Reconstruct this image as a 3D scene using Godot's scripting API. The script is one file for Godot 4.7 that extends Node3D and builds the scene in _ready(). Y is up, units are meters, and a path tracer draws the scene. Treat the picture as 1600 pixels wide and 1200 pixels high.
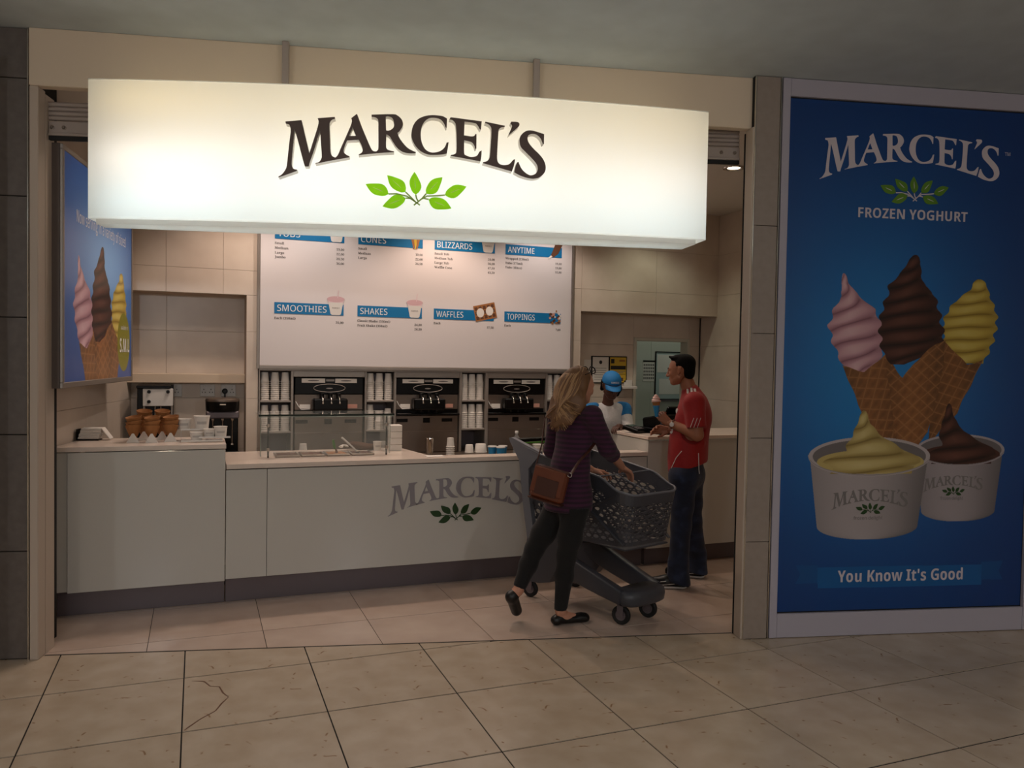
extends Node3D
# A frozen-yoghurt kiosk in a mall. World axes follow the floor tiles: x along the counter, z towards the mall, y up.

# ---------- mesh builder ----------
class MB:
	var v := PackedVector3Array()
	var n := PackedVector3Array()
	var t := PackedVector2Array()
	var xf := Transform3D()
	var uvo := Vector2.ZERO
	var uvk := 1.0

	func pt(p: Vector3, nn: Vector3, uv: Vector2) -> void:
		v.append(xf * p)
		n.append((xf.basis * nn).normalized())
		t.append(uv * uvk + uvo)

	func flat(p: Vector3, nn: Vector3) -> Vector2:
		var a := nn.abs()
		if a.y >= a.x and a.y >= a.z:
			return Vector2(p.x, p.z)
		if a.x >= a.z:
			return Vector2(p.z, -p.y)
		return Vector2(p.x, -p.y)

	func tri(a: Vector3, b: Vector3, c: Vector3) -> void:  # counter-clockwise seen from outside
		var nn := (b - a).cross(c - a).normalized()
		pt(a, nn, flat(a, nn)); pt(c, nn, flat(c, nn)); pt(b, nn, flat(b, nn))

	func quad(a: Vector3, b: Vector3, c: Vector3, d: Vector3) -> void:
		tri(a, b, c); tri(a, c, d)

	func stri(a: Vector3, b: Vector3, c: Vector3, na: Vector3, nb: Vector3, nc: Vector3, ua := Vector2.ZERO, ub := Vector2.ZERO, uc := Vector2.ZERO) -> void:
		pt(a, na, ua); pt(c, nc, uc); pt(b, nb, ub)

	func box(c: Vector3, s: Vector3, b := 0.003) -> void:
		var h := s / 2.0
		b = minf(b, minf(h.x, minf(h.y, h.z)) * 0.9)
		var i := h - Vector3(b, b, b)
		for k in 3:  # faces
			var u := (k + 1) % 3
			var w := (k + 2) % 3
			for sg in [-1.0, 1.0]:
				var q := []
				for e in [[-1, -1], [1, -1], [1, 1], [-1, 1]]:
					var p := Vector3.ZERO
					p[k] = h[k] * sg
					p[u] = i[u] * e[0] * sg
					p[w] = i[w] * e[1]
					q.append(c + p)
				quad(q[0], q[1], q[2], q[3])
		if b <= 0.0:
			return
		for k in 3:  # edges along axis k
			var u := (k + 1) % 3
			var w := (k + 2) % 3
			for su in [-1.0, 1.0]:
				for sw in [-1.0, 1.0]:
					var a := Vector3.ZERO
					var d := Vector3.ZERO
					a[u] = h[u] * su; a[w] = i[w] * sw
					d[u] = i[u] * su; d[w] = h[w] * sw
					var e := Vector3.ZERO
					e[k] = i[k]
					if su * sw > 0:
						quad(c + a - e, c + d - e, c + d + e, c + a + e)
					else:
						quad(c + d - e, c + a - e, c + a + e, c + d + e)
		for sx in [-1.0, 1.0]:
			for sy in [-1.0, 1.0]:
				for sz in [-1.0, 1.0]:
					var a := c + Vector3(h.x * sx, i.y * sy, i.z * sz)
					var d := c + Vector3(i.x * sx, h.y * sy, i.z * sz)
					var e := c + Vector3(i.x * sx, i.y * sy, h.z * sz)
					if sx * sy * sz > 0:
						tri(a, d, e)
					else:
						tri(a, e, d)

	func bx(x0: float, x1: float, y0: float, y1: float, z0: float, z1: float, b := 0.003) -> void:
		box(Vector3((x0 + x1) / 2, (y0 + y1) / 2, (z0 + z1) / 2), Vector3(absf(x1 - x0), absf(y1 - y0), absf(z1 - z0)), b)

	# profile of (radius, height) turned round the y axis at o; corners sharper than 40 degrees stay sharp
	func lathe(pr: Array, seg := 20, o := Vector3.ZERO, squash := Vector2.ONE) -> void:
		var m := pr.size()
		for i in m - 1:
			var p0: Vector2 = pr[i]
			var p1: Vector2 = pr[i + 1]
			if p0.is_equal_approx(p1):
				continue
			var d := (p1 - p0).normalized()
			var d0 := d
			var d1 := d
			if i > 0:
				var e: Vector2 = (p0 - pr[i - 1]).normalized()
				if e.dot(d) > 0.76:
					d0 = (d + e).normalized()
			if i < m - 2:
				var e: Vector2 = (pr[i + 2] - p1).normalized()
				if e.dot(d) > 0.76:
					d1 = (d + e).normalized()
			for k in seg:
				var a0 := TAU * k / seg
				var a1 := TAU * (k + 1) / seg
				var q := []
				var nn := []
				for e in [[p0, a0, d0], [p1, a0, d1], [p1, a1, d1], [p0, a1, d0]]:
					var cs := Vector2(cos(e[1]), sin(e[1]))
					q.append(o + Vector3(e[0].x * cs.x * squash.x, e[0].y, e[0].x * cs.y * squash.y))
					nn.append(Vector3(e[2].y * cs.x, -e[2].x, e[2].y * cs.y))
				var u0 := Vector2(float(k) / seg, p0.y)
				var u1 := Vector2(float(k + 1) / seg, p1.y)
				if p1.x > 1e-6:
					stri(q[0], q[1], q[2], nn[0], nn[1], nn[2], u0, Vector2(u0.x, u1.y), u1)
				if p0.x > 1e-6:
					stri(q[0], q[2], q[3], nn[0], nn[2], nn[3], u0, u1, Vector2(u1.x, u0.y))

	func tube(ps: Array, r, seg := 8, caps := true, flat_k := 1.0) -> void:
		var m := ps.size()
		var rings := []
		var nor := []
		var side := Vector3.ZERO
		for i in m:
			var d: Vector3 = (ps[mini(i + 1, m - 1)] - ps[maxi(i - 1, 0)]).normalized()
			if side == Vector3.ZERO:
				side = d.cross(Vector3.UP if absf(d.y) < 0.9 else Vector3.RIGHT).normalized()
			side = (side - d * d.dot(side)).normalized()
			var up := d.cross(side)
			var rr: float = r[i] if r is Array else r
			var a := []
			var b := []
			for k in seg:
				var w := TAU * k / seg
				a.append(ps[i] + side * cos(w) * rr + up * sin(w) * rr * flat_k)
				b.append((side * cos(w) * flat_k + up * sin(w)).normalized())
			rings.append(a)
			nor.append(b)
		for i in m - 1:
			for k in seg:
				var l := (k + 1) % seg
				stri(rings[i][k], rings[i][l], rings[i + 1][l], nor[i][k], nor[i][l], nor[i + 1][l])
				stri(rings[i][k], rings[i + 1][l], rings[i + 1][k], nor[i][k], nor[i + 1][l], nor[i + 1][k])
		if caps:
			for k in seg:
				var l := (k + 1) % seg
				tri(ps[0], rings[0][l], rings[0][k])
				tri(ps[m - 1], rings[m - 1][k], rings[m - 1][l])

	# polygon in the xy plane, front at z1, back at z0; where() may bend it
	func extrude(poly: PackedVector2Array, z0: float, z1: float, sides := true, front := true, back := true) -> void:
		var cw := Geometry2D.is_polygon_clockwise(poly)
		var idx := Geometry2D.triangulate_polygon(poly)
		for i in range(0, idx.size(), 3):
			var a := poly[idx[i]]
			var b := poly[idx[i + 1]]
			var c := poly[idx[i + 2]]
			if (b - a).cross(c - a) < 0:
				var s := b
				b = c
				c = s
			if front:
				tri(Vector3(a.x, a.y, z1), Vector3(b.x, b.y, z1), Vector3(c.x, c.y, z1))
			if back:
				tri(Vector3(a.x, a.y, z0), Vector3(c.x, c.y, z0), Vector3(b.x, b.y, z0))
		if sides:
			var area := 0.0
			for i in poly.size():
				area += poly[i].cross(poly[(i + 1) % poly.size()])
			for i in poly.size():
				var a := poly[i]
				var b := poly[(i + 1) % poly.size()]
				if area < 0:
					var s := a
					a = b
					b = s
				quad(Vector3(a.x, a.y, z0), Vector3(b.x, b.y, z0), Vector3(b.x, b.y, z1), Vector3(a.x, a.y, z1))

	# grid of points [i][j], normals from differences; outward = d/di x d/dj
	func sheet(g: Array, close_j := false, flip := false) -> void:
		var ni := g.size()
		var nj: int = g[0].size()
		var nr := []
		for i in ni:
			var row := []
			for j in nj:
				var j0 := (j - 1 + nj) % nj if close_j else maxi(j - 1, 0)
				var j1 := (j + 1) % nj if close_j else mini(j + 1, nj - 1)
				var nn: Vector3 = (g[mini(i + 1, ni - 1)][j] - g[maxi(i - 1, 0)][j]).cross(g[i][j1] - g[i][j0])
				row.append(nn.normalized() * (-1.0 if flip else 1.0))
			nr.append(row)
		for i in ni - 1:
			for j in (nj if close_j else nj - 1):
				var k := (j + 1) % nj
				var u := [Vector2(float(j) / nj, float(i) / ni), Vector2(float(j + 1) / nj, float(i) / ni), Vector2(float(j + 1) / nj, float(i + 1) / ni), Vector2(float(j) / nj, float(i + 1) / ni)]
				if flip:
					stri(g[i][j], g[i][k], g[i + 1][k], nr[i][j], nr[i][k], nr[i + 1][k], u[0], u[1], u[2])
					stri(g[i][j], g[i + 1][k], g[i + 1][j], nr[i][j], nr[i + 1][k], nr[i + 1][j], u[0], u[2], u[3])
				else:
					stri(g[i][j], g[i + 1][k], g[i][k], nr[i][j], nr[i + 1][k], nr[i][k], u[0], u[2], u[1])
					stri(g[i][j], g[i + 1][j], g[i + 1][k], nr[i][j], nr[i + 1][j], nr[i + 1][k], u[0], u[3], u[2])

	func ball(c: Vector3, r: Vector3, seg := 12, rows := 8) -> void:
		var g := []
		for i in rows + 1:
			var row := []
			var a := PI * i / rows
			for j in seg:
				var b := TAU * j / seg
				row.append(c + Vector3(sin(a) * cos(b) * r.x, cos(a) * r.y, sin(a) * sin(b) * r.z))
			g.append(row)
		sheet(g, true, true)

	func text(s: String, font: Font, height: float, width := 0.0, depth := 0.001, align := HORIZONTAL_ALIGNMENT_LEFT) -> void:  # baseline at the origin
		var tm := TextMesh.new()
		tm.text = s
		tm.font = font
		tm.font_size = 64
		tm.pixel_size = 0.01
		tm.depth = 0.0
		tm.curve_step = 2.0
		tm.horizontal_alignment = HORIZONTAL_ALIGNMENT_LEFT
		tm.vertical_alignment = VERTICAL_ALIGNMENT_BOTTOM
		var arr := tm.get_mesh_arrays()
		var vs: PackedVector3Array = arr[Mesh.ARRAY_VERTEX]
		var ix: PackedInt32Array = arr[Mesh.ARRAY_INDEX]
		if vs.is_empty():
			return
		var lo := vs[0]
		var hi := vs[0]
		for p in vs:
			lo = lo.min(p)
			hi = hi.max(p)
		var cap := 0.64 * 0.714   # cap height of the face at this size
		var base := -font.get_descent(64) * 0.01
		base = lo.y if not ("g" in s or "y" in s or "p" in s or "," in s or "(" in s or "j" in s) else lo.y + 0.64 * 0.21
		var ky := height / cap
		var kx := ky if width <= 0.0 else width / (hi.x - lo.x)
		var off := lo.x
		if align == HORIZONTAL_ALIGNMENT_CENTER:
			off = (lo.x + hi.x) / 2
		elif align == HORIZONTAL_ALIGNMENT_RIGHT:
			off = hi.x
		var count := ix.size() if ix.size() else vs.size()
		for i in range(0, count, 3):
			var q := []
			for k in 3:
				var p := vs[ix[i + k] if ix.size() else i + k]
				q.append(Vector3((p.x - off) * kx, (p.y - base) * ky, depth))
			if (q[1] - q[0]).cross(q[2] - q[0]).z < 0:
				tri(q[0], q[2], q[1])
			else:
				tri(q[0], q[1], q[2])

	func mesh() -> ArrayMesh:
		var m := ArrayMesh.new()
		if v.is_empty():
			return m
		var a := []
		a.resize(Mesh.ARRAY_MAX)
		a[Mesh.ARRAY_VERTEX] = v
		a[Mesh.ARRAY_NORMAL] = n
		a[Mesh.ARRAY_TEX_UV] = t
		m.add_surface_from_arrays(Mesh.PRIMITIVE_TRIANGLES, a)
		return m

# ---------- scene helpers ----------
var M := {}
var used := {}
var rng := RandomNumberGenerator.new()
var sans: Font
var sansb: Font
var serif: Font
const TILT := 0.232954   # the shop front stands at this angle to the tile grid
var FX := Vector3(cos(TILT), 0, sin(TILT))
var FN := Vector3(-sin(TILT), 0, cos(TILT))
var front := Transform3D(Basis(FX, Vector3.UP, FN), Vector3.ZERO)

func FP(u: float, y: float, d: float) -> Vector3:
	return FX * u + Vector3.UP * y + FN * d

func numbered(s: String) -> String:
	var k: int = used.get(s, 0)
	used[s] = k + 1
	return s if k == 0 else "%s_%03d" % [s, k]

func tag(o: Node, label: String, category: String, group := "") -> void:
	o.set_meta("label", label)
	o.set_meta("category", category)
	if group:
		o.set_meta("group", group)

func thing(called: String, label: String, category: String, xf := Transform3D(), group := "") -> Node3D:
	var o := Node3D.new()
	o.name = numbered(called)
	o.transform = xf
	tag(o, label, category, group)
	add_child(o)
	return o

func part(p: Node, called: String, shape, m: Material, label := "", at := Vector3.ZERO) -> MeshInstance3D:
	var o := MeshInstance3D.new()
	o.name = called
	o.mesh = shape.mesh() if shape is MB else shape
	o.material_override = m
	o.position = at
	if label:
		o.set_meta("label", label)
	p.add_child(o, true)
	return o

func single(called: String, label: String, category: String, shape, m: Material, xf := Transform3D(), group := "") -> MeshInstance3D:
	var o := MeshInstance3D.new()
	o.name = numbered(called)
	o.mesh = shape.mesh() if shape is MB else shape
	o.material_override = m
	o.transform = xf
	tag(o, label, category, group)
	add_child(o)
	return o

func struct(called: String, shape, m: Material, xf := Transform3D(), label := "") -> MeshInstance3D:
	var o := MeshInstance3D.new()
	o.name = numbered(called)
	o.mesh = shape.mesh() if shape is MB else shape
	o.material_override = m
	o.transform = xf
	o.set_meta("kind", "structure")
	o.set_meta("label", label if label else called.replace("_", " ") + " of the shop")
	add_child(o)
	return o

func copy(o: Node3D, xf: Transform3D, label := "", group := "") -> Node3D:
	var c: Node3D = o.duplicate()
	c.name = numbered(str(o.get_meta("stem")) if o.has_meta("stem") else str(o.name).rstrip("0123456789").rstrip("_"))
	c.transform = xf
	if label:
		c.set_meta("label", label)
	if group:
		c.set_meta("group", group)
	add_child(c)
	return c

func at(x: float, y: float, z: float, turn := 0.0) -> Transform3D:
	return Transform3D(Basis(Vector3.UP, turn), Vector3(x, y, z))

func paint(called: String, c: Color, rough := 0.6, metal := 0.0, spec := 0.5) -> StandardMaterial3D:
	var m := StandardMaterial3D.new()
	m.resource_name = called
	m.albedo_color = c
	m.roughness = rough
	m.metallic = metal
	m.metallic_specular = spec
	M[called] = m
	return m

func noise_tex(freq: float, ramp: Array, size := 512, octaves := 4, kind := FastNoiseLite.TYPE_SIMPLEX_SMOOTH, sd := 1, stretch := 1.0) -> ImageTexture:
	var f := FastNoiseLite.new()
	f.noise_type = kind
	f.frequency = freq
	f.seed = sd
	f.fractal_octaves = octaves
	var im: Image = f.get_seamless_image(size, size)
	var lut := []
	for i in 256:
		var x := i / 255.0
		var c: Color = ramp[ramp.size() - 1][1]
		for k in ramp.size() - 1:
			if x <= ramp[k + 1][0]:
				c = ramp[k][1].lerp(ramp[k + 1][1], clampf((x - ramp[k][0]) / maxf(ramp[k + 1][0] - ramp[k][0], 1e-4), 0, 1))
				break
		lut.append(c)
	im.convert(Image.FORMAT_RGB8)
	for y in size:
		for x in size:
			im.set_pixel(x, y, lut[int(im.get_pixel(x, y).r * 255.0)])
	return ImageTexture.create_from_image(im)

func tri_tex(m: StandardMaterial3D, tex: Texture2D, scale: float, world := false) -> void:
	m.albedo_texture = tex
	m.uv1_triplanar = true
	m.uv1_world_triplanar = world
	m.uv1_scale = Vector3.ONE * scale

func smooth_poly(pts: PackedVector2Array) -> PackedVector2Array:  # rounds where the outline bends gently, keeps sharp corners
	var n := pts.size()
	var sharp := []
	for i in n:
		var a := (pts[i] - pts[(i - 1 + n) % n]).normalized()
		var b := (pts[(i + 1) % n] - pts[i]).normalized()
		sharp.append(a.dot(b) < 0.64)
	var out := PackedVector2Array()
	for i in n:
		var j := (i + 1) % n
		out.append(pts[i])
		var p0 := pts[i] if sharp[i] else pts[(i - 1 + n) % n]
		var p3 := pts[j] if sharp[j] else pts[(j + 1) % n]
		if sharp[i] and sharp[j]:
			continue
		if sharp[i]:
			p0 = pts[i] * 2 - pts[j]
		if sharp[j]:
			p3 = pts[j] * 2 - pts[i]
		for k in [0.33, 0.67]:
			out.append(pts[i].cubic_interpolate(pts[j], p0, p3, k))
	return out

# ---------- the shop's lettering and sprig ----------
const GLYPH := {
"M": [-677,152,-591,162,-588,153,-575,97,-547,-16,-521,69,-499,148,-504,176,-412,187,-410,177,-425,171,-437,157,-440,136,-436,53,-433,-4,-425,-25,-407,-35,-402,-45,-514,-72,-512,-68,-494,-61,-482,-43,-480,-22,-485,40,-490,107,-492,110,-496,96,-520,7,-543,-62,-549,-88,-570,-89,-581,-54,-607,43,-622,94,-627,111,-630,99,-633,42,-641,-62,-639,-93,-629,-104,-612,-107,-614,-115,-711,-153,-712,-148,-692,-134,-675,-110,-667,-84,-660,-11,-653,56,-648,98,-650,119,-656,136,-675,140],
"A": [-323,184,-294,208,-288,199,-264,136,-237,74,-216,28,-203,11,-185,8,-184,-2,-281,-16,-279,-12,-263,0,-259,15,-267,41,-282,68,-344,61,-356,31,-362,5,-358,-8,-343,-19,-330,-24,-331,-30,-417,-49,-416,-40,-402,-30,-391,-15,-377,20,-352,78,-326,142,-319,169],
"A_hole": [-315,135,-295,89,-334,86],
"R": [-213,208,-98,216,-72,210,-51,193,-41,169,-45,148,-60,124,-71,115,-60,89,-38,59,-12,34,15,20,31,15,31,8,-1,6,-38,11,-70,31,-96,66,-112,92,-129,104,-132,98,-132,38,-126,23,-111,17,-88,13,-89,8,-192,-2,-191,4,-179,14,-174,30,-175,120,-176,172,-181,187,-195,195,-213,196],
"R_hole": [-136,201,-122,203,-100,195,-90,169,-92,145,-108,129,-126,124,-133,127],
"C": [201,207,200,157,195,156,184,180,165,200,138,207,106,205,80,187,62,154,57,112,63,70,82,34,111,17,146,19,173,31,191,50,201,75,212,77,207,40,202,14,178,8,141,4,98,4,56,22,23,57,7,93,6,119,14,157,37,192,74,213,117,222,164,221,183,217],
"E": [221,216,395,203,391,157,385,157,377,172,364,188,342,193,299,196,297,120,338,116,354,120,360,131,367,130,367,49,360,49,355,67,338,85,298,93,299,24,307,11,329,3,350,3,372,12,385,34,397,41,396,8,391,-20,224,3,225,8,245,13,256,27,256,91,251,170,242,191,229,201,214,203],
"L": [415,202,526,186,525,180,508,176,494,166,490,147,486,61,485,2,491,-20,508,-32,536,-33,557,-24,576,-2,587,2,582,-31,570,-67,405,-29,406,-23,426,-17,440,-1,445,26,449,102,450,160,442,181,426,191,413,195],
"apostrophe": [562,211,597,211,608,204,607,191,592,174,549,135,548,139,565,178,566,191,556,201],
"S": [751,153,751,97,744,96,734,123,714,143,689,151,664,143,656,124,665,97,693,66,727,36,752,5,764,-33,756,-65,729,-91,696,-101,658,-98,619,-88,583,-71,596,-20,607,-11,612,-24,626,-50,652,-73,679,-83,707,-71,718,-46,711,-19,683,12,644,48,619,73,610,110,618,138,642,161,669,169,702,165,730,158]}
const LEAVES := [[-116,-212,-243,-162], [-22,-197,-125,-108], [35,-210,26,-83], [93,-202,183,-106], [198,-205,319,-152], [-21,-231,-149,-282], [107,-233,236,-279]]
const STEMS := [[-116,-212,-72,-209,-14,-220,34,-250,59,-267], [-22,-197,2,-219,34,-250], [35,-210,40,-231,48,-244], [93,-202,71,-229,45,-252,25,-269], [198,-205,156,-211,98,-215,71,-232], [-21,-231,8,-232], [107,-233,82,-229]]

func outline(a: Array, k: float) -> PackedVector2Array:
	var p := PackedVector2Array()
	for i in range(0, a.size(), 2):
		p.append(Vector2(a[i], a[i + 1]) * k)
	return p

func letter_shape(ch: String, k: float) -> PackedVector2Array:
	var p := smooth_poly(outline(GLYPH[ch], k))
	if GLYPH.has(ch + "_hole"):   # joined to the outline by a slit
		var h := outline(GLYPH[ch + "_hole"], k)
		if h.size() > 3:
			h = smooth_poly(h)
		if Geometry2D.is_polygon_clockwise(h) == Geometry2D.is_polygon_clockwise(p):
			h.reverse()
		var best := [0, 0, 1e9]
		for i in p.size():
			for j in h.size():
				var d := p[i].distance_squared_to(h[j])
				if d < best[2]:
					best = [i, j, d]
		var out := PackedVector2Array()
		for i in best[0] + 1:
			out.append(p[i])
		for j in h.size() + 1:
			out.append(h[(best[1] + j) % h.size()])
		for i in range(best[0], p.size()):
			out.append(p[i])
		out[best[0] + h.size() + 2] += Vector2(1e-4, 1e-4) * k * 100.0
		p = out
	return p

func leaf_shape(q: Array, k: float, wide := 0.25) -> PackedVector2Array:
	var b := Vector2(q[0], q[1]) * k
	var t := Vector2(q[2], q[3]) * k
	var d := t - b
	var s := d.orthogonal() * wide
	var p := PackedVector2Array()
	for i in 11:
		var x := i / 10.0
		p.append(b + d * x + s * pow(sin(PI * pow(x, 0.8)), 0.9) * (1.0 + 0.12 * sin(TAU * x)))
	for i in range(9, 0, -1):
		var x := i / 10.0
		p.append(b + d * x - s * pow(sin(PI * pow(x, 0.8)), 0.9) * (1.0 - 0.12 * sin(TAU * x)))
	return p

# logo as children of node o (its local xy plane), k metres per unit; letters stand from z0 to z1
func logo(o: Node3D, k: float, z0: float, z1: float, ink: Material, green: Material, stem: Material, bend: Callable, rib: Material = null, side: Material = null, mid := Vector2.ZERO) -> void:
	for ch in ["M", "A", "R", "C", "E", "L", "apostrophe", "S"]:
		var mb := MB.new()
		mb.extrude(letter_shape(ch, k), z0, z1, side == null, true, false)
		bent(mb, bend)
		var p := part(o, "letter", mb, ink)
		if side:
			var sb := MB.new()
			sb.extrude(letter_shape(ch, k), z0, z1, true, false, false)
			bent(sb, bend)
			part(p, "letter_edge", sb, side)
	var st := MB.new()
	for s in STEMS:
		var c := Curve2D.new()
		for i in range(0, s.size(), 2):
			c.add_point((Vector2(s[i], s[i + 1]) + mid) * k)
		var pts := outline(s, k)
		for i in pts.size():
			pts[i] += mid * k
		var l := PackedVector2Array()
		for i in pts.size():
			var d := (pts[mini(i + 1, pts.size() - 1)] - pts[maxi(i - 1, 0)]).normalized().orthogonal() * 4.0 * k
			l.append(pts[i] + d)
		for i in range(pts.size() - 1, -1, -1):
			var d := (pts[mini(i + 1, pts.size() - 1)] - pts[maxi(i - 1, 0)]).normalized().orthogonal() * 4.0 * k
			l.append(pts[i] - d)
		st.extrude(l, z0, z0 + 0.0012, false, true, false)
	bent(st, bend)
	part(o, "stem", st, stem)
	for q in LEAVES:
		var lq := [q[0] + mid.x, q[1] + mid.y, q[2] + mid.x, q[3] + mid.y]
		var lb := MB.new()
		lb.extrude(leaf_shape(lq, k), z0, z0 + 0.002, true, true, false)
		bent(lb, bend)
		var lf := part(o, "leaf", lb, green)
		if rib:
			var b := Vector2(lq[0], lq[1])
			var d := Vector2(lq[2], lq[3]) - b
			var r2 := b + d * 0.25
			var r3 := b + d * 0.72
			var rb := MB.new()
			rb.extrude(leaf_shape([r2.x, r2.y, r3.x, r3.y], k, 0.045), z0, z0 + 0.0032, false, true, false)
			bent(rb, bend)
			part(lf, "leaf_rib", rb, rib)

func bent(mb: MB, f: Callable) -> void:
	if f.is_valid():
		for i in mb.v.size():
			mb.v[i] = f.call(mb.v[i])

func flatly(p: Vector3) -> Vector3:
	return p

func line_text(o: Node3D, called: String, s: String, font: Font, h: float, x: float, y: float, z: float, m: Material, w := 0.0, align := HORIZONTAL_ALIGNMENT_LEFT) -> void:
	var mb := MB.new()
	mb.text(s, font, h, w, 0.0, align)
	part(o, called, mb, m, "", Vector3(x, y, z))

func _ready() -> void:
	# camera
	var cam := Camera3D.new()
	cam.name = "camera"
	var yaw := deg_to_rad(21.4567)
	var pitch := deg_to_rad(1.6979)
	var roll := deg_to_rad(0.9758)
	var fwd := Vector3(sin(yaw) * cos(pitch), -sin(pitch), -cos(yaw) * cos(pitch))
	var rgt := Vector3(cos(yaw), 0, sin(yaw))
	var upv := rgt.cross(fwd)
	cam.transform = Transform3D(Basis(rgt * cos(roll) + upv * sin(roll), upv * cos(roll) - rgt * sin(roll), -fwd), Vector3(0, 1.74, 0))
	cam.fov = 51.2576
	cam.near = 0.05
	cam.far = 60.0
	add_child(cam)
	cam.current = true
	# the air beyond the mall is dark; all light comes from the lamps
	var env := Environment.new()
	env.background_mode = Environment.BG_COLOR
	env.background_color = Color(0.05, 0.05, 0.055)
	env.tonemap_mode = Environment.TONE_MAPPER_LINEAR
	env.tonemap_exposure = 1.0
	env.sdfgi_enabled = true
	env.ssao_enabled = true
	env.ssil_enabled = true
	var we := WorldEnvironment.new()
	we.name = "surroundings"
	we.environment = env
	add_child(we)
	rng.seed = 7
	var f1 := SystemFont.new()
	f1.font_names = PackedStringArray(["Droid Sans"])
	sans = f1
	var f2 := SystemFont.new()
	f2.font_names = PackedStringArray(["Droid Sans"])
	f2.font_weight = 700
	sansb = f2
	var f3 := SystemFont.new()
	f3.font_names = PackedStringArray(["Droid Serif"])
	f3.font_weight = 700
	serif = f3
	materials()
	lamps()
	mall()
	shop_shell()
	sign_box()
	window_poster()
	wall_lightbox()
	counters()
	menu_board()
	back_fittings()
	counter_items()
	back_items()
	till_items()
	office_items()
	cart()
	people()

func materials() -> void:
	var stone := paint("mall_stone", Color.WHITE, 0.22)
	stone.albedo_texture = marble()
	var pale := paint("shop_stone", Color.WHITE, 0.2)
	pale.albedo_texture = noise_tex(0.006, [[0.0, Color(0.71, 0.625, 0.57)], [0.5, Color(0.745, 0.665, 0.61)], [1.0, Color(0.78, 0.705, 0.65)]], 256, 4, FastNoiseLite.TYPE_SIMPLEX_SMOOTH, 5)
	paint("box_side", Color(0.32, 0.27, 0.24), 0.5)
	paint("grout", Color(0.07, 0.055, 0.045), 0.9)
	paint("vein", Color(0.40, 0.25, 0.15), 0.3)
	tri_tex(paint("ceiling_paint", Color(0.74, 0.775, 0.79), 0.85), noise_tex(0.05, [[0.0, Color(0.95, 0.95, 0.95)], [1.0, Color(1, 1, 1)]], 128, 3), 0.6, true)
	paint("cream_paint", Color(0.84, 0.77, 0.68), 0.75)
	paint("shop_ceiling", Color(0.86, 0.84, 0.80), 0.85)
	var wt := paint("wall_tile", Color.WHITE, 0.26)
	tri_tex(wt, noise_tex(0.008, [[0.0, Color(0.80, 0.74, 0.68)], [1.0, Color(0.86, 0.81, 0.75)]], 256, 4, FastNoiseLite.TYPE_SIMPLEX_SMOOTH, 8), 0.9, true)
	paint("wall_joint", Color(0.72, 0.65, 0.58), 0.9)
	var ps := paint("pillar_stone", Color.WHITE, 0.45)
	tri_tex(ps, noise_tex(0.05, [[0.0, Color(0.35, 0.32, 0.30)], [0.5, Color(0.38, 0.35, 0.33)], [1.0, Color(0.41, 0.38, 0.36)]], 256, 5, FastNoiseLite.TYPE_SIMPLEX_SMOOTH, 12), 1.2, true)
	var pr := paint("pier_stone", Color.WHITE, 0.4)
	tri_tex(pr, noise_tex(0.05, [[0.0, Color(0.55, 0.50, 0.46)], [0.5, Color(0.57, 0.52, 0.48)], [1.0, Color(0.59, 0.54, 0.50)]], 256, 5, FastNoiseLite.TYPE_SIMPLEX_SMOOTH, 13), 1.2, true)
	paint("chrome", Color(0.85, 0.83, 0.80), 0.12, 1.0)
	paint("steel", Color(0.62, 0.58, 0.54), 0.32, 1.0)
	paint("brushed_steel", Color(0.50, 0.45, 0.41), 0.42, 0.85)
	paint("alu", Color(0.60, 0.57, 0.54), 0.45, 0.7)
	paint("jamb_paint", Color(0.72, 0.66, 0.60), 0.5)
	paint("window_frame", Color(0.66, 0.64, 0.68), 0.45)
	paint("shutter_paint", Color(0.62, 0.57, 0.54), 0.5)
	paint("black", Color(0.016, 0.015, 0.015), 0.3, 0.0, 0.35)
	paint("dark_gap", Color(0.03, 0.028, 0.026), 0.8)
	paint("black_rubber", Color(0.03, 0.03, 0.032), 0.7)
	paint("gloss_panel", Color(0.79, 0.78, 0.75), 0.12)
	paint("solid_top", Color(0.88, 0.82, 0.77), 0.22)
	paint("kick", Color(0.40, 0.365, 0.38), 0.3, 0.3)
	paint("white_plastic", Color(0.85, 0.84, 0.82), 0.35)
	paint("paper", Color(0.88, 0.86, 0.83), 0.75)
	paint("menu_white", Color(0.86, 0.84, 0.84), 0.35)
	paint("menu_blue", Color(0.02, 0.44, 0.66), 0.4)
	paint("menu_ink", Color(0.10, 0.09, 0.09), 0.7)
	paint("white_ink", Color(0.92, 0.92, 0.92), 0.5)
	paint("sign_ink", Color(0.38, 0.31, 0.28), 0.45)
	paint("letter_side", Color(0.90, 0.89, 0.87), 0.5)
	lit_film("sign_green", Color(0.60, 0.86, 0.02))
	lit_film("sign_stem", Color(0.46, 0.56, 0.24))
	lit_film("sign_rib", Color(0.95, 0.98, 0.75))
	paint("poster_white", Color(0.78, 0.74, 0.76), 0.5)
	paint("poster_green", Color(0.33, 0.50, 0.08), 0.5)
	paint("counter_grey", Color(0.55, 0.53, 0.55), 0.4)
	paint("counter_green", Color(0.10, 0.24, 0.07), 0.45)
	paint("counter_outline", Color(0.55, 0.50, 0.44), 0.4)
	paint("waffle", Color(0.61, 0.40, 0.21), 0.7)
	paint("waffle_dark", Color(0.36, 0.21, 0.11), 0.7)
	paint("blue_plastic", Color(0.16, 0.52, 0.72), 0.35)
	paint("green_plastic", Color(0.22, 0.48, 0.08), 0.35)
	paint("wood_trim", Color(0.72, 0.66, 0.60), 0.5)
	paint("office_wall", Color(0.76, 0.77, 0.73), 0.5)
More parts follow.
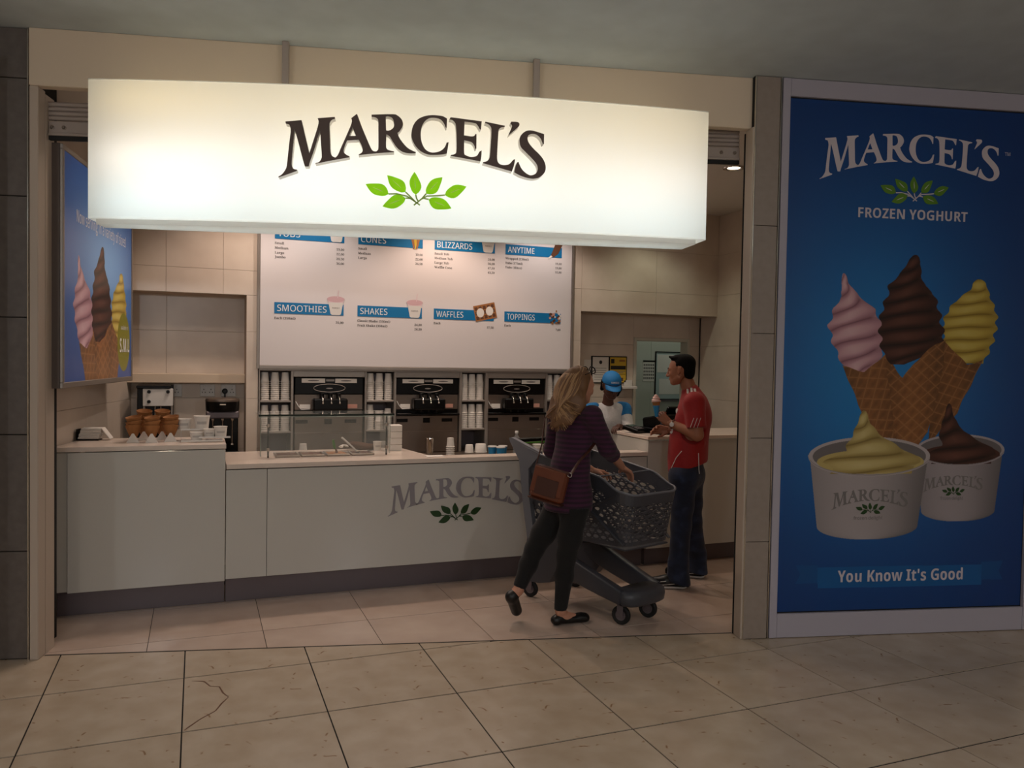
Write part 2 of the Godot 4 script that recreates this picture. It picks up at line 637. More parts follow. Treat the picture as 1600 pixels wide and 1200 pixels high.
	paint("door_paint", Color(0.78, 0.76, 0.70), 0.5)
	paint("whiteboard", Color(0.70, 0.76, 0.76), 0.2)
	paint("yellow_paper", Color(0.80, 0.66, 0.20), 0.7)
	paint("grey_ink", Color(0.45, 0.43, 0.42), 0.7)
	paint("pink_paper", Color(0.78, 0.58, 0.52), 0.7)
	paint("nut_brown", Color(0.30, 0.17, 0.09), 0.8)
	var g := paint("glass", Color(0.92, 0.97, 0.95, 0.06), 0.03)
	g.transparency = BaseMaterial3D.TRANSPARENCY_ALPHA
	var ge := paint("glass_edge", Color(0.10, 0.16, 0.14), 0.15)
	var pl := paint("clear_plastic", Color(0.95, 0.97, 0.97, 0.12), 0.08)
	pl.transparency = BaseMaterial3D.TRANSPARENCY_ALPHA
	var lg := paint("lamp_glow", Color(1, 0.95, 0.85), 0.5)
	lg.emission_enabled = true
	lg.emission = Color(1.0, 0.93, 0.82)
	lg.emission_energy_multiplier = 9.0
	var gl := paint("lamp_globe", Color(1, 1, 1), 0.5)
	gl.emission_enabled = true
	gl.emission = Color(1.0, 0.95, 0.9)
	gl.emission_energy_multiplier = 3.0
	var sf := paint("sign_face", Color(0.90, 0.90, 0.88), 0.3)
	sf.backlight_enabled = true
	sf.backlight = Color(0.95, 0.95, 0.95)
	sf.emission_enabled = true
	sf.emission = Color(1.0, 0.97, 0.9)
	sf.emission_energy_multiplier = 0.04

func marble() -> ImageTexture:   # beige limestone: soft clouds and thin broken veins
	var size := 768
	var layers := []
	for e in [[0.004, 4, FastNoiseLite.FRACTAL_FBM, 3], [0.0042, 3, FastNoiseLite.FRACTAL_RIDGED, 9], [0.006, 3, FastNoiseLite.FRACTAL_FBM, 21], [0.0025, 5, FastNoiseLite.FRACTAL_RIDGED, 33]]:
		var f := FastNoiseLite.new()
		f.noise_type = FastNoiseLite.TYPE_SIMPLEX_SMOOTH
		f.frequency = e[0]
		f.fractal_octaves = e[1]
		f.fractal_type = e[2]
		f.seed = e[3]
		layers.append(f.get_seamless_image(size, size))
	var im := Image.create(size, size, false, Image.FORMAT_RGB8)
	var lo := Color(0.675, 0.605, 0.52)
	var hi := Color(0.735, 0.675, 0.60)
	var vein := Color(0.47, 0.34, 0.23)
	for y in size:
		for x in size:
			var c := lo.lerp(hi, layers[0].get_pixel(x, y).r)
			var m: float = smoothstep(0.48, 0.66, layers[2].get_pixel(x, y).r)
			var v: float = smoothstep(0.86, 0.95, layers[1].get_pixel(x, y).r) * m
			v = maxf(v * 0.7, smoothstep(0.86, 0.96, layers[3].get_pixel(x, y).r) * 0.4 * (1.0 - m))
			im.set_pixel(x, y, c.lerp(vein, v))
	return ImageTexture.create_from_image(im)

func lit_film(called: String, c: Color) -> void:   # coloured film that the sign shines through
	var m := paint(called, c, 0.5)
	m.backlight_enabled = true
	m.backlight = c

func area(called: String, xf: Transform3D, size: Vector2, c: Color, e: float) -> void:
	var l := AreaLight3D.new()
	l.name = called
	l.transform = xf
	l.area_size = size
	l.light_color = c
	l.light_energy = e
	l.area_range = 12.0
	l.area_attenuation = 2.0
	l.shadow_enabled = true
	add_child(l)

func downlight(p: Vector3, c: Color, e: float, label: String, angle := 62.0, tilt := Vector3.DOWN) -> void:
	var o := thing("downlight", label, "downlight", Transform3D(Basis(), p), "recessed ceiling downlights")
	var mb := MB.new()
	mb.lathe([Vector2(0.058, 0.012), Vector2(0.062, -0.006), Vector2(0.085, -0.008), Vector2(0.09, 0.0)], 24)
	part(o, "trim_ring", mb, M.chrome)
	var lb := MB.new()
	lb.lathe([Vector2(0.0, -0.003), Vector2(0.04, -0.002), Vector2(0.058, 0.006)], 20)
	part(o, "lamp_lens", lb, M.lamp_glow)
	var l := SpotLight3D.new()
	l.name = "downlight_beam"
	l.position = p + tilt.normalized() * 0.03
	l.basis = Basis.looking_at(tilt.normalized(), Vector3.FORWARD if absf(tilt.normalized().y) > 0.7 else Vector3.UP)
	l.spot_angle = angle
	l.spot_angle_attenuation = 0.6
	l.spot_range = 12.0
	l.spot_attenuation = 2.0
	l.light_color = c
	l.light_energy = e
	l.light_size = 0.05
	l.shadow_enabled = true
	add_child(l)

func pendant(p: Vector3, label: String, c: Color, e: float) -> void:
	var o := thing("pendant_lamp", label, "lamp", Transform3D(Basis(), p), "globe lamps over the walkway")
	var b := MB.new()
	b.ball(Vector3.ZERO, Vector3.ONE * 0.17, 24, 14)
	part(o, "globe", b, M.lamp_globe)
	b = MB.new()
	b.tube([Vector3(0, 0.165, 0), Vector3(0, 0.775, 0)], 0.008, 8)
	part(o, "rod", b, M.black)
	var l := OmniLight3D.new()
	l.name = "globe_light"
	l.position = p
	l.light_color = c
	l.light_energy = e
	l.light_size = 0.12
	l.omni_range = 14.0
	l.omni_attenuation = 2.0
	l.shadow_enabled = true
	add_child(l)

func lamps() -> void:
	var warm := Color(1.0, 0.90, 0.80)
	# shop ceiling, over the counters and close to the back wall
	var y := 3.337
	downlight(Vector3(4.06, y, -5.47), warm, 0.5, "round ceiling downlight glowing beside the roller shutter rail")
	downlight(Vector3(2.75, y, -5.75), warm, 0.26, "recessed downlight over the counter, hidden behind the sign above the till end")
	downlight(Vector3(1.35, y, -6.0), warm, 0.26, "recessed downlight over the counter, hidden behind the middle of the sign")
	downlight(Vector3(-0.25, y, -5.6), warm, 0.26, "recessed downlight over the tall counter, hidden behind the sign")
	downlight(Vector3(2.1, y, -6.75), Color(1.0, 0.88, 0.80), 1.5, "recessed downlight close to the menu board, hidden behind the sign")
	for x in [0.95, 3.15]:
		downlight(Vector3(x, y, -6.80), Color(1.0, 0.93, 0.89), 0.75, "recessed downlight washing the %s end of the menu board, hidden behind the sign" % ("TUBS" if x < 2.0 else "ANYTIME"))
	downlight(Vector3(0.3, y, -6.72), Color(1.0, 0.89, 0.82), 0.85, "recessed downlight close to the tiled bulkhead over the niche, hidden behind the sign")
	downlight(Vector3(0.15, y, -6.1), Color(1.0, 0.89, 0.82), 0.35, "recessed downlight over the aisle, facing the niche beside the menu board")
	downlight(Vector3(4.3, y, -6.75), Color(0.95, 0.96, 0.86), 0.34, "recessed downlight in front of the wide opening behind the till")
	# mall ceiling, behind and above the viewer
	for u in [-5.0, -1.6, 1.8, 5.2]:
		for d in [-1.3, 1.8]:
			var spot: String = {-5.0: "beyond the stone pillar", -1.6: "in front of the tall counter", 1.8: "in front of the till", 5.2: "past the poster window"}[u]
			var row := "first row from the shop" if d < 0 else "second row from the shop"
			downlight(FP(u, 3.527, d), Color(1.0, 0.95, 0.92), 1.0, "recessed mall ceiling downlight %s, %s" % [spot, row], 70.0)
	# frosted globes hung over the middle of the walkway
	for u in [-3.4, 0.0, 3.4]:
		pendant(FP(u, 2.75, 2.6), "frosted globe lamp over the walkway, " + ("facing the stone pillar" if u < -1.0 else ("facing the middle of the shop" if u < 1.0 else "facing the poster window")), Color(0.96, 0.975, 1.0), 1.9)

# ---------- mall ----------
func tile_poly(poly: PackedVector2Array, top: float, m: Material, parent: Node, lift := 0.006) -> MeshInstance3D:
	var mb := MB.new()
	mb.uvk = 1.0
	mb.uvo = Vector2(rng.randf() * 7.0, rng.randf() * 7.0)
	mb.xf = Transform3D(Basis(Vector3(1, 0, 0), Vector3(0, 0, -1), Vector3(0, 1, 0)), Vector3.ZERO)   # x stays, polygon y becomes -z, depth becomes up
	var p := PackedVector2Array()
	for q in poly:
		p.append(Vector2(q.x, -q.y))
	mb.extrude(p, top - lift, top, true, true, false)
	return part(parent, "tile", mb, m)

func tiles(parent: Node, x0: float, z0: float, nx: int, nz: int, pitch: float, gap: float, keep: PackedVector2Array, m: Material) -> void:
	for i in nx:
		for j in nz:
			var x := x0 + i * pitch
			var z := z0 + j * pitch
			var g := gap / 2
			var sq := PackedVector2Array([Vector2(x + g, z + g * 1.7), Vector2(x + pitch - g, z + g * 1.7), Vector2(x + pitch - g, z + pitch - g * 1.7), Vector2(x + g, z + pitch - g * 1.7)])
			for poly in Geometry2D.intersect_polygons(sq, keep):
				if poly.size() >= 3:
					tile_poly(poly, 0.0, m, parent)

func fpoly(pts: Array) -> PackedVector2Array:   # facade (u, d) pairs to world (x, z)
	var p := PackedVector2Array()
	for q in pts:
		var w := FP(q[0], 0, q[1])
		p.append(Vector2(w.x, w.z))
	return p

func mall() -> void:
	var mb := MB.new()
	mb.bx(-8.0, 9.0, -0.15, -0.004, -4.87, 5.0)
	var fl := struct("floor", mb, M.grout, front, "beige marble tile floor of the mall walkway")
	# tiles follow the grid of the building, cut along the threshold
	tiles(fl, -0.057 - 0.6645 * 6, -3.94 - 0.6625 * 3, 15, 9, 0.6640, 0.007, fpoly([[-3.6, -4.876], [5.4, -4.876], [5.4, 0.8], [-3.6, 0.8]]), M.mall_stone)
	for c in fl.get_children():
		c.transform = front.affine_inverse()
	var veins := [[Vector2(-0.02, -4.545), Vector2(0.04, -4.52), Vector2(0.07, -4.44), Vector2(0.115, -4.42), Vector2(0.13, -4.33), Vector2(0.155, -4.27), Vector2(0.12, -4.2), Vector2(0.09, -4.12), Vector2(0.02, -4.05), Vector2(-0.03, -3.98), Vector2(-0.05, -3.95)]]
	for ln in veins:
		var l := PackedVector2Array()
		var rr := PackedVector2Array()
		for i in ln.size():
			var d: Vector2 = (ln[mini(i + 1, ln.size() - 1)] - ln[maxi(i - 1, 0)]).normalized().orthogonal()
			var w := 0.0035 * (0.5 + 0.9 * absf(sin(i * 1.9)))
			l.append(ln[i] + d * w)
			rr.append(ln[i] - d * w)
		rr.reverse()
		l.append_array(rr)
		var vb := MB.new()
		vb.xf = Transform3D(Basis(Vector3(1, 0, 0), Vector3(0, 0, -1), Vector3(0, 1, 0)), Vector3.ZERO)
		var p := PackedVector2Array()
		for q in l:
			p.append(Vector2(q.x, -q.y))
		vb.extrude(p, 0.0002, 0.0005, true, true, false)
		var v := part(fl, "tile_crack", vb, M.vein)
		v.transform = front.affine_inverse()
	var rest := MB.new()   # the walkway goes on beyond the tiles that are laid out singly
	rest.bx(-8.0, 9.0, -0.02, -0.001, 0.81, 5.0)
	rest.bx(-8.0, -3.61, -0.02, -0.001, -4.87, 0.8)
	rest.bx(5.41, 9.0, -0.02, -0.001, -4.87, 0.8)
	var rs := part(fl, "paving", rest, M.mall_stone)
	rs.set_meta("kind", "stuff")
	# shop floor
	var sb := MB.new()
	sb.extrude(PackedVector2Array([]), 0, 0) if false else null
	var under := fpoly([[-2.4, -4.87], [3.6, -4.87]])
	var sp := PackedVector2Array([under[0], under[1], Vector2(7.2, -4.6), Vector2(7.2, -10.4), Vector2(-1.6, -10.4)])
	var pb := MB.new()
	pb.xf = Transform3D(Basis(Vector3(1, 0, 0), Vector3(0, 0, -1), Vector3(0, 1, 0)), Vector3.ZERO)
	var sq := PackedVector2Array()
	for q in sp:
		sq.append(Vector2(q.x, -q.y))
	pb.extrude(sq, -0.15, -0.004)
	var sfl := struct("floor", pb, M.grout, Transform3D(), "polished pale tile floor inside the shop")
	tiles(sfl, -0.27 - 0.664 * 2, -5.245 - 0.664 * 3, 11, 5, 0.664, 0.004, PackedVector2Array([under[0] + Vector2(0, -0.012), under[1] + Vector2(0, -0.012), Vector2(5.24, -4.6), Vector2(5.24, -6.4), Vector2(-1.2, -6.4)]), M.shop_stone)
	# ceilings
	var cb := MB.new()
	cb.bx(-8.0, 9.0, 3.53, 3.75, -5.0, 5.0)
	struct("ceiling", cb, M.ceiling_paint, front, "plain white mall ceiling above the sign")
	# walls that close the walkway behind the viewer and at both ends
	var w1 := MB.new()
	w1.bx(-8.2, 9.2, 0, 3.53, 5.0, 5.2)
	struct("wall_opposite", w1, M.cream_paint, front, "pale wall across the mall walkway")
	for e in [[-8.2, -8.0, "wall_west"], [9.0, 9.2, "wall_east"]]:
		var w := MB.new()
		w.bx(e[0], e[1], 0, 3.53, -5.0, 5.0)
		struct(e[2], w, M.cream_paint, front, "pale wall at the end of the mall walkway")
	# tall stone pillar at the side of the tall counter
	var core := MB.new()
	core.bx(-3.9, -2.052, 0, 3.53, -5.2, -4.832, 0.0)
	var lp := struct("wall_pillar", core, M.dark_gap, front, "dark taupe stone pillar beside the tall counter")
	var ys := [0.004, 0.617, 1.276, 1.933, 2.606, 3.255, 3.53]
	for i in 6:
		for k in 3:
			var b := MB.new()
			b.bx(-2.055 - 0.6 * k - 0.598, -2.055 - 0.6 * k, ys[i] + 0.0025, ys[i + 1] - 0.0025, -4.834, -4.82, 0.002)
			part(lp, "stone_slab", b, M.pillar_stone)
	var tr := MB.new()
	tr.bx(-2.054, -2.046, 0.0, 3.528, -4.845, -4.812, 0.001)
	part(lp, "metal_edge", tr, M.chrome)
	var gap := MB.new()
	gap.bx(-2.046, -2.04, 0.0, 3.528, -4.86, -4.83, 0.0)
	part(lp, "dark_joint", gap, M.dark_gap)
	var w4 := MB.new()
	w4.bx(-8.0, -3.9, 0, 3.53, -5.2, -4.86)
	struct("wall_neighbour", w4, M.cream_paint, front, "pale shop front wall beyond the stone pillar")
	# fascia above the opening
	var fb := MB.new()
	fb.bx(-2.04, 2.2, 3.215, 3.53, -4.87, -4.80, 0.004)
	struct("wall_fascia", fb, M.cream_paint, front, "cream painted bulkhead between the sign and the mall ceiling")
	fb = MB.new()
	fb.bx(-2.04, 2.2, 3.30, 3.53, -5.03, -4.871, 0.0)
	struct("trim_5", fb, M.shutter_paint, front, "closed housing over the rolled shutter")
	# shutter guides and frame
	var g := MB.new()
	g.bx(-2.04, -1.994, 0.0, 3.215, -4.90, -4.805, 0.004)
	var st := struct("trim_1", g, M.jamb_paint, front, "pale shutter guide post beside the dark stone pillar")
	g = MB.new()
	g.bx(-2.04, -1.994, 0.0, 3.2, -5.02, -4.904, 0.002)
	part(st, "return_panel", g, M.jamb_paint)
	g = MB.new()
	g.bx(-2.03, -1.997, 0.0, 3.2, -4.905, -4.899, 0.0)
	part(st, "guide_channel", g, M.dark_gap)
	g = MB.new()
	g.bx(2.1625, 2.2, 0.0, 3.215, -4.862, -4.757, 0.003)
	st = struct("trim_2", g, M.jamb_paint, front, "pale shutter guide post beside the tiled pier")
	g = MB.new()
	g.bx(2.159, 2.2, 0.0, 3.2, -4.876, -4.864, 0.001)
	part(st, "guide_channel", g, M.dark_gap)
	# rolled shutter in its slot
	var sh := thing("roller_shutter", "grey steel roller shutter rolled up above the shop opening", "shutter", Transform3D(front.basis * Basis(Vector3.BACK, 0.0175), FP(0.1, 3.008, -4.945)))
	for i in 4:
		var s := MB.new()
		s.tube([Vector3(-2.09, 0.185 - i * 0.026, 0.0), Vector3(2.055, 0.185 - i * 0.026, 0.0)], 0.0135, 10)
		part(sh, "slat", s, M.shutter_paint)
	var rail := MB.new()
	rail.bx(-2.09, 2.055, 0.012, 0.088, -0.012, 0.016, 0.004)
	rail.bx(-2.09, 2.055, 0.004, 0.02, 0.0, 0.024, 0.003)
	part(sh, "bottom_rail", rail, M.shutter_paint)
	var bolts := [-2.068, -2.005, 1.93, 2.02]
	for bxp in bolts:
		var b := MB.new()
		b.xf = Transform3D(Basis(Vector3.RIGHT, PI / 2), Vector3(bxp, 0.05, 0.015))
		b.lathe([Vector2(0.0, 0.012), Vector2(0.006, 0.012), Vector2(0.008, 0.006), Vector2(0.012, 0.005), Vector2(0.012, 0.0)], 12)
		part(sh, "bolt", b, M.brushed_steel)
	var seal := MB.new()
	seal.bx(-2.09, 2.055, -0.02, 0.004, -0.01, 0.014, 0.002)
	part(sh, "rubber_seal", seal, M.black_rubber)
	# tiled pier between the opening and the poster window
	var pc := MB.new()
	pc.bx(2.172, 2.341, 0.0, 3.53, -4.87, -4.762, 0.0)
	var rp := struct("wall_pier", pc, M.dark_gap, front, "narrow taupe tiled pier between the opening and the poster")
	var py := [0.003, 0.62, 1.277, 1.934, 2.606, 3.528]
	for i in 5:
		var b := MB.new()
		b.bx(2.178, 2.334, py[i] + 0.0015, py[i + 1] - 0.0015, -4.764, -4.75, 0.002)
		part(rp, "stone_slab", b, M.pier_stone)
	for x in [2.172, 2.336]:
		var b := MB.new()
		b.bx(x, x + 0.006, 0.0, 3.528, -4.765, -4.746, 0.001)
		part(rp, "metal_edge", b, M.chrome)
	var we := MB.new()
	we.bx(4.262, 9.0, 0, 3.53, -5.1, -4.76)
	struct("wall_neighbour", we, M.cream_paint, front, "pale wall beyond the poster window")
	var th := MB.new()
	th.bx(-1.99, 2.158, -0.01, 0.001, -4.884, -4.872, 0.0)
	struct("trim_3", th, M.dark_gap, front, "dark threshold strip between mall and shop floors")

# ---------- shop shell ----------
func tiled_wall(called: String, label: String, x0: float, x1: float, y0: float, y1: float, zf: float, zb: float, xs: Array, ys: Array) -> MeshInstance3D:
	var core := MB.new()
	core.bx(x0, x1, y0, y1, zb, zf - 0.008, 0.0)
	var w := struct(called, core, M.wall_joint, Transform3D(), label)
	var ax := [x0] + xs + [x1]
	var ay := [y0] + ys + [y1]
	for i in ax.size() - 1:
		for j in ay.size() - 1:
			var b := MB.new()
			b.bx(ax[i] + (0.001 if i else 0.0), ax[i + 1] - 0.001, ay[j] + (0.001 if j else 0.0), ay[j + 1] - 0.001, zf - 0.008, zf, 0.001)
			part(w, "wall_tile", b, M.wall_tile)
	return w

func shop_shell() -> void:
	# shop ceiling
	var under := fpoly([[-2.45, -5.02], [3.6, -5.02]])
	var pb := MB.new()
	pb.xf = Transform3D(Basis(Vector3(1, 0, 0), Vector3(0, 0, -1), Vector3(0, 1, 0)), Vector3.ZERO)
	var sp := PackedVector2Array()
	for q in [under[0], under[1], Vector2(7.2, -4.6), Vector2(7.2, -10.4), Vector2(-1.7, -10.4)]:
		sp.append(Vector2(q.x, -q.y))
	pb.extrude(sp, 3.34, 3.5)
	struct("ceiling", pb, M.shop_ceiling, Transform3D(), "pale ceiling inside the shop with a recessed downlight")
	# side wall behind the tall counter, parallel to the line of sight
	var a := Vector3(-0.90, 0, -5.88)
	var b := Vector3(-0.60, 0, -7.3)
	var dir := (b - a).normalized()
	var wl := Transform3D(Basis(dir, Vector3.UP, dir.cross(Vector3.UP)), a)   # local x runs into the shop, z into the room
	var core := MB.new()
	core.bx(-1.0, 1.9, 0.0, 3.34, -0.2, -0.008, 0.0)
	var ws := struct("wall_left", core, M.wall_joint, wl, "glossy cream tiled side wall behind the tall counter")
	var xs := [-1.0, -0.2, 0.7, 1.9]
	var ys := [0.0, 0.45, 0.9, 1.35, 1.93, 2.475, 3.34]
	for i in xs.size() - 1:
		for j in ys.size() - 1:
			var t := MB.new()
			t.bx(xs[i] + 0.001, xs[i + 1] - 0.001, ys[j] + 0.001, ys[j + 1] - 0.001, -0.008, 0.0, 0.001)
			part(ws, "wall_tile", t, M.wall_tile)
	# back wall with two recesses and the menu pier
	tiled_wall("wall_back", "cream tiled bulkhead over the niche beside the menu board", -0.62, 0.49, 2.265, 3.34, -7.3, -7.62, [-0.25, 0.2], [2.475, 2.91])
	tiled_wall("wall_back", "narrow tiled pier between the niche and the cup cabinet", 0.392, 0.49, 0.857, 2.264, -7.3, -7.62, [], [1.37, 1.95])
	tiled_wall("wall_back", "tiled wall behind the menu board", 0.491, 3.52, 1.66, 3.34, -7.3, -7.62, [1.2, 2.1, 3.0], [2.475])
	tiled_wall("wall_back", "narrow tiled pier between the menu board and the opening", 3.521, 3.607, 0.0, 3.34, -7.3, -7.62, [], [0.9, 1.37, 1.95, 2.475])
	tiled_wall("wall_back", "cream tiled bulkhead over the opening behind the till", 3.608, 5.25, 2.25, 3.34, -7.3, -7.62, [4.478], [2.475, 2.91])
	tiled_wall("wall_back", "recessed tiled wall of the niche with sockets", -0.70, 0.49, 0.0, 2.4, -7.62, -7.8, [-0.255], [0.9, 1.36, 1.95])
	tiled_wall("wall_back", "wall behind the machine cabinet", 0.491, 3.607, 0.0, 1.659, -7.70, -7.8, [1.2, 2.1, 3.0], [0.9])
	# low upstand across the niche
	var lip := MB.new()
	lip.bx(-0.56, 0.392, 1.495, 1.575, -7.62, -7.50, 0.004)
	struct("trim_4", lip, M.cream_paint, Transform3D(), "boxed ledge across the niche above the sockets")
	# passage wall with the door opening
	tiled_wall("wall_passage", "cream wall behind the till with the notices", 3.50, 4.405, 0.0, 2.4, -7.62, -7.74, [], [0.9, 1.36, 1.93])
	tiled_wall("wall_passage", "wall above the office door opening", 4.405, 5.118, 2.01, 2.4, -7.62, -7.74, [], [])
	tiled_wall("wall_passage", "narrow wall beside the office door opening", 5.118, 5.25, 0.0, 2.4, -7.62, -7.74, [], [0.9, 1.93])
	var fr := MB.new()
	fr.bx(4.405, 4.44, 0.0, 2.01, -7.75, -7.605, 0.004)
	fr.bx(5.085, 5.118, 0.0, 2.01, -7.75, -7.605, 0.004)
	fr.bx(4.44, 5.085, 1.975, 2.01, -7.75, -7.605, 0.004)
	var dr := struct("door_1", fr, M.door_paint, Transform3D(), "white framed doorway to the office behind the till")
	var leaf := MB.new()
	leaf.bx(4.475, 4.515, 0.01, 1.97, -8.35, -7.74, 0.004)
	part(dr, "door_leaf", leaf, M.door_paint)
	# right wall
	var rc := MB.new()
	rc.bx(5.258, 5.45, 0.0, 3.34, -7.74, -3.9, 0.0)
	var rw := struct("wall_right", rc, M.wall_joint, Transform3D(), "cream tiled side wall beyond the till")
	var zs := [-7.74, -6.9, -6.0, -5.1, -3.9]
	var yy := [0.0, 0.45, 0.9, 1.35, 1.93, 2.475, 2.91, 3.34]
	for i in 4:
		for j in 7:
			var t := MB.new()
			t.bx(5.25, 5.258, yy[j] + 0.001, yy[j + 1] - 0.001, zs[i] + 0.001, zs[i + 1] - 0.001, 0.001)
			part(rw, "wall_tile", t, M.wall_tile)
	# front wall inside, beside the opening, and the office shell
	var ob := MB.new()
	ob.bx(3.3, 7.2, 0.0, 3.34, -9.1, -8.9, 0.0)
	var ow := struct("wall_office", ob, M.wall_joint, Transform3D(), "pale tiled far wall of the office")
	for i in 4:
		for j in 6:
			var t := MB.new()
			t.bx(4.0 + i * 0.7 + 0.001, 4.7 + i * 0.7 - 0.001, j * 0.5 + 0.012, j * 0.5 + 0.51, -8.9, -8.892, 0.001)
			part(ow, "wall_tile", t, M.office_wall)
	for e in [[3.2, 3.4], [7.0, 7.2]]:
		var sdb := MB.new()
		sdb.bx(e[0], e[1], 0.0, 3.34, -9.0, -7.74, 0.0)
		struct("wall_office", sdb, M.office_wall, Transform3D(), "plain side wall of the office")
	var fo := MB.new()
	fo.bx(5.25, 7.2, 0.0, 3.34, -7.74, -7.6, 0.0)
	struct("wall_office", fo, M.office_wall, Transform3D(), "office wall beside the doorway")
	var fw := MB.new()
	fw.bx(2.30, 3.6, 0.0, 3.53, -5.06, -4.80, 0.0)
	struct("wall_front", fw, M.cream_paint, front, "inside of the shop front wall behind the poster")
	downlight(Vector3(5.6, 3.337, -8.3), Color(0.95, 0.98, 0.92), 0.6, "recessed downlight in the office ceiling behind the doorway")

# ---------- sign ----------
const SIGN_L := -1.663
const SIGN_R := 1.775
func sign_d(u: float) -> float:   # the face bulges gently towards the mall
	var s := clampf((u - SIGN_L) / (SIGN_R - SIGN_L), 0.0, 1.0)
	return lerpf(-4.60, -4.50, s) + 0.10 * 4.0 * s * (1.0 - s)

func sign_box() -> void:
	var o := thing("light_box_sign", "large glowing white light box sign with curved face hung over the shop opening", "sign", front)
	var y0 := 2.464
	var y1 := 3.207
	var face := MB.new()
	var g := []
	var r := 0.012
	for i in 41:
		var u := SIGN_L + (SIGN_R - SIGN_L) * i / 40.0
		var e := minf(1.0, minf(i, 40 - i) / 1.0)
		var back := 0.0 if i > 0 and i < 40 else r
		var row := []
		for q in [[y0, r * 1.6], [y0 + 0.004, 0.004], [y0 + r, 0.0], [y0 + 0.1, 0.0], [(y0 + y1) / 2, 0.0], [y1 - 0.1, 0.0], [y1 - r, 0.0], [y1 - 0.004, 0.004], [y1, r * 1.6]]:
			row.append(Vector3(u, q[0], sign_d(u) - maxf(q[1], back)))
		g.append(row)
	face.sheet(g)
	part(o, "front_panel", face, M.sign_face)
	# opaque body behind the face
	var body := MB.new()
	var rear := MB.new()
	var bk := -4.78
	for i in 40:
		var u := SIGN_L + (SIGN_R - SIGN_L) * i / 40.0
		var w := SIGN_L + (SIGN_R - SIGN_L) * (i + 1) / 40.0
		var a := sign_d(u) - 0.004
		var b := sign_d(w) - 0.004
		body.quad(Vector3(u, y1 + 0.001, a), Vector3(w, y1 + 0.001, b), Vector3(w, y1 + 0.001, bk), Vector3(u, y1 + 0.001, bk))
		body.quad(Vector3(u, y0, bk), Vector3(w, y0, bk), Vector3(w, y0, b), Vector3(u, y0, a))
		rear.quad(Vector3(w, y0, bk), Vector3(u, y0, bk), Vector3(u, y1, bk), Vector3(w, y1, bk))
	for e in [SIGN_L, SIGN_R]:
		var a := sign_d(e) - 0.012
		if e < 0:
			body.quad(Vector3(e, y0, bk), Vector3(e, y0, a), Vector3(e, y1, a), Vector3(e, y1, bk))
		else:
			body.quad(Vector3(e, y0, a), Vector3(e, y0, bk), Vector3(e, y1, bk), Vector3(e, y1, a))
	part(o, "casing", body, M.sign_face)
	part(o, "back_panel", rear, M.white_plastic)
	var tray := MB.new()   # stepped rim under the face
	for i in 36:
		var u := SIGN_L + 0.04 + (SIGN_R - SIGN_L - 0.10) * i / 36.0
		var w := SIGN_L + 0.04 + (SIGN_R - SIGN_L - 0.10) * (i + 1) / 36.0
		var a := sign_d(u) - 0.02
		var b := sign_d(w) - 0.02
		tray.quad(Vector3(u, y0 - 0.026, a), Vector3(w, y0 - 0.026, b), Vector3(w, y0, b), Vector3(u, y0, a))
		tray.quad(Vector3(u, y0 - 0.026, bk + 0.03), Vector3(w, y0 - 0.026, bk + 0.03), Vector3(w, y0 - 0.026, b), Vector3(u, y0 - 0.026, a))
	for e in [SIGN_L + 0.04, SIGN_R - 0.06]:
		tray.quad(Vector3(e, y0 - 0.026, bk + 0.03), Vector3(e, y0 - 0.026, sign_d(e) - 0.02), Vector3(e, y0, sign_d(e) - 0.02), Vector3(e, y0, bk + 0.03))
	part(o, "bottom_rim", tray, M.sign_face)
	var bend := func(p: Vector3) -> Vector3: return Vector3(p.x + 0.049, p.y + 2.842, p.z + sign_d(p.x + 0.049))
	logo(o, 0.000975, 0.002, 0.055, M.sign_ink, M.sign_green, M.sign_stem, bend, M.sign_rib, M.letter_side)
	# tubes inside the box
	for q in [[3.10, Color(1.0, 0.87, 0.60), 0.085], [2.79, Color(1.0, 0.95, 0.90), 0.165], [2.56, Color(0.86, 0.97, 1.0), 0.13]]:
		for k in 4:
			var u := SIGN_L + 0.5 + k * 0.835
			area("sign_tube", Transform3D(front.basis * Basis(Vector3.UP, PI), FP(u, q[0], -4.765)), Vector2(0.78, 0.05), q[1], q[2])
	for u in [-0.657, 0.792]:
		var pb := MB.new()
		pb.bx(-0.019, 0.019, 0.0, 0.322, -0.019, 0.019, 0.003)
		single("hanger_post", "grey steel post holding the light box sign, at its %s end" % ("MARCEL'S first letter" if u < 0 else "last letter"), "post", pb, M.shutter_paint, Transform3D(front.basis, FP(u, 3.207, -4.755)), "posts holding the sign")

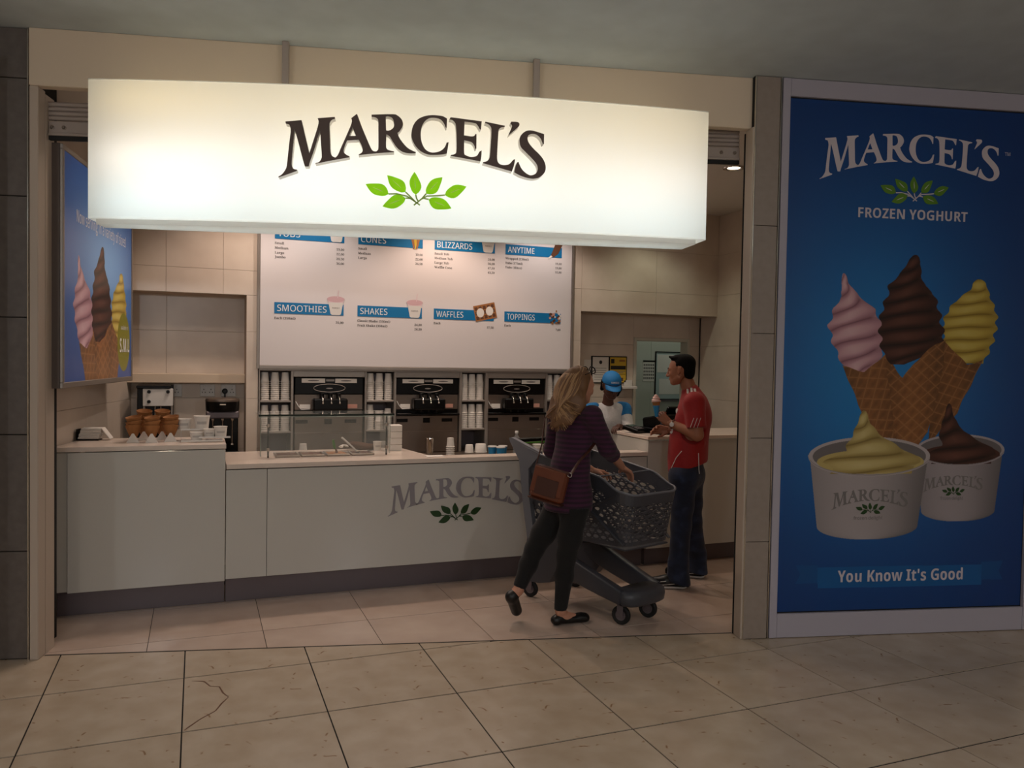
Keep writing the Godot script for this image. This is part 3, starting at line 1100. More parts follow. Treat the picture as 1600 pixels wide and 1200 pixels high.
# ---------- printed pictures ----------
# profile: pairs (t, half width) and the centre line drifts from cx0 to cx1
func swirl(im: Image, tip: Vector2, pts: Array, bottom: float, base: Color, dark: Color, light: Color, turns: float, slant: float) -> void:
	# pts: rows [y, x_left, x_right] in pixels
	var y0 := int(tip.y)
	for y in range(maxi(y0, 0), mini(int(bottom), im.get_height())):
		var l := tip.x
		var r := tip.x
		for i in pts.size():
			var a: Array = [tip.y, tip.x, tip.x] if i == 0 else pts[i - 1]
			var b: Array = pts[i]
			if y >= a[0] and (y <= b[0] or i == pts.size() - 1):
				var f := clampf((y - a[0]) / maxf(b[0] - a[0], 0.01), 0.0, 1.0)
				var g := sqrt(f) if i == 0 else f
				l = lerpf(a[1], b[1], g)
				r = lerpf(a[2], b[2], g)
		var ph := (y - y0) / (bottom - y0)
		var bulge := 0.035 * (r - l) * sin(ph * turns * TAU)
		l -= bulge
		r += 0.035 * (r - l) * sin(ph * turns * TAU + 1.2)
		if r - l < 0.5:
			continue
		for x in range(maxi(int(l), 0), mini(int(r) + 1, im.get_width())):
			var u := clampf((x - l) / (r - l), 0.0, 1.0)
			var band := ph * turns + (u - 0.5) * slant + 0.06 * sin(u * 7.0 + ph * 9.0)
			var q := band - floorf(band)
			var sh := pow(sin(PI * clampf(q * 1.04, 0, 1)), 0.55)   # round ridge with a narrow crease
			var side := 1.0 - 0.45 * pow(absf(u - 0.42) / 0.6, 2.0)
			var c := dark.lerp(base, clampf(sh * side * 1.15, 0.0, 1.0))
			c = c.lerp(light, clampf((sh - 0.72) * 2.2 * (1.0 - absf(u - 0.38) * 2.2), 0.0, 0.8))
			im.set_pixel(x, y, c)

func waffle(im: Image, poly: PackedVector2Array, c0: Color, line: Color, ang: float, pitch: float, seed_k: float) -> void:
	var lo := poly[0]
	var hi := poly[0]
	for p in poly:
		lo = lo.min(p)
		hi = hi.max(p)
	var d1 := Vector2(cos(ang), sin(ang))
	var d2 := Vector2(cos(ang + 1.35), sin(ang + 1.35))
	for y in range(maxi(int(lo.y), 0), mini(int(hi.y) + 1, im.get_height())):
		for x in range(maxi(int(lo.x), 0), mini(int(hi.x) + 1, im.get_width())):
			var p := Vector2(x, y)
			var w := p + Vector2(sin(y * 0.09 + seed_k), sin(x * 0.11 + seed_k)) * 1.6
			if not Geometry2D.is_point_in_polygon(w, poly):
				continue
			var a := absf(fposmod(p.dot(d1) / pitch, 1.0) - 0.5) * 2.0
			var b := absf(fposmod(p.dot(d2) / pitch, 1.0) - 0.5) * 2.0
			var k := maxf(a, b)
			var u := (x - lo.x) / maxf(hi.x - lo.x, 1.0)
			var c := c0.darkened(0.30 * pow(absf(u - 0.45) * 1.7, 1.5) + 0.10 * sin(x * 0.3 + y * 0.21 + seed_k) * 0.4 + 0.12 * (1.0 - k))
			if k > 0.88:
				c = c.lerp(line, 0.5)
			im.set_pixel(x, y, c)

func ellipse_fill(im: Image, c: Vector2, r: Vector2, col: Color, edge := 0.0, from_y := -1e9) -> void:
	for y in range(maxi(int(c.y - r.y), 0), mini(int(c.y + r.y) + 1, im.get_height())):
		if y < from_y:
			continue
		for x in range(maxi(int(c.x - r.x), 0), mini(int(c.x + r.x) + 1, im.get_width())):
			var q := ((Vector2(x, y) - c) / r).length()
			if q <= 1.0 and q >= edge:
				im.set_pixel(x, y, col)

func tub_print(im: Image, cx: float, top: float, rx: float, ry: float, bottom: float, rb: float, ice: Color, ice_d: Color, ice_l: Color, tip: Vector2, paper: Color) -> void:
	# body
	for y in range(int(top), int(bottom + ry * 0.7)):
		var f := clampf((y - top) / (bottom - top), 0.0, 1.0)
		var hw := lerpf(rx * 0.97, rb, f)
		if y > bottom:
			var e := (y - bottom) / (ry * 0.7)
			hw = rb * sqrt(maxf(0.0, 1.0 - e * e))
		for x in range(int(cx - hw), int(cx + hw)):
			if x >= 0 and x < im.get_width() and y < im.get_height():
				var u := (x - cx) / maxf(hw, 1.0)
				im.set_pixel(x, y, paper.darkened(0.10 + 0.22 * u * u + 0.10 * u))
	ellipse_fill(im, Vector2(cx, top), Vector2(rx, ry), paper.darkened(0.05))
	ellipse_fill(im, Vector2(cx, top), Vector2(rx * 0.93, ry * 0.86), paper.darkened(0.42))
	ellipse_fill(im, Vector2(cx + rx * 0.02, top + ry * 0.28), Vector2(rx * 0.88, ry * 0.62), ice)
	var p := [[top - (top - tip.y) * 0.72, tip.x - rx * 0.10, tip.x + rx * 0.10], [top - (top - tip.y) * 0.40, tip.x - rx * 0.2, tip.x + rx * 0.34], [top - ry * 0.2, cx - rx * 0.42, cx + rx * 0.66], [top + ry * 0.3, cx - rx * 0.74, cx + rx * 0.88], [top + ry * 0.72, cx - rx * 0.6, cx + rx * 0.66]]
	swirl(im, tip, p, top + ry * 0.9, ice, ice_d, ice_l, 4.2, 0.6)
	# front lip of the tub
	for x in range(int(cx - rx), int(cx + rx)):
		var e := sqrt(maxf(0.0, 1.0 - pow((x - cx) / rx, 2.0)))
		for k in 5:
			var y := int(top + ry * e) - k + 1
			if x >= 0 and x < im.get_width() and y < im.get_height():
				im.set_pixel(x, y, paper.darkened(0.04 + 0.05 * k))

func quad_fill(im: Image, poly: PackedVector2Array, col: Color, alpha := 1.0) -> void:
	var lo := poly[0]
	var hi := poly[0]
	for p in poly:
		lo = lo.min(p)
		hi = hi.max(p)
	for y in range(maxi(int(lo.y), 0), mini(int(hi.y) + 1, im.get_height())):
		for x in range(maxi(int(lo.x), 0), mini(int(hi.x) + 1, im.get_width())):
			if Geometry2D.is_point_in_polygon(Vector2(x, y), poly):
				im.set_pixel(x, y, im.get_pixel(x, y).lerp(col, alpha))

func sky_blue(w: int, h: int, deep: Color, bright: Color, cx: float, cy: float) -> Image:
	var s := Image.create(24, 48, false, Image.FORMAT_RGB8)
	for y in 48:
		for x in 24:
			var p := Vector2(x / 23.0 - cx, (y / 47.0 - cy) * 1.5)
			var f := exp(-p.length_squared() * 3.6)
			s.set_pixel(x, y, deep.lerp(bright, f))
	s.resize(w, h, Image.INTERPOLATE_CUBIC)
	return s

const PINK := [Color(0.76, 0.58, 0.61), Color(0.50, 0.33, 0.38), Color(0.86, 0.73, 0.74)]
const CHOC := [Color(0.27, 0.14, 0.115), Color(0.10, 0.045, 0.04), Color(0.45, 0.29, 0.24)]
const YELL := [Color(0.73, 0.63, 0.27), Color(0.50, 0.40, 0.13), Color(0.82, 0.75, 0.45)]

func poly_at(a: Array, k: Vector2) -> PackedVector2Array:
	var p := PackedVector2Array()
	for i in range(0, a.size(), 2):
		p.append(Vector2(a[i], a[i + 1]) * k)
	return p

func rows_at(a: Array, k: Vector2) -> Array:
	var o := []
	for r in a:
		o.append([r[0] * k.y, r[1] * k.x, r[2] * k.x])
	return o

func three_cones(im: Image, k: Vector2, wk: float) -> void:   # percentages of the window poster, scaled by k
	var c0 := Color(0.56, 0.36, 0.20)
	var ln := Color(0.64, 0.45, 0.28)
	swirl(im, Vector2(22.7, 33.2) * k, rows_at([[35.2, 22.0, 24.8], [37.7, 22.4, 29.4], [40.0, 19.6, 35.2], [43.4, 17.6, 39.2], [46.2, 18.8, 40.2], [49.0, 21.2, 39.0], [51.2, 23.4, 36.5], [52.6, 27.0, 33.0]], k), 52.6 * k.y, PINK[0], PINK[1], PINK[2], 6.0, 1.0)
	swirl(im, Vector2(78.0, 33.5) * k, rows_at([[34.4, 75.6, 81.0], [35.7, 74.6, 81.8], [37.7, 69.2, 83.4], [40.0, 65.4, 85.6], [42.6, 63.6, 86.0], [45.8, 64.0, 84.8], [48.6, 66.0, 82.6], [50.4, 69.4, 80.6]], k), 50.6 * k.y, YELL[0], YELL[1], YELL[2], 7.0, 0.35)
	waffle(im, poly_at([64.3, 46.2, 69.0, 48.2, 73.9, 50.8, 80.6, 49.8, 70.5, 60.5, 58.5, 67.0], k), c0.darkened(0.10), ln, 0.5, wk, 2.0)
	waffle(im, poly_at([23.0, 51.2, 27.0, 52.0, 32.0, 52.5, 37.0, 50.5, 40.6, 48.9, 50.0, 56.0, 47.0, 67.0, 38.0, 66.0, 31.2, 60.0], k), c0.darkened(0.04), ln, 0.25, wk, 0.0)
	swirl(im, Vector2(51.6, 29.1) * k, rows_at([[30.3, 48.9, 53.4], [33.2, 45.2, 54.0], [35.2, 41.0, 55.5], [36.4, 41.2, 59.0], [39.6, 38.9, 61.6], [42.8, 37.8, 63.0], [45.9, 38.3, 64.4], [48.5, 39.2, 58.5], [51.0, 43.0, 48.0]], k), 51.0 * k.y, CHOC[0], CHOC[1], CHOC[2], 7.5, 0.75)
	waffle(im, poly_at([40.7, 50.9, 45.0, 52.0, 47.8, 53.6, 52.0, 50.6, 57.0, 48.4, 61.0, 46.6, 64.8, 45.9, 64.0, 52.0, 58.8, 64.5, 52.0, 68.5, 46.0, 67.0], k), c0, ln, 0.9, wk, 1.0)

func window_poster() -> void:
	var w := 700
	var h := 1320
	var im := sky_blue(w, h, Color(0.025, 0.19, 0.42), Color(0.10, 0.48, 0.74), 0.36, 0.52)
	var k := Vector2(w, h) / 100.0
	three_cones(im, k, 27.0)
	tub_print(im, 72.5 * k.x, 68.0 * k.y, 18.6 * k.x, 3.2 * k.y, 80.3 * k.y, 15.4 * k.x, CHOC[0], CHOC[1], CHOC[2], Vector2(67.3, 58.6) * k, Color(0.66, 0.62, 0.63))
	tub_print(im, 35.4 * k.x, 69.3 * k.y, 24.6 * k.x, 3.9 * k.y, 83.2 * k.y, 20.4 * k.x, Color(0.70, 0.62, 0.38), Color(0.48, 0.40, 0.20), Color(0.82, 0.76, 0.55), Vector2(32.6, 60.2) * k, Color(0.70, 0.66, 0.66))
	quad_fill(im, poly_at([6.9, 90.8, 15.9, 90.9, 15.9, 94.4, 7.0, 94.5, 8.8, 92.7], k), Color(0.03, 0.30, 0.52), 0.75)
	quad_fill(im, poly_at([83.0, 90.9, 92.1, 90.7, 90.4, 92.8, 92.2, 94.6, 83.0, 94.5], k), Color(0.03, 0.30, 0.52), 0.75)
	quad_fill(im, poly_at([15.7, 91.3, 83.0, 91.4, 83.2, 95.6, 15.9, 95.5], k), Color(0.03, 0.34, 0.57), 0.9)
	var pm := paint("poster_print", Color.WHITE, 0.35)
	pm.albedo_texture = ImageTexture.create_from_image(im)
	var o := thing("window_poster", "tall blue window poster of frozen yoghurt cones and tubs in a white frame", "poster", front * Transform3D(Basis(), Vector3(3.27, 0, -4.77)))
	var x0 := 2.409 - 3.27
	var x1 := 4.131 - 3.27
	var pn := MB.new()
	var q := [Vector3(x0, 0.164, 0), Vector3(x1, 0.164, 0), Vector3(x1, 3.41, 0), Vector3(x0, 3.41, 0)]
	pn.stri(q[0], q[1], q[2], Vector3.BACK, Vector3.BACK, Vector3.BACK, Vector2(0, 1), Vector2(1, 1), Vector2(1, 0))
	pn.stri(q[0], q[2], q[3], Vector3.BACK, Vector3.BACK, Vector3.BACK, Vector2(0, 1), Vector2(1, 0), Vector2(0, 0))
	var panel := part(o, "poster_panel", pn, pm)
	var bk := MB.new()
	bk.bx(x0 - 0.02, x1 + 0.02, 0.14, 3.43, -0.02, -0.002, 0.0)
	part(o, "backing_board", bk, M.dark_gap)
	for e in [[2.352, 2.402, 0.0, 3.53], [4.138, 4.255, 0.0, 3.53]]:
		var b := MB.new()
		b.bx(e[0] - 3.27, e[1] - 3.27, e[2] + 0.003, e[3] - 0.003, -0.03, 0.022, 0.003)
		part(o, "frame_side", b, M.window_frame)
	for e in [[0.003, 0.155], [3.418, 3.527]]:
		var b := MB.new()
		b.bx(2.403 - 3.27, 4.137 - 3.27, e[0], e[1], -0.03, 0.020, 0.003)
		part(o, "frame_rail", b, M.window_frame)
	# print that lies on the panel
	var lg := Node3D.new()
	lg.name = "shop_name"
	lg.position = Vector3(3.252 - 3.27 - 0.030, 3.046, 0.0)
	o.add_child(lg)
	logo(lg, 0.000848, 0.001, 0.0016, M.poster_white, M.poster_green, M.poster_white, flatly, M.poster_white, null, Vector2(22, -14))
	line_text(o, "lettering", "TM", sans, 0.022, 3.905 - 3.27, 3.13, 0.0015, M.poster_white)
	line_text(o, "lettering", "FROZEN YOGHURT", sansb, 0.062, 3.27 - 3.27, 2.689, 0.0015, M.poster_white, 0.765, HORIZONTAL_ALIGNMENT_CENTER)
	line_text(o, "lettering", "You Know It's Good", sansb, 0.074, 3.262 - 3.27, 0.343, 0.0015, M.poster_white, 0.885, HORIZONTAL_ALIGNMENT_CENTER)
	for e in [[35.4, 78.3, 0.00036, 0.0], [69.5, 75.2, 0.00029, 0.0]]:
		var tl := Node3D.new()
		tl.name = "tub_print"
		tl.position = Vector3(2.409 - 3.27 + e[0] / 100 * 1.722, 3.41 - e[1] / 100 * 3.246, 0.0)
		o.add_child(tl, true)
		logo(tl, e[2], 0.001, 0.0016, M.grey_ink, M.counter_green, M.counter_green, flatly, null, null, Vector2(0, 60))
		line_text(o, "lettering", "frozen delight", sans, 0.022, tl.position.x, tl.position.y - 330 * e[2], 0.0015, M.grey_ink, 560 * e[2], HORIZONTAL_ALIGNMENT_CENTER)

func wall_lightbox() -> void:
	var w := 512
	var h := 620
	var im := sky_blue(w, h, Color(0.13, 0.28, 0.54), Color(0.45, 0.65, 0.85), 0.55, 0.42)
	waffle(im, poly_at([120, 440, 410, 430, 385, 625, 150, 625], Vector2.ONE), Color(0.58, 0.36, 0.19), Color(0.66, 0.46, 0.28), 0.5, 27.0, 3.0)
	# the same three cones, larger, cut by the lower edge
	var full := Image.create(700, 1320, false, Image.FORMAT_RGB8)
	full.fill(Color(1, 0, 1))
	three_cones(full, Vector2(7.0, 13.2), 27.0)
	var cut := full.get_region(Rect2i(110, 375, 510, 420))
	cut.resize(430, 432, Image.INTERPOLATE_NEAREST)
	for y in cut.get_height():
		for x in cut.get_width():
			var c := cut.get_pixel(x, y)
			if not (c.r > 0.9 and c.b > 0.9 and c.g < 0.1):
				var yy := 198 + y
				if yy < h:
					im.set_pixel(48 + x, yy, c)
	ellipse_fill(im, Vector2(440, 500), Vector2(58, 100), Color(0.48, 0.46, 0.05))
	var pm := paint("lightbox_print", Color.WHITE, 0.3)
	pm.albedo_texture = ImageTexture.create_from_image(im)
	pm.emission_enabled = true
	pm.emission = Color.BLACK
	pm.emission_texture = pm.albedo_texture
	pm.emission_energy_multiplier = 0.14
	var a := Vector3(-0.736, 0, -5.30)
	var b := Vector3(-0.482, 0, -6.96)
	var dir := (b - a).normalized()
	var ln := a.distance_to(b)
	var xf := Transform3D(Basis(dir, Vector3.UP, dir.cross(Vector3.UP)), a)
	var o := thing("wall_light_box", "blue lit poster box of three cones on the side wall over the tall counter", "light box", xf)
	var y0 := 1.53
	var y1 := 2.95
	var cs := MB.new()
	cs.xf = Transform3D(Basis(Vector3(1, 0, 0), Vector3(0, 0, -1), Vector3(0, 1, 0)), Vector3.ZERO)
	cs.extrude(PackedVector2Array([Vector2(0.0, 0.012), Vector2(ln, 0.012), Vector2(ln, 0.155), Vector2(0.0, 0.275)]), y0, y1)
	part(o, "casing", cs, M.box_side)
	var fr := MB.new()
	fr.bx(0.0, ln, y0, y0 + 0.035, -0.012, 0.006, 0.003)
	fr.bx(0.0, ln, y1 - 0.03, y1, -0.012, 0.006, 0.003)
	fr.bx(0.0, 0.03, y0 + 0.035, y1 - 0.03, -0.012, 0.006, 0.003)
	fr.bx(ln - 0.03, ln, y0 + 0.035, y1 - 0.03, -0.012, 0.006, 0.003)
	part(o, "frame", fr, M.alu)
	var pn := MB.new()
	var q := [Vector3(0.03, y0 + 0.035, 0), Vector3(ln - 0.03, y0 + 0.035, 0), Vector3(ln - 0.03, y1 - 0.03, 0), Vector3(0.03, y1 - 0.03, 0)]
	pn.stri(q[0], q[1], q[2], Vector3.BACK, Vector3.BACK, Vector3.BACK, Vector2(0, 1), Vector2(1, 1), Vector2(1, 0))
	pn.stri(q[0], q[2], q[3], Vector3.BACK, Vector3.BACK, Vector3.BACK, Vector2(0, 1), Vector2(1, 0), Vector2(0, 0))
	part(o, "poster_panel", pn, pm)
	line_text(o, "lettering", "Now serving in a variety of sizes!", sans, 0.075, 0.27, 2.54, 0.0015, M.white_ink, 1.20)
	line_text(o, "lettering", "available in", sans, 0.03, ln * 0.855 - 0.10, 1.92, 0.0015, M.white_ink, 0.2)
	line_text(o, "lettering", "S.M.L", sansb, 0.10, ln * 0.855 - 0.13, 1.75, 0.0015, M.white_ink, 0.28)

# ---------- counters ----------
func counters() -> void:
	var zf := -5.88
	# tall counter by the side wall
	var o := thing("tall_counter", "tall white gloss counter by the side wall, carrying the waffle cones and tubs", "counter", at(-0.36, 0, zf))
	var x0 := -0.885 + 0.36
	var x1 := 0.183 + 0.36
	var b := MB.new()
	b.bx(x0, -0.785 + 0.36 - 0.002, 0.172, 1.088, -0.03, -0.008, 0.003)
	part(o, "side_panel", b, M.gloss_panel)
	b = MB.new()
	b.bx(-0.785 + 0.36, x1, 0.168, 1.088, -0.02, 0.010, 0.003)
	part(o, "front_panel", b, M.gloss_panel)
	b = MB.new()
	b.xf = Transform3D(Basis(Vector3(1, 0, 0), Vector3(0, 0, -1), Vector3(0, 1, 0)), Vector3.ZERO)
	b.extrude(PackedVector2Array([Vector2(x0, -0.008), Vector2(x1 + 0.004, -0.008), Vector2(x1 + 0.004, 0.57), Vector2(x0 + 0.125, 0.57)]), 1.094, 1.124)
	part(o, "counter_top", b, M.solid_top)
	b = MB.new()
	b.bx(x0 + 0.03, x1, 0.0, 0.168, -0.09, -0.07, 0.002)
	part(o, "kickboard", b, M.kick)
	b = MB.new()
	b.bx(x1 - 0.02, x1, 0.168, 1.088, -0.55, -0.021, 0.003)
	b.bx(x0 + 0.14, x1 - 0.021, 0.168, 1.088, -0.55, -0.53, 0.003)
	part(o, "end_panel", b, M.gloss_panel)
	# long low counter
	o = thing("long_counter", "long low white gloss counter with the shop name and sprig on its front", "counter", at(1.87, 0, zf))
	var e0 := 0.19 - 1.87
	var e1 := 3.555 - 1.87
	var cuts := [0.186, 0.462, 2.62, 3.555]
	for i in 3:
		b = MB.new()
		b.bx(cuts[i] - 1.87 + 0.0015, cuts[i + 1] - 1.87 - 0.0015, 0.178, 0.942, -0.06, 0.0, 0.002)
		part(o, "front_panel", b, M.gloss_panel)
	b = MB.new()   # top: deep as far as the sneeze guard, then a narrow ledge
	b.xf = Transform3D(Basis(Vector3(1, 0, 0), Vector3(0, 0, -1), Vector3(0, 1, 0)), Vector3.ZERO)
	b.extrude(PackedVector2Array([Vector2(e0, -0.006), Vector2(e1, -0.006), Vector2(e1, 0.17), Vector2(1.70 - 1.87, 0.17), Vector2(1.60 - 1.87, 0.78), Vector2(e0, 0.76)]), 0.95, 0.982)
	part(o, "counter_top", b, M.solid_top)
	b = MB.new()
	b.bx(e0, e1, 0.0, 0.178, -0.16, -0.07, 0.002)
	part(o, "kickboard", b, M.kick)
	b = MB.new()
	b.bx(e0 + 0.01, 1.60 - 1.87, 0.182, 0.949, -0.74, -0.062, 0.002)
	b.bx(1.60 - 1.87, e1, 0.182, 0.949, -0.14, -0.062, 0.002)
	part(o, "carcass", b, M.cream_paint)
	var lg := Node3D.new()
	lg.name = "shop_name"
	lg.position = Vector3(1.853 - 1.87 + 0.004, 0.668, 0.0005)
	o.add_child(lg)
	logo(lg, 0.00074, 0.0005, 0.004, M.counter_grey, M.counter_green, M.counter_green, flatly, null, null, Vector2(-30, 38))
	# till counter
	o = thing("till_counter", "taller white counter with the till on top, where the man in red stands", "counter", at(4.40, 0, zf))
	x0 = 3.562 - 4.40
	x1 = 5.24 - 4.40
	b = MB.new()
	b.bx(x0, x0 + 0.03, 0.15, 1.078, -0.62, -0.02, 0.003)
	part(o, "side_panel", b, M.gloss_panel)
	b = MB.new()
	b.bx(x0, x1, 0.152, 1.078, -0.02, 0.0, 0.003)
	part(o, "front_panel", b, M.gloss_panel)
	b = MB.new()
	b.bx(x0 - 0.006, x1, 1.084, 1.114, -0.64, 0.008, 0.004)
	part(o, "counter_top", b, M.solid_top)
	b = MB.new()
	b.bx(x0 + 0.02, x1, 0.0, 0.152, -0.5, -0.06, 0.002)
	part(o, "kickboard", b, M.kick)

# ---------- menu board ----------
func menu_board() -> void:
	var o := thing("menu_board", "large white menu board with blue headings over the yoghurt machines", "menu board", at(2.0, 1.66, -7.28))
	var b := MB.new()
	b.bx(-1.50, 1.485, 0.0, 1.50, -0.02, 0.0, 0.002)
	part(o, "board", b, M.menu_white)
	b = MB.new()
	b.bx(-1.525, -1.502, -0.03, 1.53, -0.02, 0.012, 0.002)
	b.bx(1.487, 1.510, -0.03, 1.53, -0.02, 0.012, 0.002)
	b.bx(-1.502, 1.487, -0.03, -0.002, -0.02, 0.012, 0.002)
	b.bx(-1.502, 1.487, 1.502, 1.53, -0.02, 0.012, 0.002)
	part(o, "frame", b, M.alu)
	var xs := [0.62, 1.345, 2.06, 2.77]
	var tops := [["TUBS", ["Small", "Medium", "Large", "Jumbo"], ["19,00", "22,00", "26,50", "36,00"]], ["CONES", ["Small", "Medium", "Large"], ["19,00", "22,00", "26,50"]], ["BLIZZARDS", ["Small Tub", "Medium Tub", "Large Tub", "Waffle Cone"], ["26,00", "36,00", "47,50", "43,50"]], ["ANYTIME", ["Wrapped (150ml)", "Tubs (175ml)", "Tubs (1litre)"], ["19,00", "19,00", "52,00"]]]
	var lows := [["SMOOTHIES", ["Each (350ml)"], ["31,00"]], ["SHAKES", ["Classic Shake (350ml)", "Fruit Shake (350ml)"], ["24,00", "26,50"]], ["WAFFLES", ["Each"], ["37,50"]], ["TOPPINGS", ["Each"], ["7,00"]]]
	for r in 2:
		for c in 4:
			var e: Array = (tops if r == 0 else lows)[c]
			var x: float = xs[c] - 2.0
			var y: float = (2.765 if r == 0 else 2.115) - 1.66
			var bar := MB.new()
			bar.bx(x, x + 0.60, y, y + 0.098, 0.0, 0.003, 0.0)
			var bp := part(o, "heading_bar", bar, M.menu_blue)
			line_text(bp, "lettering", e[0], sans, 0.056, x + 0.024, y + 0.021, 0.004, M.white_ink, [0.19, 0.23, 0.345, 0.28, 0.425, 0.25, 0.265, 0.295][r * 4 + c])
			for i in e[1].size():
				line_text(o, "lettering", e[1][i], serif, 0.0200, x, y - 0.048 - i * 0.042, 0.001, M.menu_ink)
			for i in e[2].size():
				line_text(o, "lettering", e[2][i], serif, 0.0200, x + 0.60, y - 0.068 - (i * 0.042 if e[2].size() > 1 else 0.0) - (0.0 if e[2].size() > 1 else 0.004), 0.001, M.menu_ink, 0.0, HORIZONTAL_ALIGNMENT_RIGHT)
			menu_picture(o, e[0], x + 0.53, y)

func disc_poly(c: Vector2, r: Vector2, n := 20) -> PackedVector2Array:
	var p := PackedVector2Array()
	for i in n:
		p.append(c + Vector2(cos(TAU * i / n), sin(TAU * i / n)) * r)
	return p

func flat_shape(o: Node, called: String, poly: PackedVector2Array, z: float, m: Material) -> MeshInstance3D:
	var b := MB.new()
	b.extrude(poly, z - 0.0008, z, true, true, false)
	return part(o, called, b, m)

func menu_picture(o: Node3D, kind: String, x: float, y: float) -> void:   # small prints that overlap the blue bars
	var c := Vector2(x, y)
	match kind:
		"SMOOTHIES", "SHAKES", "BLIZZARDS", "TUBS":
			var tall := kind in ["SMOOTHIES", "SHAKES"]
			var h := 0.115 if tall else 0.11
			flat_shape(o, "cup_print", PackedVector2Array([c + Vector2(-0.046, 0.012), c + Vector2(-0.034, 0.004), c + Vector2(0.034, 0.004), c + Vector2(0.046, 0.012), c + Vector2(0.066, h), c + Vector2(-0.066, h)]), 0.0045, M.white_plastic)
			flat_shape(o, "cup_print", disc_poly(c + Vector2(0, h + (0.03 if tall else 0.008)), Vector2(0.078 if tall else 0.066, 0.026 if tall else 0.014)), 0.0050, M.get("print_pink") if M.has("print_pink") else paint("print_pink", Color(0.80, 0.66, 0.68), 0.5))
			if tall:
				flat_shape(o, "cup_print", PackedVector2Array([c + Vector2(-0.066, h), c + Vector2(0.066, h), c + Vector2(0.074, h + 0.03), c + Vector2(-0.074, h + 0.03)]), 0.0047, M.get("print_haze") if M.has("print_haze") else paint("print_haze", Color(0.86, 0.76, 0.78), 0.5))
				flat_shape(o, "straw_print", PackedVector2Array([c + Vector2(0.012, h + 0.04), c + Vector2(0.018, h + 0.04), c + Vector2(0.026, h + 0.11), c + Vector2(0.020, h + 0.11)]), 0.0053, M.print_haze)
			line_text(o, "lettering", "MARCEL'S", serif, 0.012, c.x, c.y + 0.06, 0.0052, M.grey_ink, 0.065, HORIZONTAL_ALIGNMENT_CENTER)
		"CONES":
			for k in 3:
				var s := (k - 1) * 0.032
				flat_shape(o, "cone_print", PackedVector2Array([c + Vector2(s * 0.45 - 0.004, -0.012), c + Vector2(s * 0.45 + 0.004, -0.012), c + Vector2(s + 0.022, 0.13), c + Vector2(s - 0.022, 0.13)]), 0.0045 + 0.0006 * k, [M.waffle, M.yellow_paper, M.waffle][k])
		"ANYTIME":
			flat_shape(o, "bar_print", PackedVector2Array([c + Vector2(-0.050, 0.02), c + Vector2(-0.02, 0.0), c + Vector2(0.03, 0.04), c + Vector2(0.075, 0.13), c + Vector2(0.05, 0.16), c + Vector2(0.0, 0.14)]), 0.0045, M.waffle_dark)
			flat_shape(o, "stick_print", PackedVector2Array([c + Vector2(-0.082, -0.008), c + Vector2(-0.070, -0.018), c + Vector2(-0.03, 0.012), c + Vector2(-0.044, 0.022)]), 0.0045, M.paper)
		"WAFFLES":
			var t := Transform2D(0.22, c + Vector2(-0.02, 0.085))
			flat_shape(o, "waffle_print", t * PackedVector2Array([Vector2(-0.11, -0.075), Vector2(0.11, -0.075), Vector2(0.11, 0.075), Vector2(-0.11, 0.075)]), 0.0045, M.waffle)
			for i in 5:
				for j in 3:
					flat_shape(o, "waffle_print", t * PackedVector2Array([Vector2(-0.1 + i * 0.042, -0.062 + j * 0.045), Vector2(-0.07 + i * 0.042, -0.062 + j * 0.045), Vector2(-0.07 + i * 0.042, -0.03 + j * 0.045), Vector2(-0.1 + i * 0.042, -0.03 + j * 0.045)]), 0.005, M.waffle_dark)
			for k in 2:
				flat_shape(o, "scoop_print", disc_poly(t * Vector2(-0.05 + k * 0.095, 0.0), Vector2(0.038, 0.044)), 0.0056, M.paper)
		"TOPPINGS":
			var cols := [M.waffle_dark, M.pink_paper, M.nut_brown, M.paper, M.waffle]
			for i in 26:
				var p := c + Vector2(rng.randf_range(-0.07, 0.07), rng.randf_range(0.0, 0.12))
				if (p - c - Vector2(0, 0.06)).length() < 0.072:
					flat_shape(o, "topping_print", disc_poly(p, Vector2(rng.randf_range(0.008, 0.018), rng.randf_range(0.008, 0.016)), 6), 0.0045 + i * 0.00006, cols[i % 5])

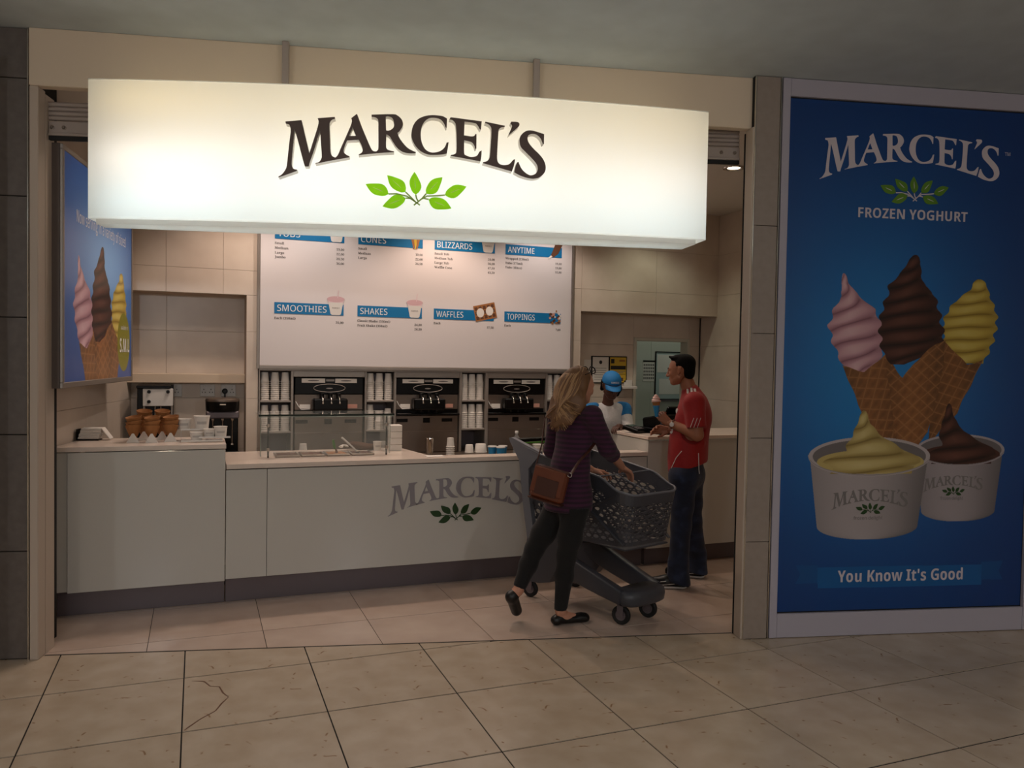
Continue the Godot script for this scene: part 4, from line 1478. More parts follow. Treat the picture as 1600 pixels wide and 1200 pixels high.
# ---------- back counter, cabinet, machines, cups ----------
func back_fittings() -> void:
	var b := MB.new()
	var o := thing("back_counter", "low back counter under the machines and the coffee grinder", "counter", at(1.5, 0, -7.3))
	b.bx(-1.99, 2.012, 0.82, 0.855, -0.31, 0.34, 0.004)
	part(o, "counter_top", b, M.brushed_steel)
	b = MB.new()
	b.bx(-1.98, 2.01, 0.0, 0.82, -0.31, 0.30, 0.003)
	part(o, "body", b, M.cream_paint)
	# cabinet of cup bays around the machines
	o = thing("cup_cabinet", "long grey cabinet of cup bays framing the yoghurt machines under the menu board", "cabinet", at(2.05, 0.857, -7.3))
	var X := func(x: float) -> float: return x - 2.05
	b = MB.new()
	b.bx(X.call(0.494), X.call(3.515), 0.757, 0.79, -0.32, 0.012, 0.003)
	part(o, "top_rail", b, M.alu)
	for m in [[0.79, 1.424], [1.715, 2.33], [2.623, 3.228]]:
		b = MB.new()
		b.bx(X.call(m[0]), X.call(m[1]), 0.705, 0.757, -0.02, 0.004, 0.002)
		part(o, "fascia_panel", b, M.alu)
	for s in [[0.494, 0.507], [0.769, 0.790], [1.424, 1.440], [1.694, 1.715], [2.330, 2.354], [2.591, 2.623], [3.228, 3.247], [3.505, 3.515]]:
		b = MB.new()
		b.bx(X.call(s[0]), X.call(s[1]), 0.0, 0.757, -0.32, 0.008, 0.002)
		part(o, "stile", b, M.alu)
	for s in [[0.507, 0.769], [1.440, 1.694], [2.354, 2.591], [3.247, 3.505]]:
		for y in [0.205, 0.478]:
			b = MB.new()
			b.bx(X.call(s[0]) + 0.001, X.call(s[1]) - 0.001, y, y + 0.016, -0.318, 0.004, 0.002)
			part(o, "shelf", b, M.alu)
	b = MB.new()
	b.bx(X.call(0.494), X.call(3.515), 0.0, 0.757, -0.335, -0.321, 0.0)
	part(o, "back_panel", b, M.kick)
	# yoghurt machines
	var m0 := machine("yoghurt machine nearest the coffee grinder, black upper front with an oval badge", 0.634)
	m0.transform = at(1.107, 0.857, -7.3)
	copy(m0, at(2.022, 0.857, -7.3), "middle yoghurt machine of three, behind the steel shaker", "yoghurt machines")
	copy(m0, at(2.925, 0.857, -7.3), "yoghurt machine closest to the woman's hair, behind the blue tubs", "yoghurt machines")
	# nested cups, bottom up
	var bays := [[0.507, 0.769, "nearest the shake mixer"], [1.440, 1.694, "just before the middle machine"], [2.354, 2.591, "just before the last machine"], [3.247, 3.505, "by the woman's hair"]]
	var proto: Node3D = null
	for i in 4:
		for lv in 2:
			for k in 3:
				if i == 3 and (lv == 0 or k == 2):
					continue
				var x: float = lerpf(bays[i][0], bays[i][1], (k + 0.5) / 3.0)
				var y := 0.857 + (0.495 if lv == 1 else 0.222)
				var n := 10
				if lv == 0:
					n = [9, 9, 9, 9, 5, 7, 9, 9, 9][i * 3 + k]
				for q in n:
					var lab := "%s paper cup, %s %s stack, bay %s" % [ordinal(q, n), ["first", "middle", "last"][k], ["lower", "upper"][lv], bays[i][2]]
					var grp := "%s stack of cups, %s shelf, bay %d" % [["first", "middle", "last"][k], ["lower", "upper"][lv], i + 1]
					var xf := at(x, y + q * 0.0178, -7.355, q * 0.4 + k)
					if proto == null:
						proto = paper_cup("paper_cup", lab, xf, grp)
					else:
						copy(proto, xf, lab, grp)

func ordinal(q: int, n: int) -> String:
	if q == n - 1:
		return "topmost"
	return ["bottom", "second lowest", "third lowest", "fourth lowest", "fifth lowest", "sixth lowest", "seventh lowest", "eighth lowest", "ninth lowest"][q]

func paper_cup(called: String, label: String, xf: Transform3D, group: String) -> Node3D:   # upside down: rim at the bottom
	var mb := MB.new()
	mb.lathe([Vector2(0.0, 0.083), Vector2(0.026, 0.083), Vector2(0.0265, 0.086), Vector2(0.0285, 0.086), Vector2(0.0358, 0.0075), Vector2(0.0405, 0.007), Vector2(0.0418, 0.004), Vector2(0.0405, 0.0008), Vector2(0.0355, 0.001), Vector2(0.0279, 0.080), Vector2(0.0, 0.080)], 18)
	return single(called, label, "paper cup", mb, M.paper, xf, group)

func machine(label: String, w: float) -> Node3D:
	var o := thing("yoghurt_machine", label, "yoghurt machine", Transform3D(), "yoghurt machines")
	var h := w / 2 - 0.012
	var b := MB.new()
	b.bx(-h, h, 0.0, 0.35, -0.30, -0.015, 0.006)
	part(o, "lower_panel", b, M.brushed_steel)
	b = MB.new()
	b.bx(-h, h, 0.405, 0.548, -0.30, -0.03, 0.004)
	part(o, "middle_panel", b, M.brushed_steel)
	b = MB.new()
	b.bx(-h, h, 0.548, 0.70, -0.30, -0.012, 0.006)
	part(o, "upper_panel", b, M.black)
	b = MB.new()
	b.bx(-h, h, 0.35, 0.372, -0.30, 0.03, 0.004)
	b.bx(-h, h, 0.372, 0.405, -0.30, -0.05, 0.002)
	part(o, "drip_tray", b, M.black)
	# oval badge: a ring of light metal
	var ring := []
	for i in 33:
		ring.append(Vector3(cos(TAU * i / 32.0) * 0.140, 0.604 + sin(TAU * i / 32.0) * 0.036, -0.009))
	b = MB.new()
	b.tube(ring, 0.0035, 6, false)
	var rg := part(o, "oval_ring", b, M.alu)
	flat_shape(rg, "badge_plate", disc_poly(Vector2(0.0, 0.602), Vector2(0.030, 0.006)), -0.0112, M.alu)
	# label strips over the black front
	for e in [[-0.245, -0.04], [0.05, 0.245]]:
		b = MB.new()
		b.bx(e[0], e[1], 0.652, 0.690, -0.012, -0.006, 0.001)
		var ls := part(o, "label_strip", b, M.paper)
		flat_shape(ls, "print", disc_poly(Vector2((e[0] + e[1]) / 2, 0.671), Vector2(0.05, 0.006)), -0.0055, M.grey_ink)
	b = MB.new()
	b.bx(-0.032, 0.042, 0.664, 0.684, -0.012, -0.007, 0.001)
	part(o, "switch_plate", b, M.alu)
	# dispensing head with three draw handles
	b = MB.new()
	b.bx(-0.152, 0.152, 0.405, 0.512, -0.03, 0.075, 0.012)
	part(o, "dispensing_head", b, M.black)
	for k in 3:
		var x := -0.074 + k * 0.074
		b = MB.new()
		b.lathe([Vector2(0.0, 0.05), Vector2(0.016, 0.05), Vector2(0.02, 0.043), Vector2(0.02, 0.0)], 14, Vector3(x, 0.512, 0.035))
		part(o, "plunger", b, M.black)
		b = MB.new()
		b.tube([Vector3(x, 0.53, 0.052), Vector3(x + 0.002, 0.515, 0.085), Vector3(x + 0.003, 0.478, 0.095)], 0.006, 8)
		b.ball(Vector3(x + 0.003, 0.474, 0.095), Vector3(0.010, 0.010, 0.010), 10, 6)
		part(o, "draw_handle", b, M.chrome)
		b = MB.new()
		b.lathe([Vector2(0.0, 0.0), Vector2(0.014, 0.0), Vector2(0.016, 0.03)], 12, Vector3(x, 0.378, 0.03))
		part(o, "nozzle", b, M.black)
	for e in [[-0.26, -0.165, M.paper], [0.165, 0.255, M.pink_paper]]:
		b = MB.new()
		b.bx(e[0], e[1], 0.42, 0.456, -0.03, -0.026, 0.001)
		part(o, "flavour_card", b, e[2])
	b = MB.new()
	b.tube([Vector3(-0.295, 0.485, -0.02), Vector3(-0.27, 0.44, -0.015), Vector3(-0.245, 0.412, -0.015), Vector3(-0.17, 0.415, -0.02)], 0.005, 6)
	part(o, "hose", b, M.white_plastic)
	for e in [[-0.295, -0.19], [-0.042, 0.025], [0.14, 0.245]]:
		b = MB.new()
		b.bx(e[0], e[1], 0.288 if e[0] != -0.042 else 0.280, 0.32 if e[0] != -0.042 else 0.326, -0.016, -0.011, 0.002)
		part(o, "vent_plate", b, M.black)
	b = MB.new()
	b.bx(-h, h, 0.200, 0.205, -0.016, -0.012, 0.001)
	part(o, "seam_bead", b, M.steel)
	return o

# ---------- things on the counters ----------
func counter_items() -> void:
	var top := 1.124
	# napkins
	var o := thing("napkin_holder", "holder of folded white napkins on the tall counter by the side wall", "napkins", at(-0.70, top, -6.36, -0.15))
	var b := MB.new()
	b.bx(-0.085, 0.06, 0.0, 0.006, -0.05, 0.05, 0.002)
	b.bx(-0.085, -0.08, 0.006, 0.08, -0.05, 0.05, 0.001)
	part(o, "tray", b, M.black)
	for k in 9:
		b = MB.new()
		var a := 0.06 * sin(k * 1.7)
		b.xf = Transform3D(Basis(Vector3.UP, a), Vector3(-0.01 + 0.003 * k, 0.012 + k * 0.0085, 0.002 * sin(k * 2.3)))
		b.bx(-0.068, 0.068, 0.0, 0.0075, -0.045, 0.045, 0.003)
		part(o, "napkin", b, M.paper)
	b = MB.new()
	b.xf = Transform3D(Basis(Vector3.BACK, -0.95), Vector3(0.075, 0.085, 0.0))
	b.bx(0.0, 0.095, 0.0, 0.006, -0.045, 0.045, 0.002)
	part(o, "napkin", b, M.paper)
	# waffle cones, nested in clear stands
	var proto: Node3D = null
	var spots := [[-0.415, -6.16, 3, "waffle cone stack nearest the side wall"], [-0.355, -6.31, 4, "rear waffle cone stack near the side wall"], [-0.295, -6.13, 3, "middle front waffle cone stack"], [-0.235, -6.30, 4, "rear waffle cone stack near the tubs"], [-0.175, -6.17, 3, "waffle cone stack touching the tubs"]]
	for e in spots:
		var st := thing("card_stand", "white folded card in front of the " + str(e[3]), "card", at(e[0], top, e[1]), "folded cards by the cones")
		b = MB.new()
		b.extrude(PackedVector2Array([Vector2(-0.042, 0.001), Vector2(0.042, 0.001), Vector2(0.006, 0.064), Vector2(-0.006, 0.064)]), 0.054, 0.058)
		part(st, "folded_sheet", b, M.paper)
		for q in e[2]:
			var lab: String = ordinal(q, e[2]) + " cone of the " + str(e[3])
			var xf := at(e[0], top + 0.004 + q * 0.032, e[1], q * 1.1)
			if proto == null:
				proto = waffle_cone("waffle_cone", lab, xf, "waffle cones on the tall counter")
			else:
				copy(proto, xf, lab, "waffle cones on the tall counter")
	# clear stepped stand of tubs
	o = thing("tub_stand", "clear stepped stand with trays carrying white paper tubs", "display stand", at(0.03, top, -6.12))
	for e in [[-0.135, 0.14, 0.005, -0.06, 0.10], [-0.02, 0.19, 0.028, -0.02, 0.09], [-0.14, 0.075, 0.075, -0.14, -0.03]]:
		b = MB.new()
		b.bx(e[0], e[1], e[2], e[2] + 0.006, e[3], e[4], 0.002)
		part(o, "shelf", b, M.clear_plastic)
		b = MB.new()
		b.bx(e[0], e[1], e[2] + 0.001, e[2] + 0.012, e[4], e[4] + 0.003, 0.001)
		part(o, "shelf_edge", b, M.white_plastic)
	b = MB.new()
	b.bx(-0.138, -0.134, 0.0, 0.08, -0.14, 0.09, 0.001)
	b.bx(0.05, 0.054, 0.0, 0.075, -0.14, -0.03, 0.001)
	part(o, "upright", b, M.clear_plastic)
	var tubs := [[-0.115, 0.081, -6.215, 0.050, 0.075, "wide white tub on the upper tray of the clear stand, nearest the cones"], [0.005, 0.081, -6.21, 0.055, 0.095, "biggest white tub on the upper tray of the clear stand, its rim highest"], [-0.03, 0.011, -6.09, 0.045, 0.06, "white tub on the lowest tray of the clear stand"], [0.055, 0.034, -6.08, 0.040, 0.058, "smaller white tub on the front tray, beside the lowest one"], [0.130, 0.034, -6.08, 0.046, 0.075, "white tub at the outer end of the front tray, by the blender"]]
	for e in tubs:
		paper_tub(at(0.03 + e[0] - 0.005, top + e[1], e[2]), e[3], e[4], e[5], "display tubs on the clear stand")
	paint("pane_light", Color(0.62, 0.68, 0.64), 0.2)
	paint("faint_print", Color(0.74, 0.72, 0.70), 0.7)
	# sneeze guard over the toppings
	o = thing("sneeze_guard", "glass sneeze guard with black posts over the topping trays", "sneeze guard", at(0.94, 0.982, -6.19))
	b = MB.new()
	b.bx(-0.50, 0.47, 0.012, 0.312, -0.003, 0.003, 0.001)
	part(o, "front_pane", b, M.glass)
	b = MB.new()
	b.bx(-0.52, 0.50, 0.314, 0.322, -0.42, 0.012, 0.001)
	var tp := part(o, "top_pane", b, M.glass)
	b = MB.new()
	b.bx(-0.52, 0.50, 0.310, 0.325, 0.0125, 0.0155, 0.0005)
	part(tp, "pane_edge", b, M.glass_edge)
	for x in [-0.503, 0.468]:
		b = MB.new()
		b.bx(x - 0.002, x + 0.002, 0.012, 0.312, 0.003, 0.006, 0.0005)
		part(o, "pane_edge", b, M.pane_light)
	b = MB.new()
	b.bx(-0.52, 0.50, 0.303, 0.307, 0.004, 0.008, 0.0005)
	part(tp, "pane_edge", b, M.pane_light)
	b = MB.new()
	b.bx(-0.505, -0.499, 0.012, 0.312, -0.40, -0.004, 0.001)
	part(o, "end_pane", b, M.glass)
	b = MB.new()
	b.bx(0.455, 0.461, 0.012, 0.312, -0.30, -0.004, 0.001)
	part(o, "end_pane", b, M.glass)
	for x in [-0.448, 0.445]:
		b = MB.new()
		b.tube([Vector3(x, 0.0, -0.016), Vector3(x, 0.314, -0.016)], 0.0065, 10)
		var ps := part(o, "post", b, M.black)
		for y in [0.06, 0.24]:
			b = MB.new()
			b.xf = Transform3D(Basis(Vector3.RIGHT, PI / 2), Vector3(x, y, -0.022))
			b.lathe([Vector2(0.0, 0.026), Vector2(0.009, 0.026), Vector2(0.013, 0.022), Vector2(0.013, -0.006), Vector2(0.0, -0.006)], 14)
			part(ps, "clamp", b, M.steel)
	# four steel trays of toppings let into the top
	var tnames := ["first topping tray, at the end nearest the tall counter", "second topping tray, of crushed nuts", "third topping tray, with the green scoop in it", "fourth topping tray, with the white handled spoon"]
	for k in 4:
		var x := 0.635 + k * 0.188
		var t := thing("topping_tray", "steel " + str(tnames[k]), "topping tray", at(x, 0.982, -6.30), "steel topping trays")
		b = MB.new()
		for e in [[-0.088, 0.088, -0.115, -0.1], [-0.088, 0.088, 0.1, 0.115], [-0.088, -0.074, -0.1, 0.1], [0.074, 0.088, -0.1, 0.1]]:
			b.bx(e[0], e[1], 0.0005, 0.016, e[2], e[3], 0.003)
		part(t, "rim", b, M.steel)
		b = MB.new()
		var g := []
		for i in 11:
			var row := []
			for j in 11:
				row.append(Vector3(-0.076 + 0.0152 * i, 0.007 + 0.006 * sin(i * 1.9 + k) * sin(j * 2.3 + k * 2) + 0.012 * sin(PI * i / 10.0) * sin(PI * j / 10.0), -0.102 + 0.0204 * j))
			g.append(row)
		b.sheet(g, false, true)
		var fl := part(t, "topping", b, [M.nut_brown, M.waffle_dark, M.waffle, M.nut_brown][k])
		fl.set_meta("kind", "stuff")
	var sc := thing("scoop", "green handled scoop standing in the third topping tray", "scoop", at(1.005, 1.0, -6.27))
	b = MB.new()
	b.tube([Vector3(-0.01, 0.03, 0.0), Vector3(-0.018, 0.06, 0.0), Vector3(-0.024, 0.10, 0.0)], [0.010, 0.014, 0.011], 10, true, 0.8)
	part(sc, "handle", b, M.green_plastic)
	b = MB.new()
	b.tube([Vector3(0.006, 0.0, 0.0), Vector3(0.0, 0.02, 0.0), Vector3(-0.01, 0.034, 0.0)], [0.020, 0.014, 0.006], 10, true, 0.5)
	part(sc, "bowl", b, M.waffle_dark)
	sc = thing("spoon", "long white handled spoon leaning in the fourth topping tray", "spoon", at(1.16, 1.0, -6.26))
	b = MB.new()
	b.tube([Vector3(0.0, 0.012, 0.0), Vector3(-0.045, 0.055, 0.0), Vector3(-0.115, 0.118, 0.0)], [0.006, 0.007, 0.008], 10)
	part(sc, "handle", b, M.white_plastic)
	b = MB.new()
	b.ball(Vector3(0.012, 0.006, 0.0), Vector3(0.022, 0.008, 0.016), 12, 8)
	part(sc, "bowl", b, M.steel)
	# bag of nuts, little tub, tall pale carton stack
	o = thing("nut_bag", "clear bag of brown nuts lying at the back of the toppings", "bag", at(1.26, 0.982, -6.56))
	b = MB.new()
	var g2 := []
	for i in 13:
		var row := []
		var a := PI * i / 12.0
		for j in 20:
			var w := TAU * j / 20
			var rr := 1.0 + 0.07 * sin(j * 3.1 + i * 2.0)
			row.append(Vector3(-cos(a) * 0.125, 0.034 + sin(a) * sin(w) * 0.034 * rr + 0.012 * sin(i * 0.6), sin(a) * cos(w) * 0.07 * rr))
		g2.append(row)
	b.sheet(g2, true)
	part(o, "contents", b, M.nut_brown)
	b = MB.new()
	b.tube([Vector3(-0.12, 0.035, 0.0), Vector3(-0.155, 0.045, 0.01), Vector3(-0.175, 0.03, 0.02)], [0.03, 0.014, 0.03], 12, true, 0.35)
	part(o, "bag_neck", b, M.paper)
	paper_tub(at(1.375, 0.982, -6.50), 0.034, 0.075, "small white cup beside the bag of nuts under the glass", "cups by the sneeze guard")
	o = thing("carton_stack", "upright block of white paper sleeves beside the end of the sneeze guard", "paper sleeves", at(1.516, 0.982, -6.47))
	for k in 4:
		b = MB.new()
		b.bx(-0.048, 0.048, 0.0 + k * 0.053, 0.052 + k * 0.053, -0.05 + 0.002 * (k % 2), 0.05, 0.004)
		part(o, "sleeve_bundle", b, M.paper)
	o = thing("paper_sheet", "loose white paper lying on the counter edge past the sneeze guard", "paper", at(1.72, 0.983, -5.99))
	b = MB.new()
	b.bx(-0.07, 0.07, 0.0, 0.004, -0.045, 0.045, 0.001)
	part(o, "sheet", b, M.paper)

func waffle_cone(called: String, label: String, xf: Transform3D, group: String) -> Node3D:
	var mb := MB.new()
	var g := []
	for i in 9:
		var row := []
		var f := i / 8.0
		for j in 20:
			var a := TAU * j / 20
			var lip := 0.010 * sin(a) if i == 8 else 0.0
			var gr := 0.0010 * (sin(a * 8 + i * 2.2) + sin(a * 8 - i * 2.2))
			var r := 0.007 + 0.047 * pow(f, 0.85) + gr
			row.append(Vector3(cos(a) * r, 0.108 * f + lip, sin(a) * r))
		g.append(row)
	var inner := []
	for i in 9:
		var row := []
		for j in 20:
			var p: Vector3 = g[8 - i][j]
			row.append(Vector3(p.x * 0.95, p.y + 0.002, p.z * 0.95))
		inner.append(row)
	mb.sheet(g + inner, true)
	return single(called, label, "waffle cone", mb, M.waffle, xf, group)

func paper_tub(xf: Transform3D, r: float, h: float, label: String, group: String) -> Node3D:
	var o := thing("paper_tub", label, "paper tub", xf, group)
	var mb := MB.new()
	mb.lathe([Vector2(0.0, 0.004), Vector2(r * 0.78, 0.004), Vector2(r * 0.79, 0.0), Vector2(r * 0.82, 0.0), Vector2(r * 0.98, h - 0.005), Vector2(r * 1.03, h - 0.004), Vector2(r * 1.04, h - 0.001), Vector2(r * 1.0, h), Vector2(r * 0.95, h - 0.004), Vector2(r * 0.77, 0.007), Vector2(0.0, 0.007)], 24)
	part(o, "tub_body", mb, M.paper)
	var pr := MB.new()   # pale printed band on the side
	var g := []
	for i in 2:
		var row := []
		for j in 9:
			var a := PI * 0.28 + PI * 0.44 * j / 8.0
			var f := 0.38 + 0.22 * i
			var rr := lerpf(r * 0.82, r * 0.98, f) + 0.0006
			row.append(Vector3(cos(a) * rr, h * f, sin(a) * rr))
		g.append(row)
	pr.sheet(g)
	part(o, "print", pr, M.get("faint_print") if M.has("faint_print") else paint("faint_print", Color(0.74, 0.72, 0.70), 0.7))
	return o

func back_items() -> void:
	var y := 0.855
	# control box with knobs (on the wall side of the niche) and its cups' holder
	var o := thing("hot_drink_machine", "pale fronted drink machine with black knobs standing in the niche", "drink machine", at(-0.33, y, -7.30))
	var b := MB.new()
	b.bx(-0.14, 0.14, 0.0, 0.63, -0.24, -0.06, 0.006)
	part(o, "body", b, M.black)
	b = MB.new()
	b.bx(-0.14, 0.12, 0.60, 0.625, -0.24, 0.03, 0.004)
	part(o, "lid", b, M.black)
	b = MB.new()
	b.bx(-0.092, 0.138, 0.452, 0.598, -0.06, 0.02, 0.005)
	part(o, "front_panel", b, M.white_plastic)
	for e in [[-0.045, 0.572], [0.10, 0.572], [-0.045, 0.49]]:
		b = MB.new()
		b.xf = Transform3D(Basis(Vector3.RIGHT, PI / 2), Vector3(e[0], e[1], 0.02))
		b.lathe([Vector2(0.0, 0.022), Vector2(0.011, 0.022), Vector2(0.014, 0.016), Vector2(0.015, 0.0)], 16)
		part(o, "knob", b, M.black)
	b = MB.new()
	b.bx(-0.09, -0.075, 0.0, 0.452, -0.05, 0.01, 0.003)
	b.bx(0.122, 0.137, 0.0, 0.452, -0.05, 0.01, 0.003)
	part(o, "side_frame", b, M.alu)
	for x in [0.0, 0.045]:
		b = MB.new()
		b.tube([Vector3(x, 0.10, -0.02), Vector3(x, 0.45, -0.02)], 0.004, 8)
		part(o, "rod", b, M.chrome)
	b = MB.new()
	b.bx(-0.05, 0.10, 0.29, 0.30, -0.05, 0.0, 0.001)
	part(o, "glass_shelf", b, M.glass_edge)
	b = MB.new()
	b.bx(-0.075, 0.122, 0.0, 0.05, -0.05, 0.03, 0.004)
	part(o, "drip_tray", b, M.black)
	# twin blender / shake mixer
	o = thing("shake_mixer", "round topped dark shake mixer with hanging spindles under the sockets", "mixer", at(0.20, y, -7.26))
	b = MB.new()
	b.lathe([Vector2(0.0, 0.522), Vector2(0.10, 0.522), Vector2(0.134, 0.514), Vector2(0.14, 0.50), Vector2(0.138, 0.49)], 28, Vector3(0, 0, -0.03), Vector2(1.0, 0.75))
	part(o, "lid", b, M.brushed_steel)
	b = MB.new()
	b.lathe([Vector2(0.138, 0.49), Vector2(0.136, 0.42), Vector2(0.132, 0.41), Vector2(0.0, 0.41)], 28, Vector3(0, 0, -0.03), Vector2(1.0, 0.75))
	part(o, "motor_housing", b, M.black)
	b = MB.new()
	b.bx(-0.134, 0.134, 0.345, 0.408, -0.10, 0.03, 0.01)
	part(o, "gear_head", b, M.kick)
	b = MB.new()
	b.bx(-0.025, 0.025, 0.462, 0.474, 0.074, 0.080, 0.002)
	part(o, "badge", b, M.chrome)
	b = MB.new()
	b.bx(-0.13, 0.13, 0.04, 0.41, -0.12, -0.06, 0.008)
	part(o, "column", b, M.black)
	b = MB.new()
	b.bx(-0.14, 0.14, 0.0, 0.055, -0.12, 0.10, 0.01)
	part(o, "base", b, M.black)
	for x in [-0.078, 0.0, 0.078]:
		b = MB.new()
		b.lathe([Vector2(0.0, 0.0), Vector2(0.014, 0.0), Vector2(0.012, 0.012), Vector2(0.004, 0.014), Vector2(0.004, 0.20), Vector2(0.012, 0.21), Vector2(0.013, 0.225)], 12, Vector3(x, 0.12, 0.0))
		part(o, "spindle", b, M.chrome)
	# sockets on the niche wall
	for e in [[-0.170, 1, "single socket plate half hidden by the drink machine"], [0.082, 2, "double socket plate with nothing plugged in, between drink machine and mixer"], [0.258, 2, "double socket plate with a black plug over the shake mixer"]]:
		var w := 0.085 if e[1] == 1 else 0.125
		o = thing("wall_socket", "white " + str(e[2]), "socket", at(e[0], 1.427, -7.62), "sockets on the niche wall")
		b = MB.new()
		b.bx(-w / 2, w / 2, -0.055, 0.055, 0.0, 0.010, 0.004)
		part(o, "plate", b, M.white_plastic)
		for k in e[1]:
			var cx: float = 0.0 if e[1] == 1 else (-0.03 + 0.06 * k)
			for q in [[0.0, 0.008], [-0.012, -0.018], [0.012, -0.018]]:
				b = MB.new()
				b.bx(cx + q[0] - 0.003, cx + q[0] + 0.003, q[1] - 0.005, q[1] + 0.005, 0.0095, 0.0108, 0.0005)
				part(o, "slot", b, M.black)
			b = MB.new()
			b.bx(cx - 0.006, cx + 0.006, 0.028, 0.042, 0.009, 0.014, 0.002)
			part(o, "switch", b, M.white_plastic)
	o = thing("plug", "black plug pushed into the socket over the shake mixer", "plug", at(0.228, 1.42, -7.608))
	b = MB.new()
	b.lathe([Vector2(0.0, 0.03), Vector2(0.016, 0.03), Vector2(0.024, 0.02), Vector2(0.025, 0.0)], 14)
	b.xf = Transform3D(Basis(Vector3.RIGHT, PI / 2), Vector3.ZERO)
	var b2 := MB.new()
	b2.xf = b.xf
	b2.lathe([Vector2(0.0, 0.03), Vector2(0.016, 0.03), Vector2(0.024, 0.02), Vector2(0.025, 0.0)], 14)
	part(o, "plug_body", b2, M.black)
	b = MB.new()
	b.tube([Vector3(0, -0.015, 0.02), Vector3(0.0, -0.05, 0.03), Vector3(0.01, -0.09, 0.02)], 0.006, 8)
	part(o, "cord", b, M.black)
	# along the back counter
	o = thing("shaker", "tall steel shaker cup in front of the middle yoghurt machine", "shaker", at(1.98, y, -7.08))
	b = MB.new()
	b.lathe([Vector2(0.0, 0.004), Vector2(0.028, 0.004), Vector2(0.030, 0.0), Vector2(0.033, 0.002), Vector2(0.041, 0.155), Vector2(0.043, 0.158), Vector2(0.041, 0.160), Vector2(0.039, 0.155), Vector2(0.031, 0.008), Vector2(0.0, 0.008)], 24)
	part(o, "cup", b, M.chrome)
	var k0: Node3D = null
	for k in 5:
		var lab := ordinal(k, 5) + " paper cup of the short stack beside the steel shaker"
		if k0 == null:
			k0 = paper_cup("paper_cup", lab, at(2.187, y, -7.10), "short stack beside the shaker")
		else:
			copy(k0, at(2.187, y + k * 0.0178, -7.10, k * 0.7), lab, "short stack beside the shaker")
	for k in 4:
		copy(k0, at(0.845, y + k * 0.0178, -7.02, k * 0.5), ordinal(k, 4) + " paper cup of the stack seen through the glass", "stack behind the sneeze guard")
	for k in 3:
		copy(k0, at(1.335, y + 0.02 + k * 0.0178, -6.98, k * 0.5), ordinal(k, 3) + " paper cup of the low stack behind the nuts", "low stack behind the nuts")
	paper_tub_down(at(2.405, y + 0.003, -7.20), 0.042, 0.075, "upturned white tub at the bottom of the middle cup bay, nearer the shaker")
	paper_tub_down(at(2.520, y + 0.003, -7.20), 0.060, 0.080, "wider upturned white tub at the bottom of the cup bay, nearer the blue tubs")
	for e in [[2.59, -7.07, "blue printed tub at the outer end of the row under the last machine"], [2.645, -6.99, "blue printed tub in front, lowest of the row under the last machine"], [2.70, -7.08, "blue printed tub next to the water bottle"], [2.875, -7.03, "blue printed tub half hidden behind the cart handle"]]:
		o = thing("blue_tub", e[2], "tub", at(e[0], y, e[1]), "blue tubs on the back counter")
		b = MB.new()
		b.lathe([Vector2(0.0, 0.0), Vector2(0.034, 0.0), Vector2(0.041, 0.064)], 20)
		part(o, "tub_body", b, M.blue_plastic)
		b = MB.new()
		b.lathe([Vector2(0.041, 0.064), Vector2(0.044, 0.065), Vector2(0.044, 0.073), Vector2(0.040, 0.076), Vector2(0.0, 0.075)], 20)
		part(o, "tub_lid", b, M.white_plastic)
	o = thing("water_bottle", "clear plastic water bottle with white cap beside the blue tubs", "bottle", at(2.815, y, -7.02))
	b = MB.new()
	b.lathe([Vector2(0.0, 0.002), Vector2(0.03, 0.0), Vector2(0.034, 0.006), Vector2(0.034, 0.05), Vector2(0.032, 0.06), Vector2(0.034, 0.07), Vector2(0.034, 0.125), Vector2(0.028, 0.155), Vector2(0.014, 0.178), Vector2(0.013, 0.195)], 22)
	part(o, "bottle_body", b, M.clear_plastic)
	b = MB.new()
	b.lathe([Vector2(0.0346, 0.07), Vector2(0.0348, 0.072), Vector2(0.0348, 0.115), Vector2(0.0346, 0.117)], 22)
	part(o, "bottle_label", b, M.blue_plastic)
	b = MB.new()
	b.lathe([Vector2(0.016, 0.195), Vector2(0.0165, 0.197), Vector2(0.0165, 0.215), Vector2(0.014, 0.218), Vector2(0.0, 0.218)], 18)
	part(o, "bottle_cap", b, M.white_plastic)
	o = thing("green_ladle", "long green plastic paddle lying across a white tub behind the cart", "paddle", at(2.99, y + 0.085, -7.03))
	b = MB.new()
	b.tube([Vector3(-0.15, 0.014, 0.0), Vector3(-0.10, 0.018, 0.0), Vector3(0.0, 0.022, 0.0), Vector3(0.07, 0.024, 0.0), Vector3(0.16, 0.026, 0.0)], [0.008, 0.014, 0.018, 0.02, 0.016], 12, true, 0.7)
	part(o, "blade", b, M.green_plastic)
	b = MB.new()
	b.bx(0.03, 0.12, 0.02, 0.05, -0.018, 0.018, 0.006)
	part(o, "grip", b, M.green_plastic)
	paper_tub(at(3.04, y, -7.03), 0.055, 0.085, "white tub under the green paddle on the back counter", "tubs on the back counter")

func paper_tub_down(xf: Transform3D, r: float, h: float, label: String) -> Node3D:
	var o := thing("paper_tub", label, "paper tub", xf, "upturned tubs in the cup bay")
	var mb := MB.new()
	mb.lathe([Vector2(0.0, h), Vector2(r * 0.78, h), Vector2(r * 0.82, h - 0.003), Vector2(r * 0.98, 0.006), Vector2(r * 1.04, 0.004), Vector2(r * 1.04, 0.001), Vector2(r * 0.95, 0.0)], 24)
	part(o, "tub_body", mb, M.paper)
	return o

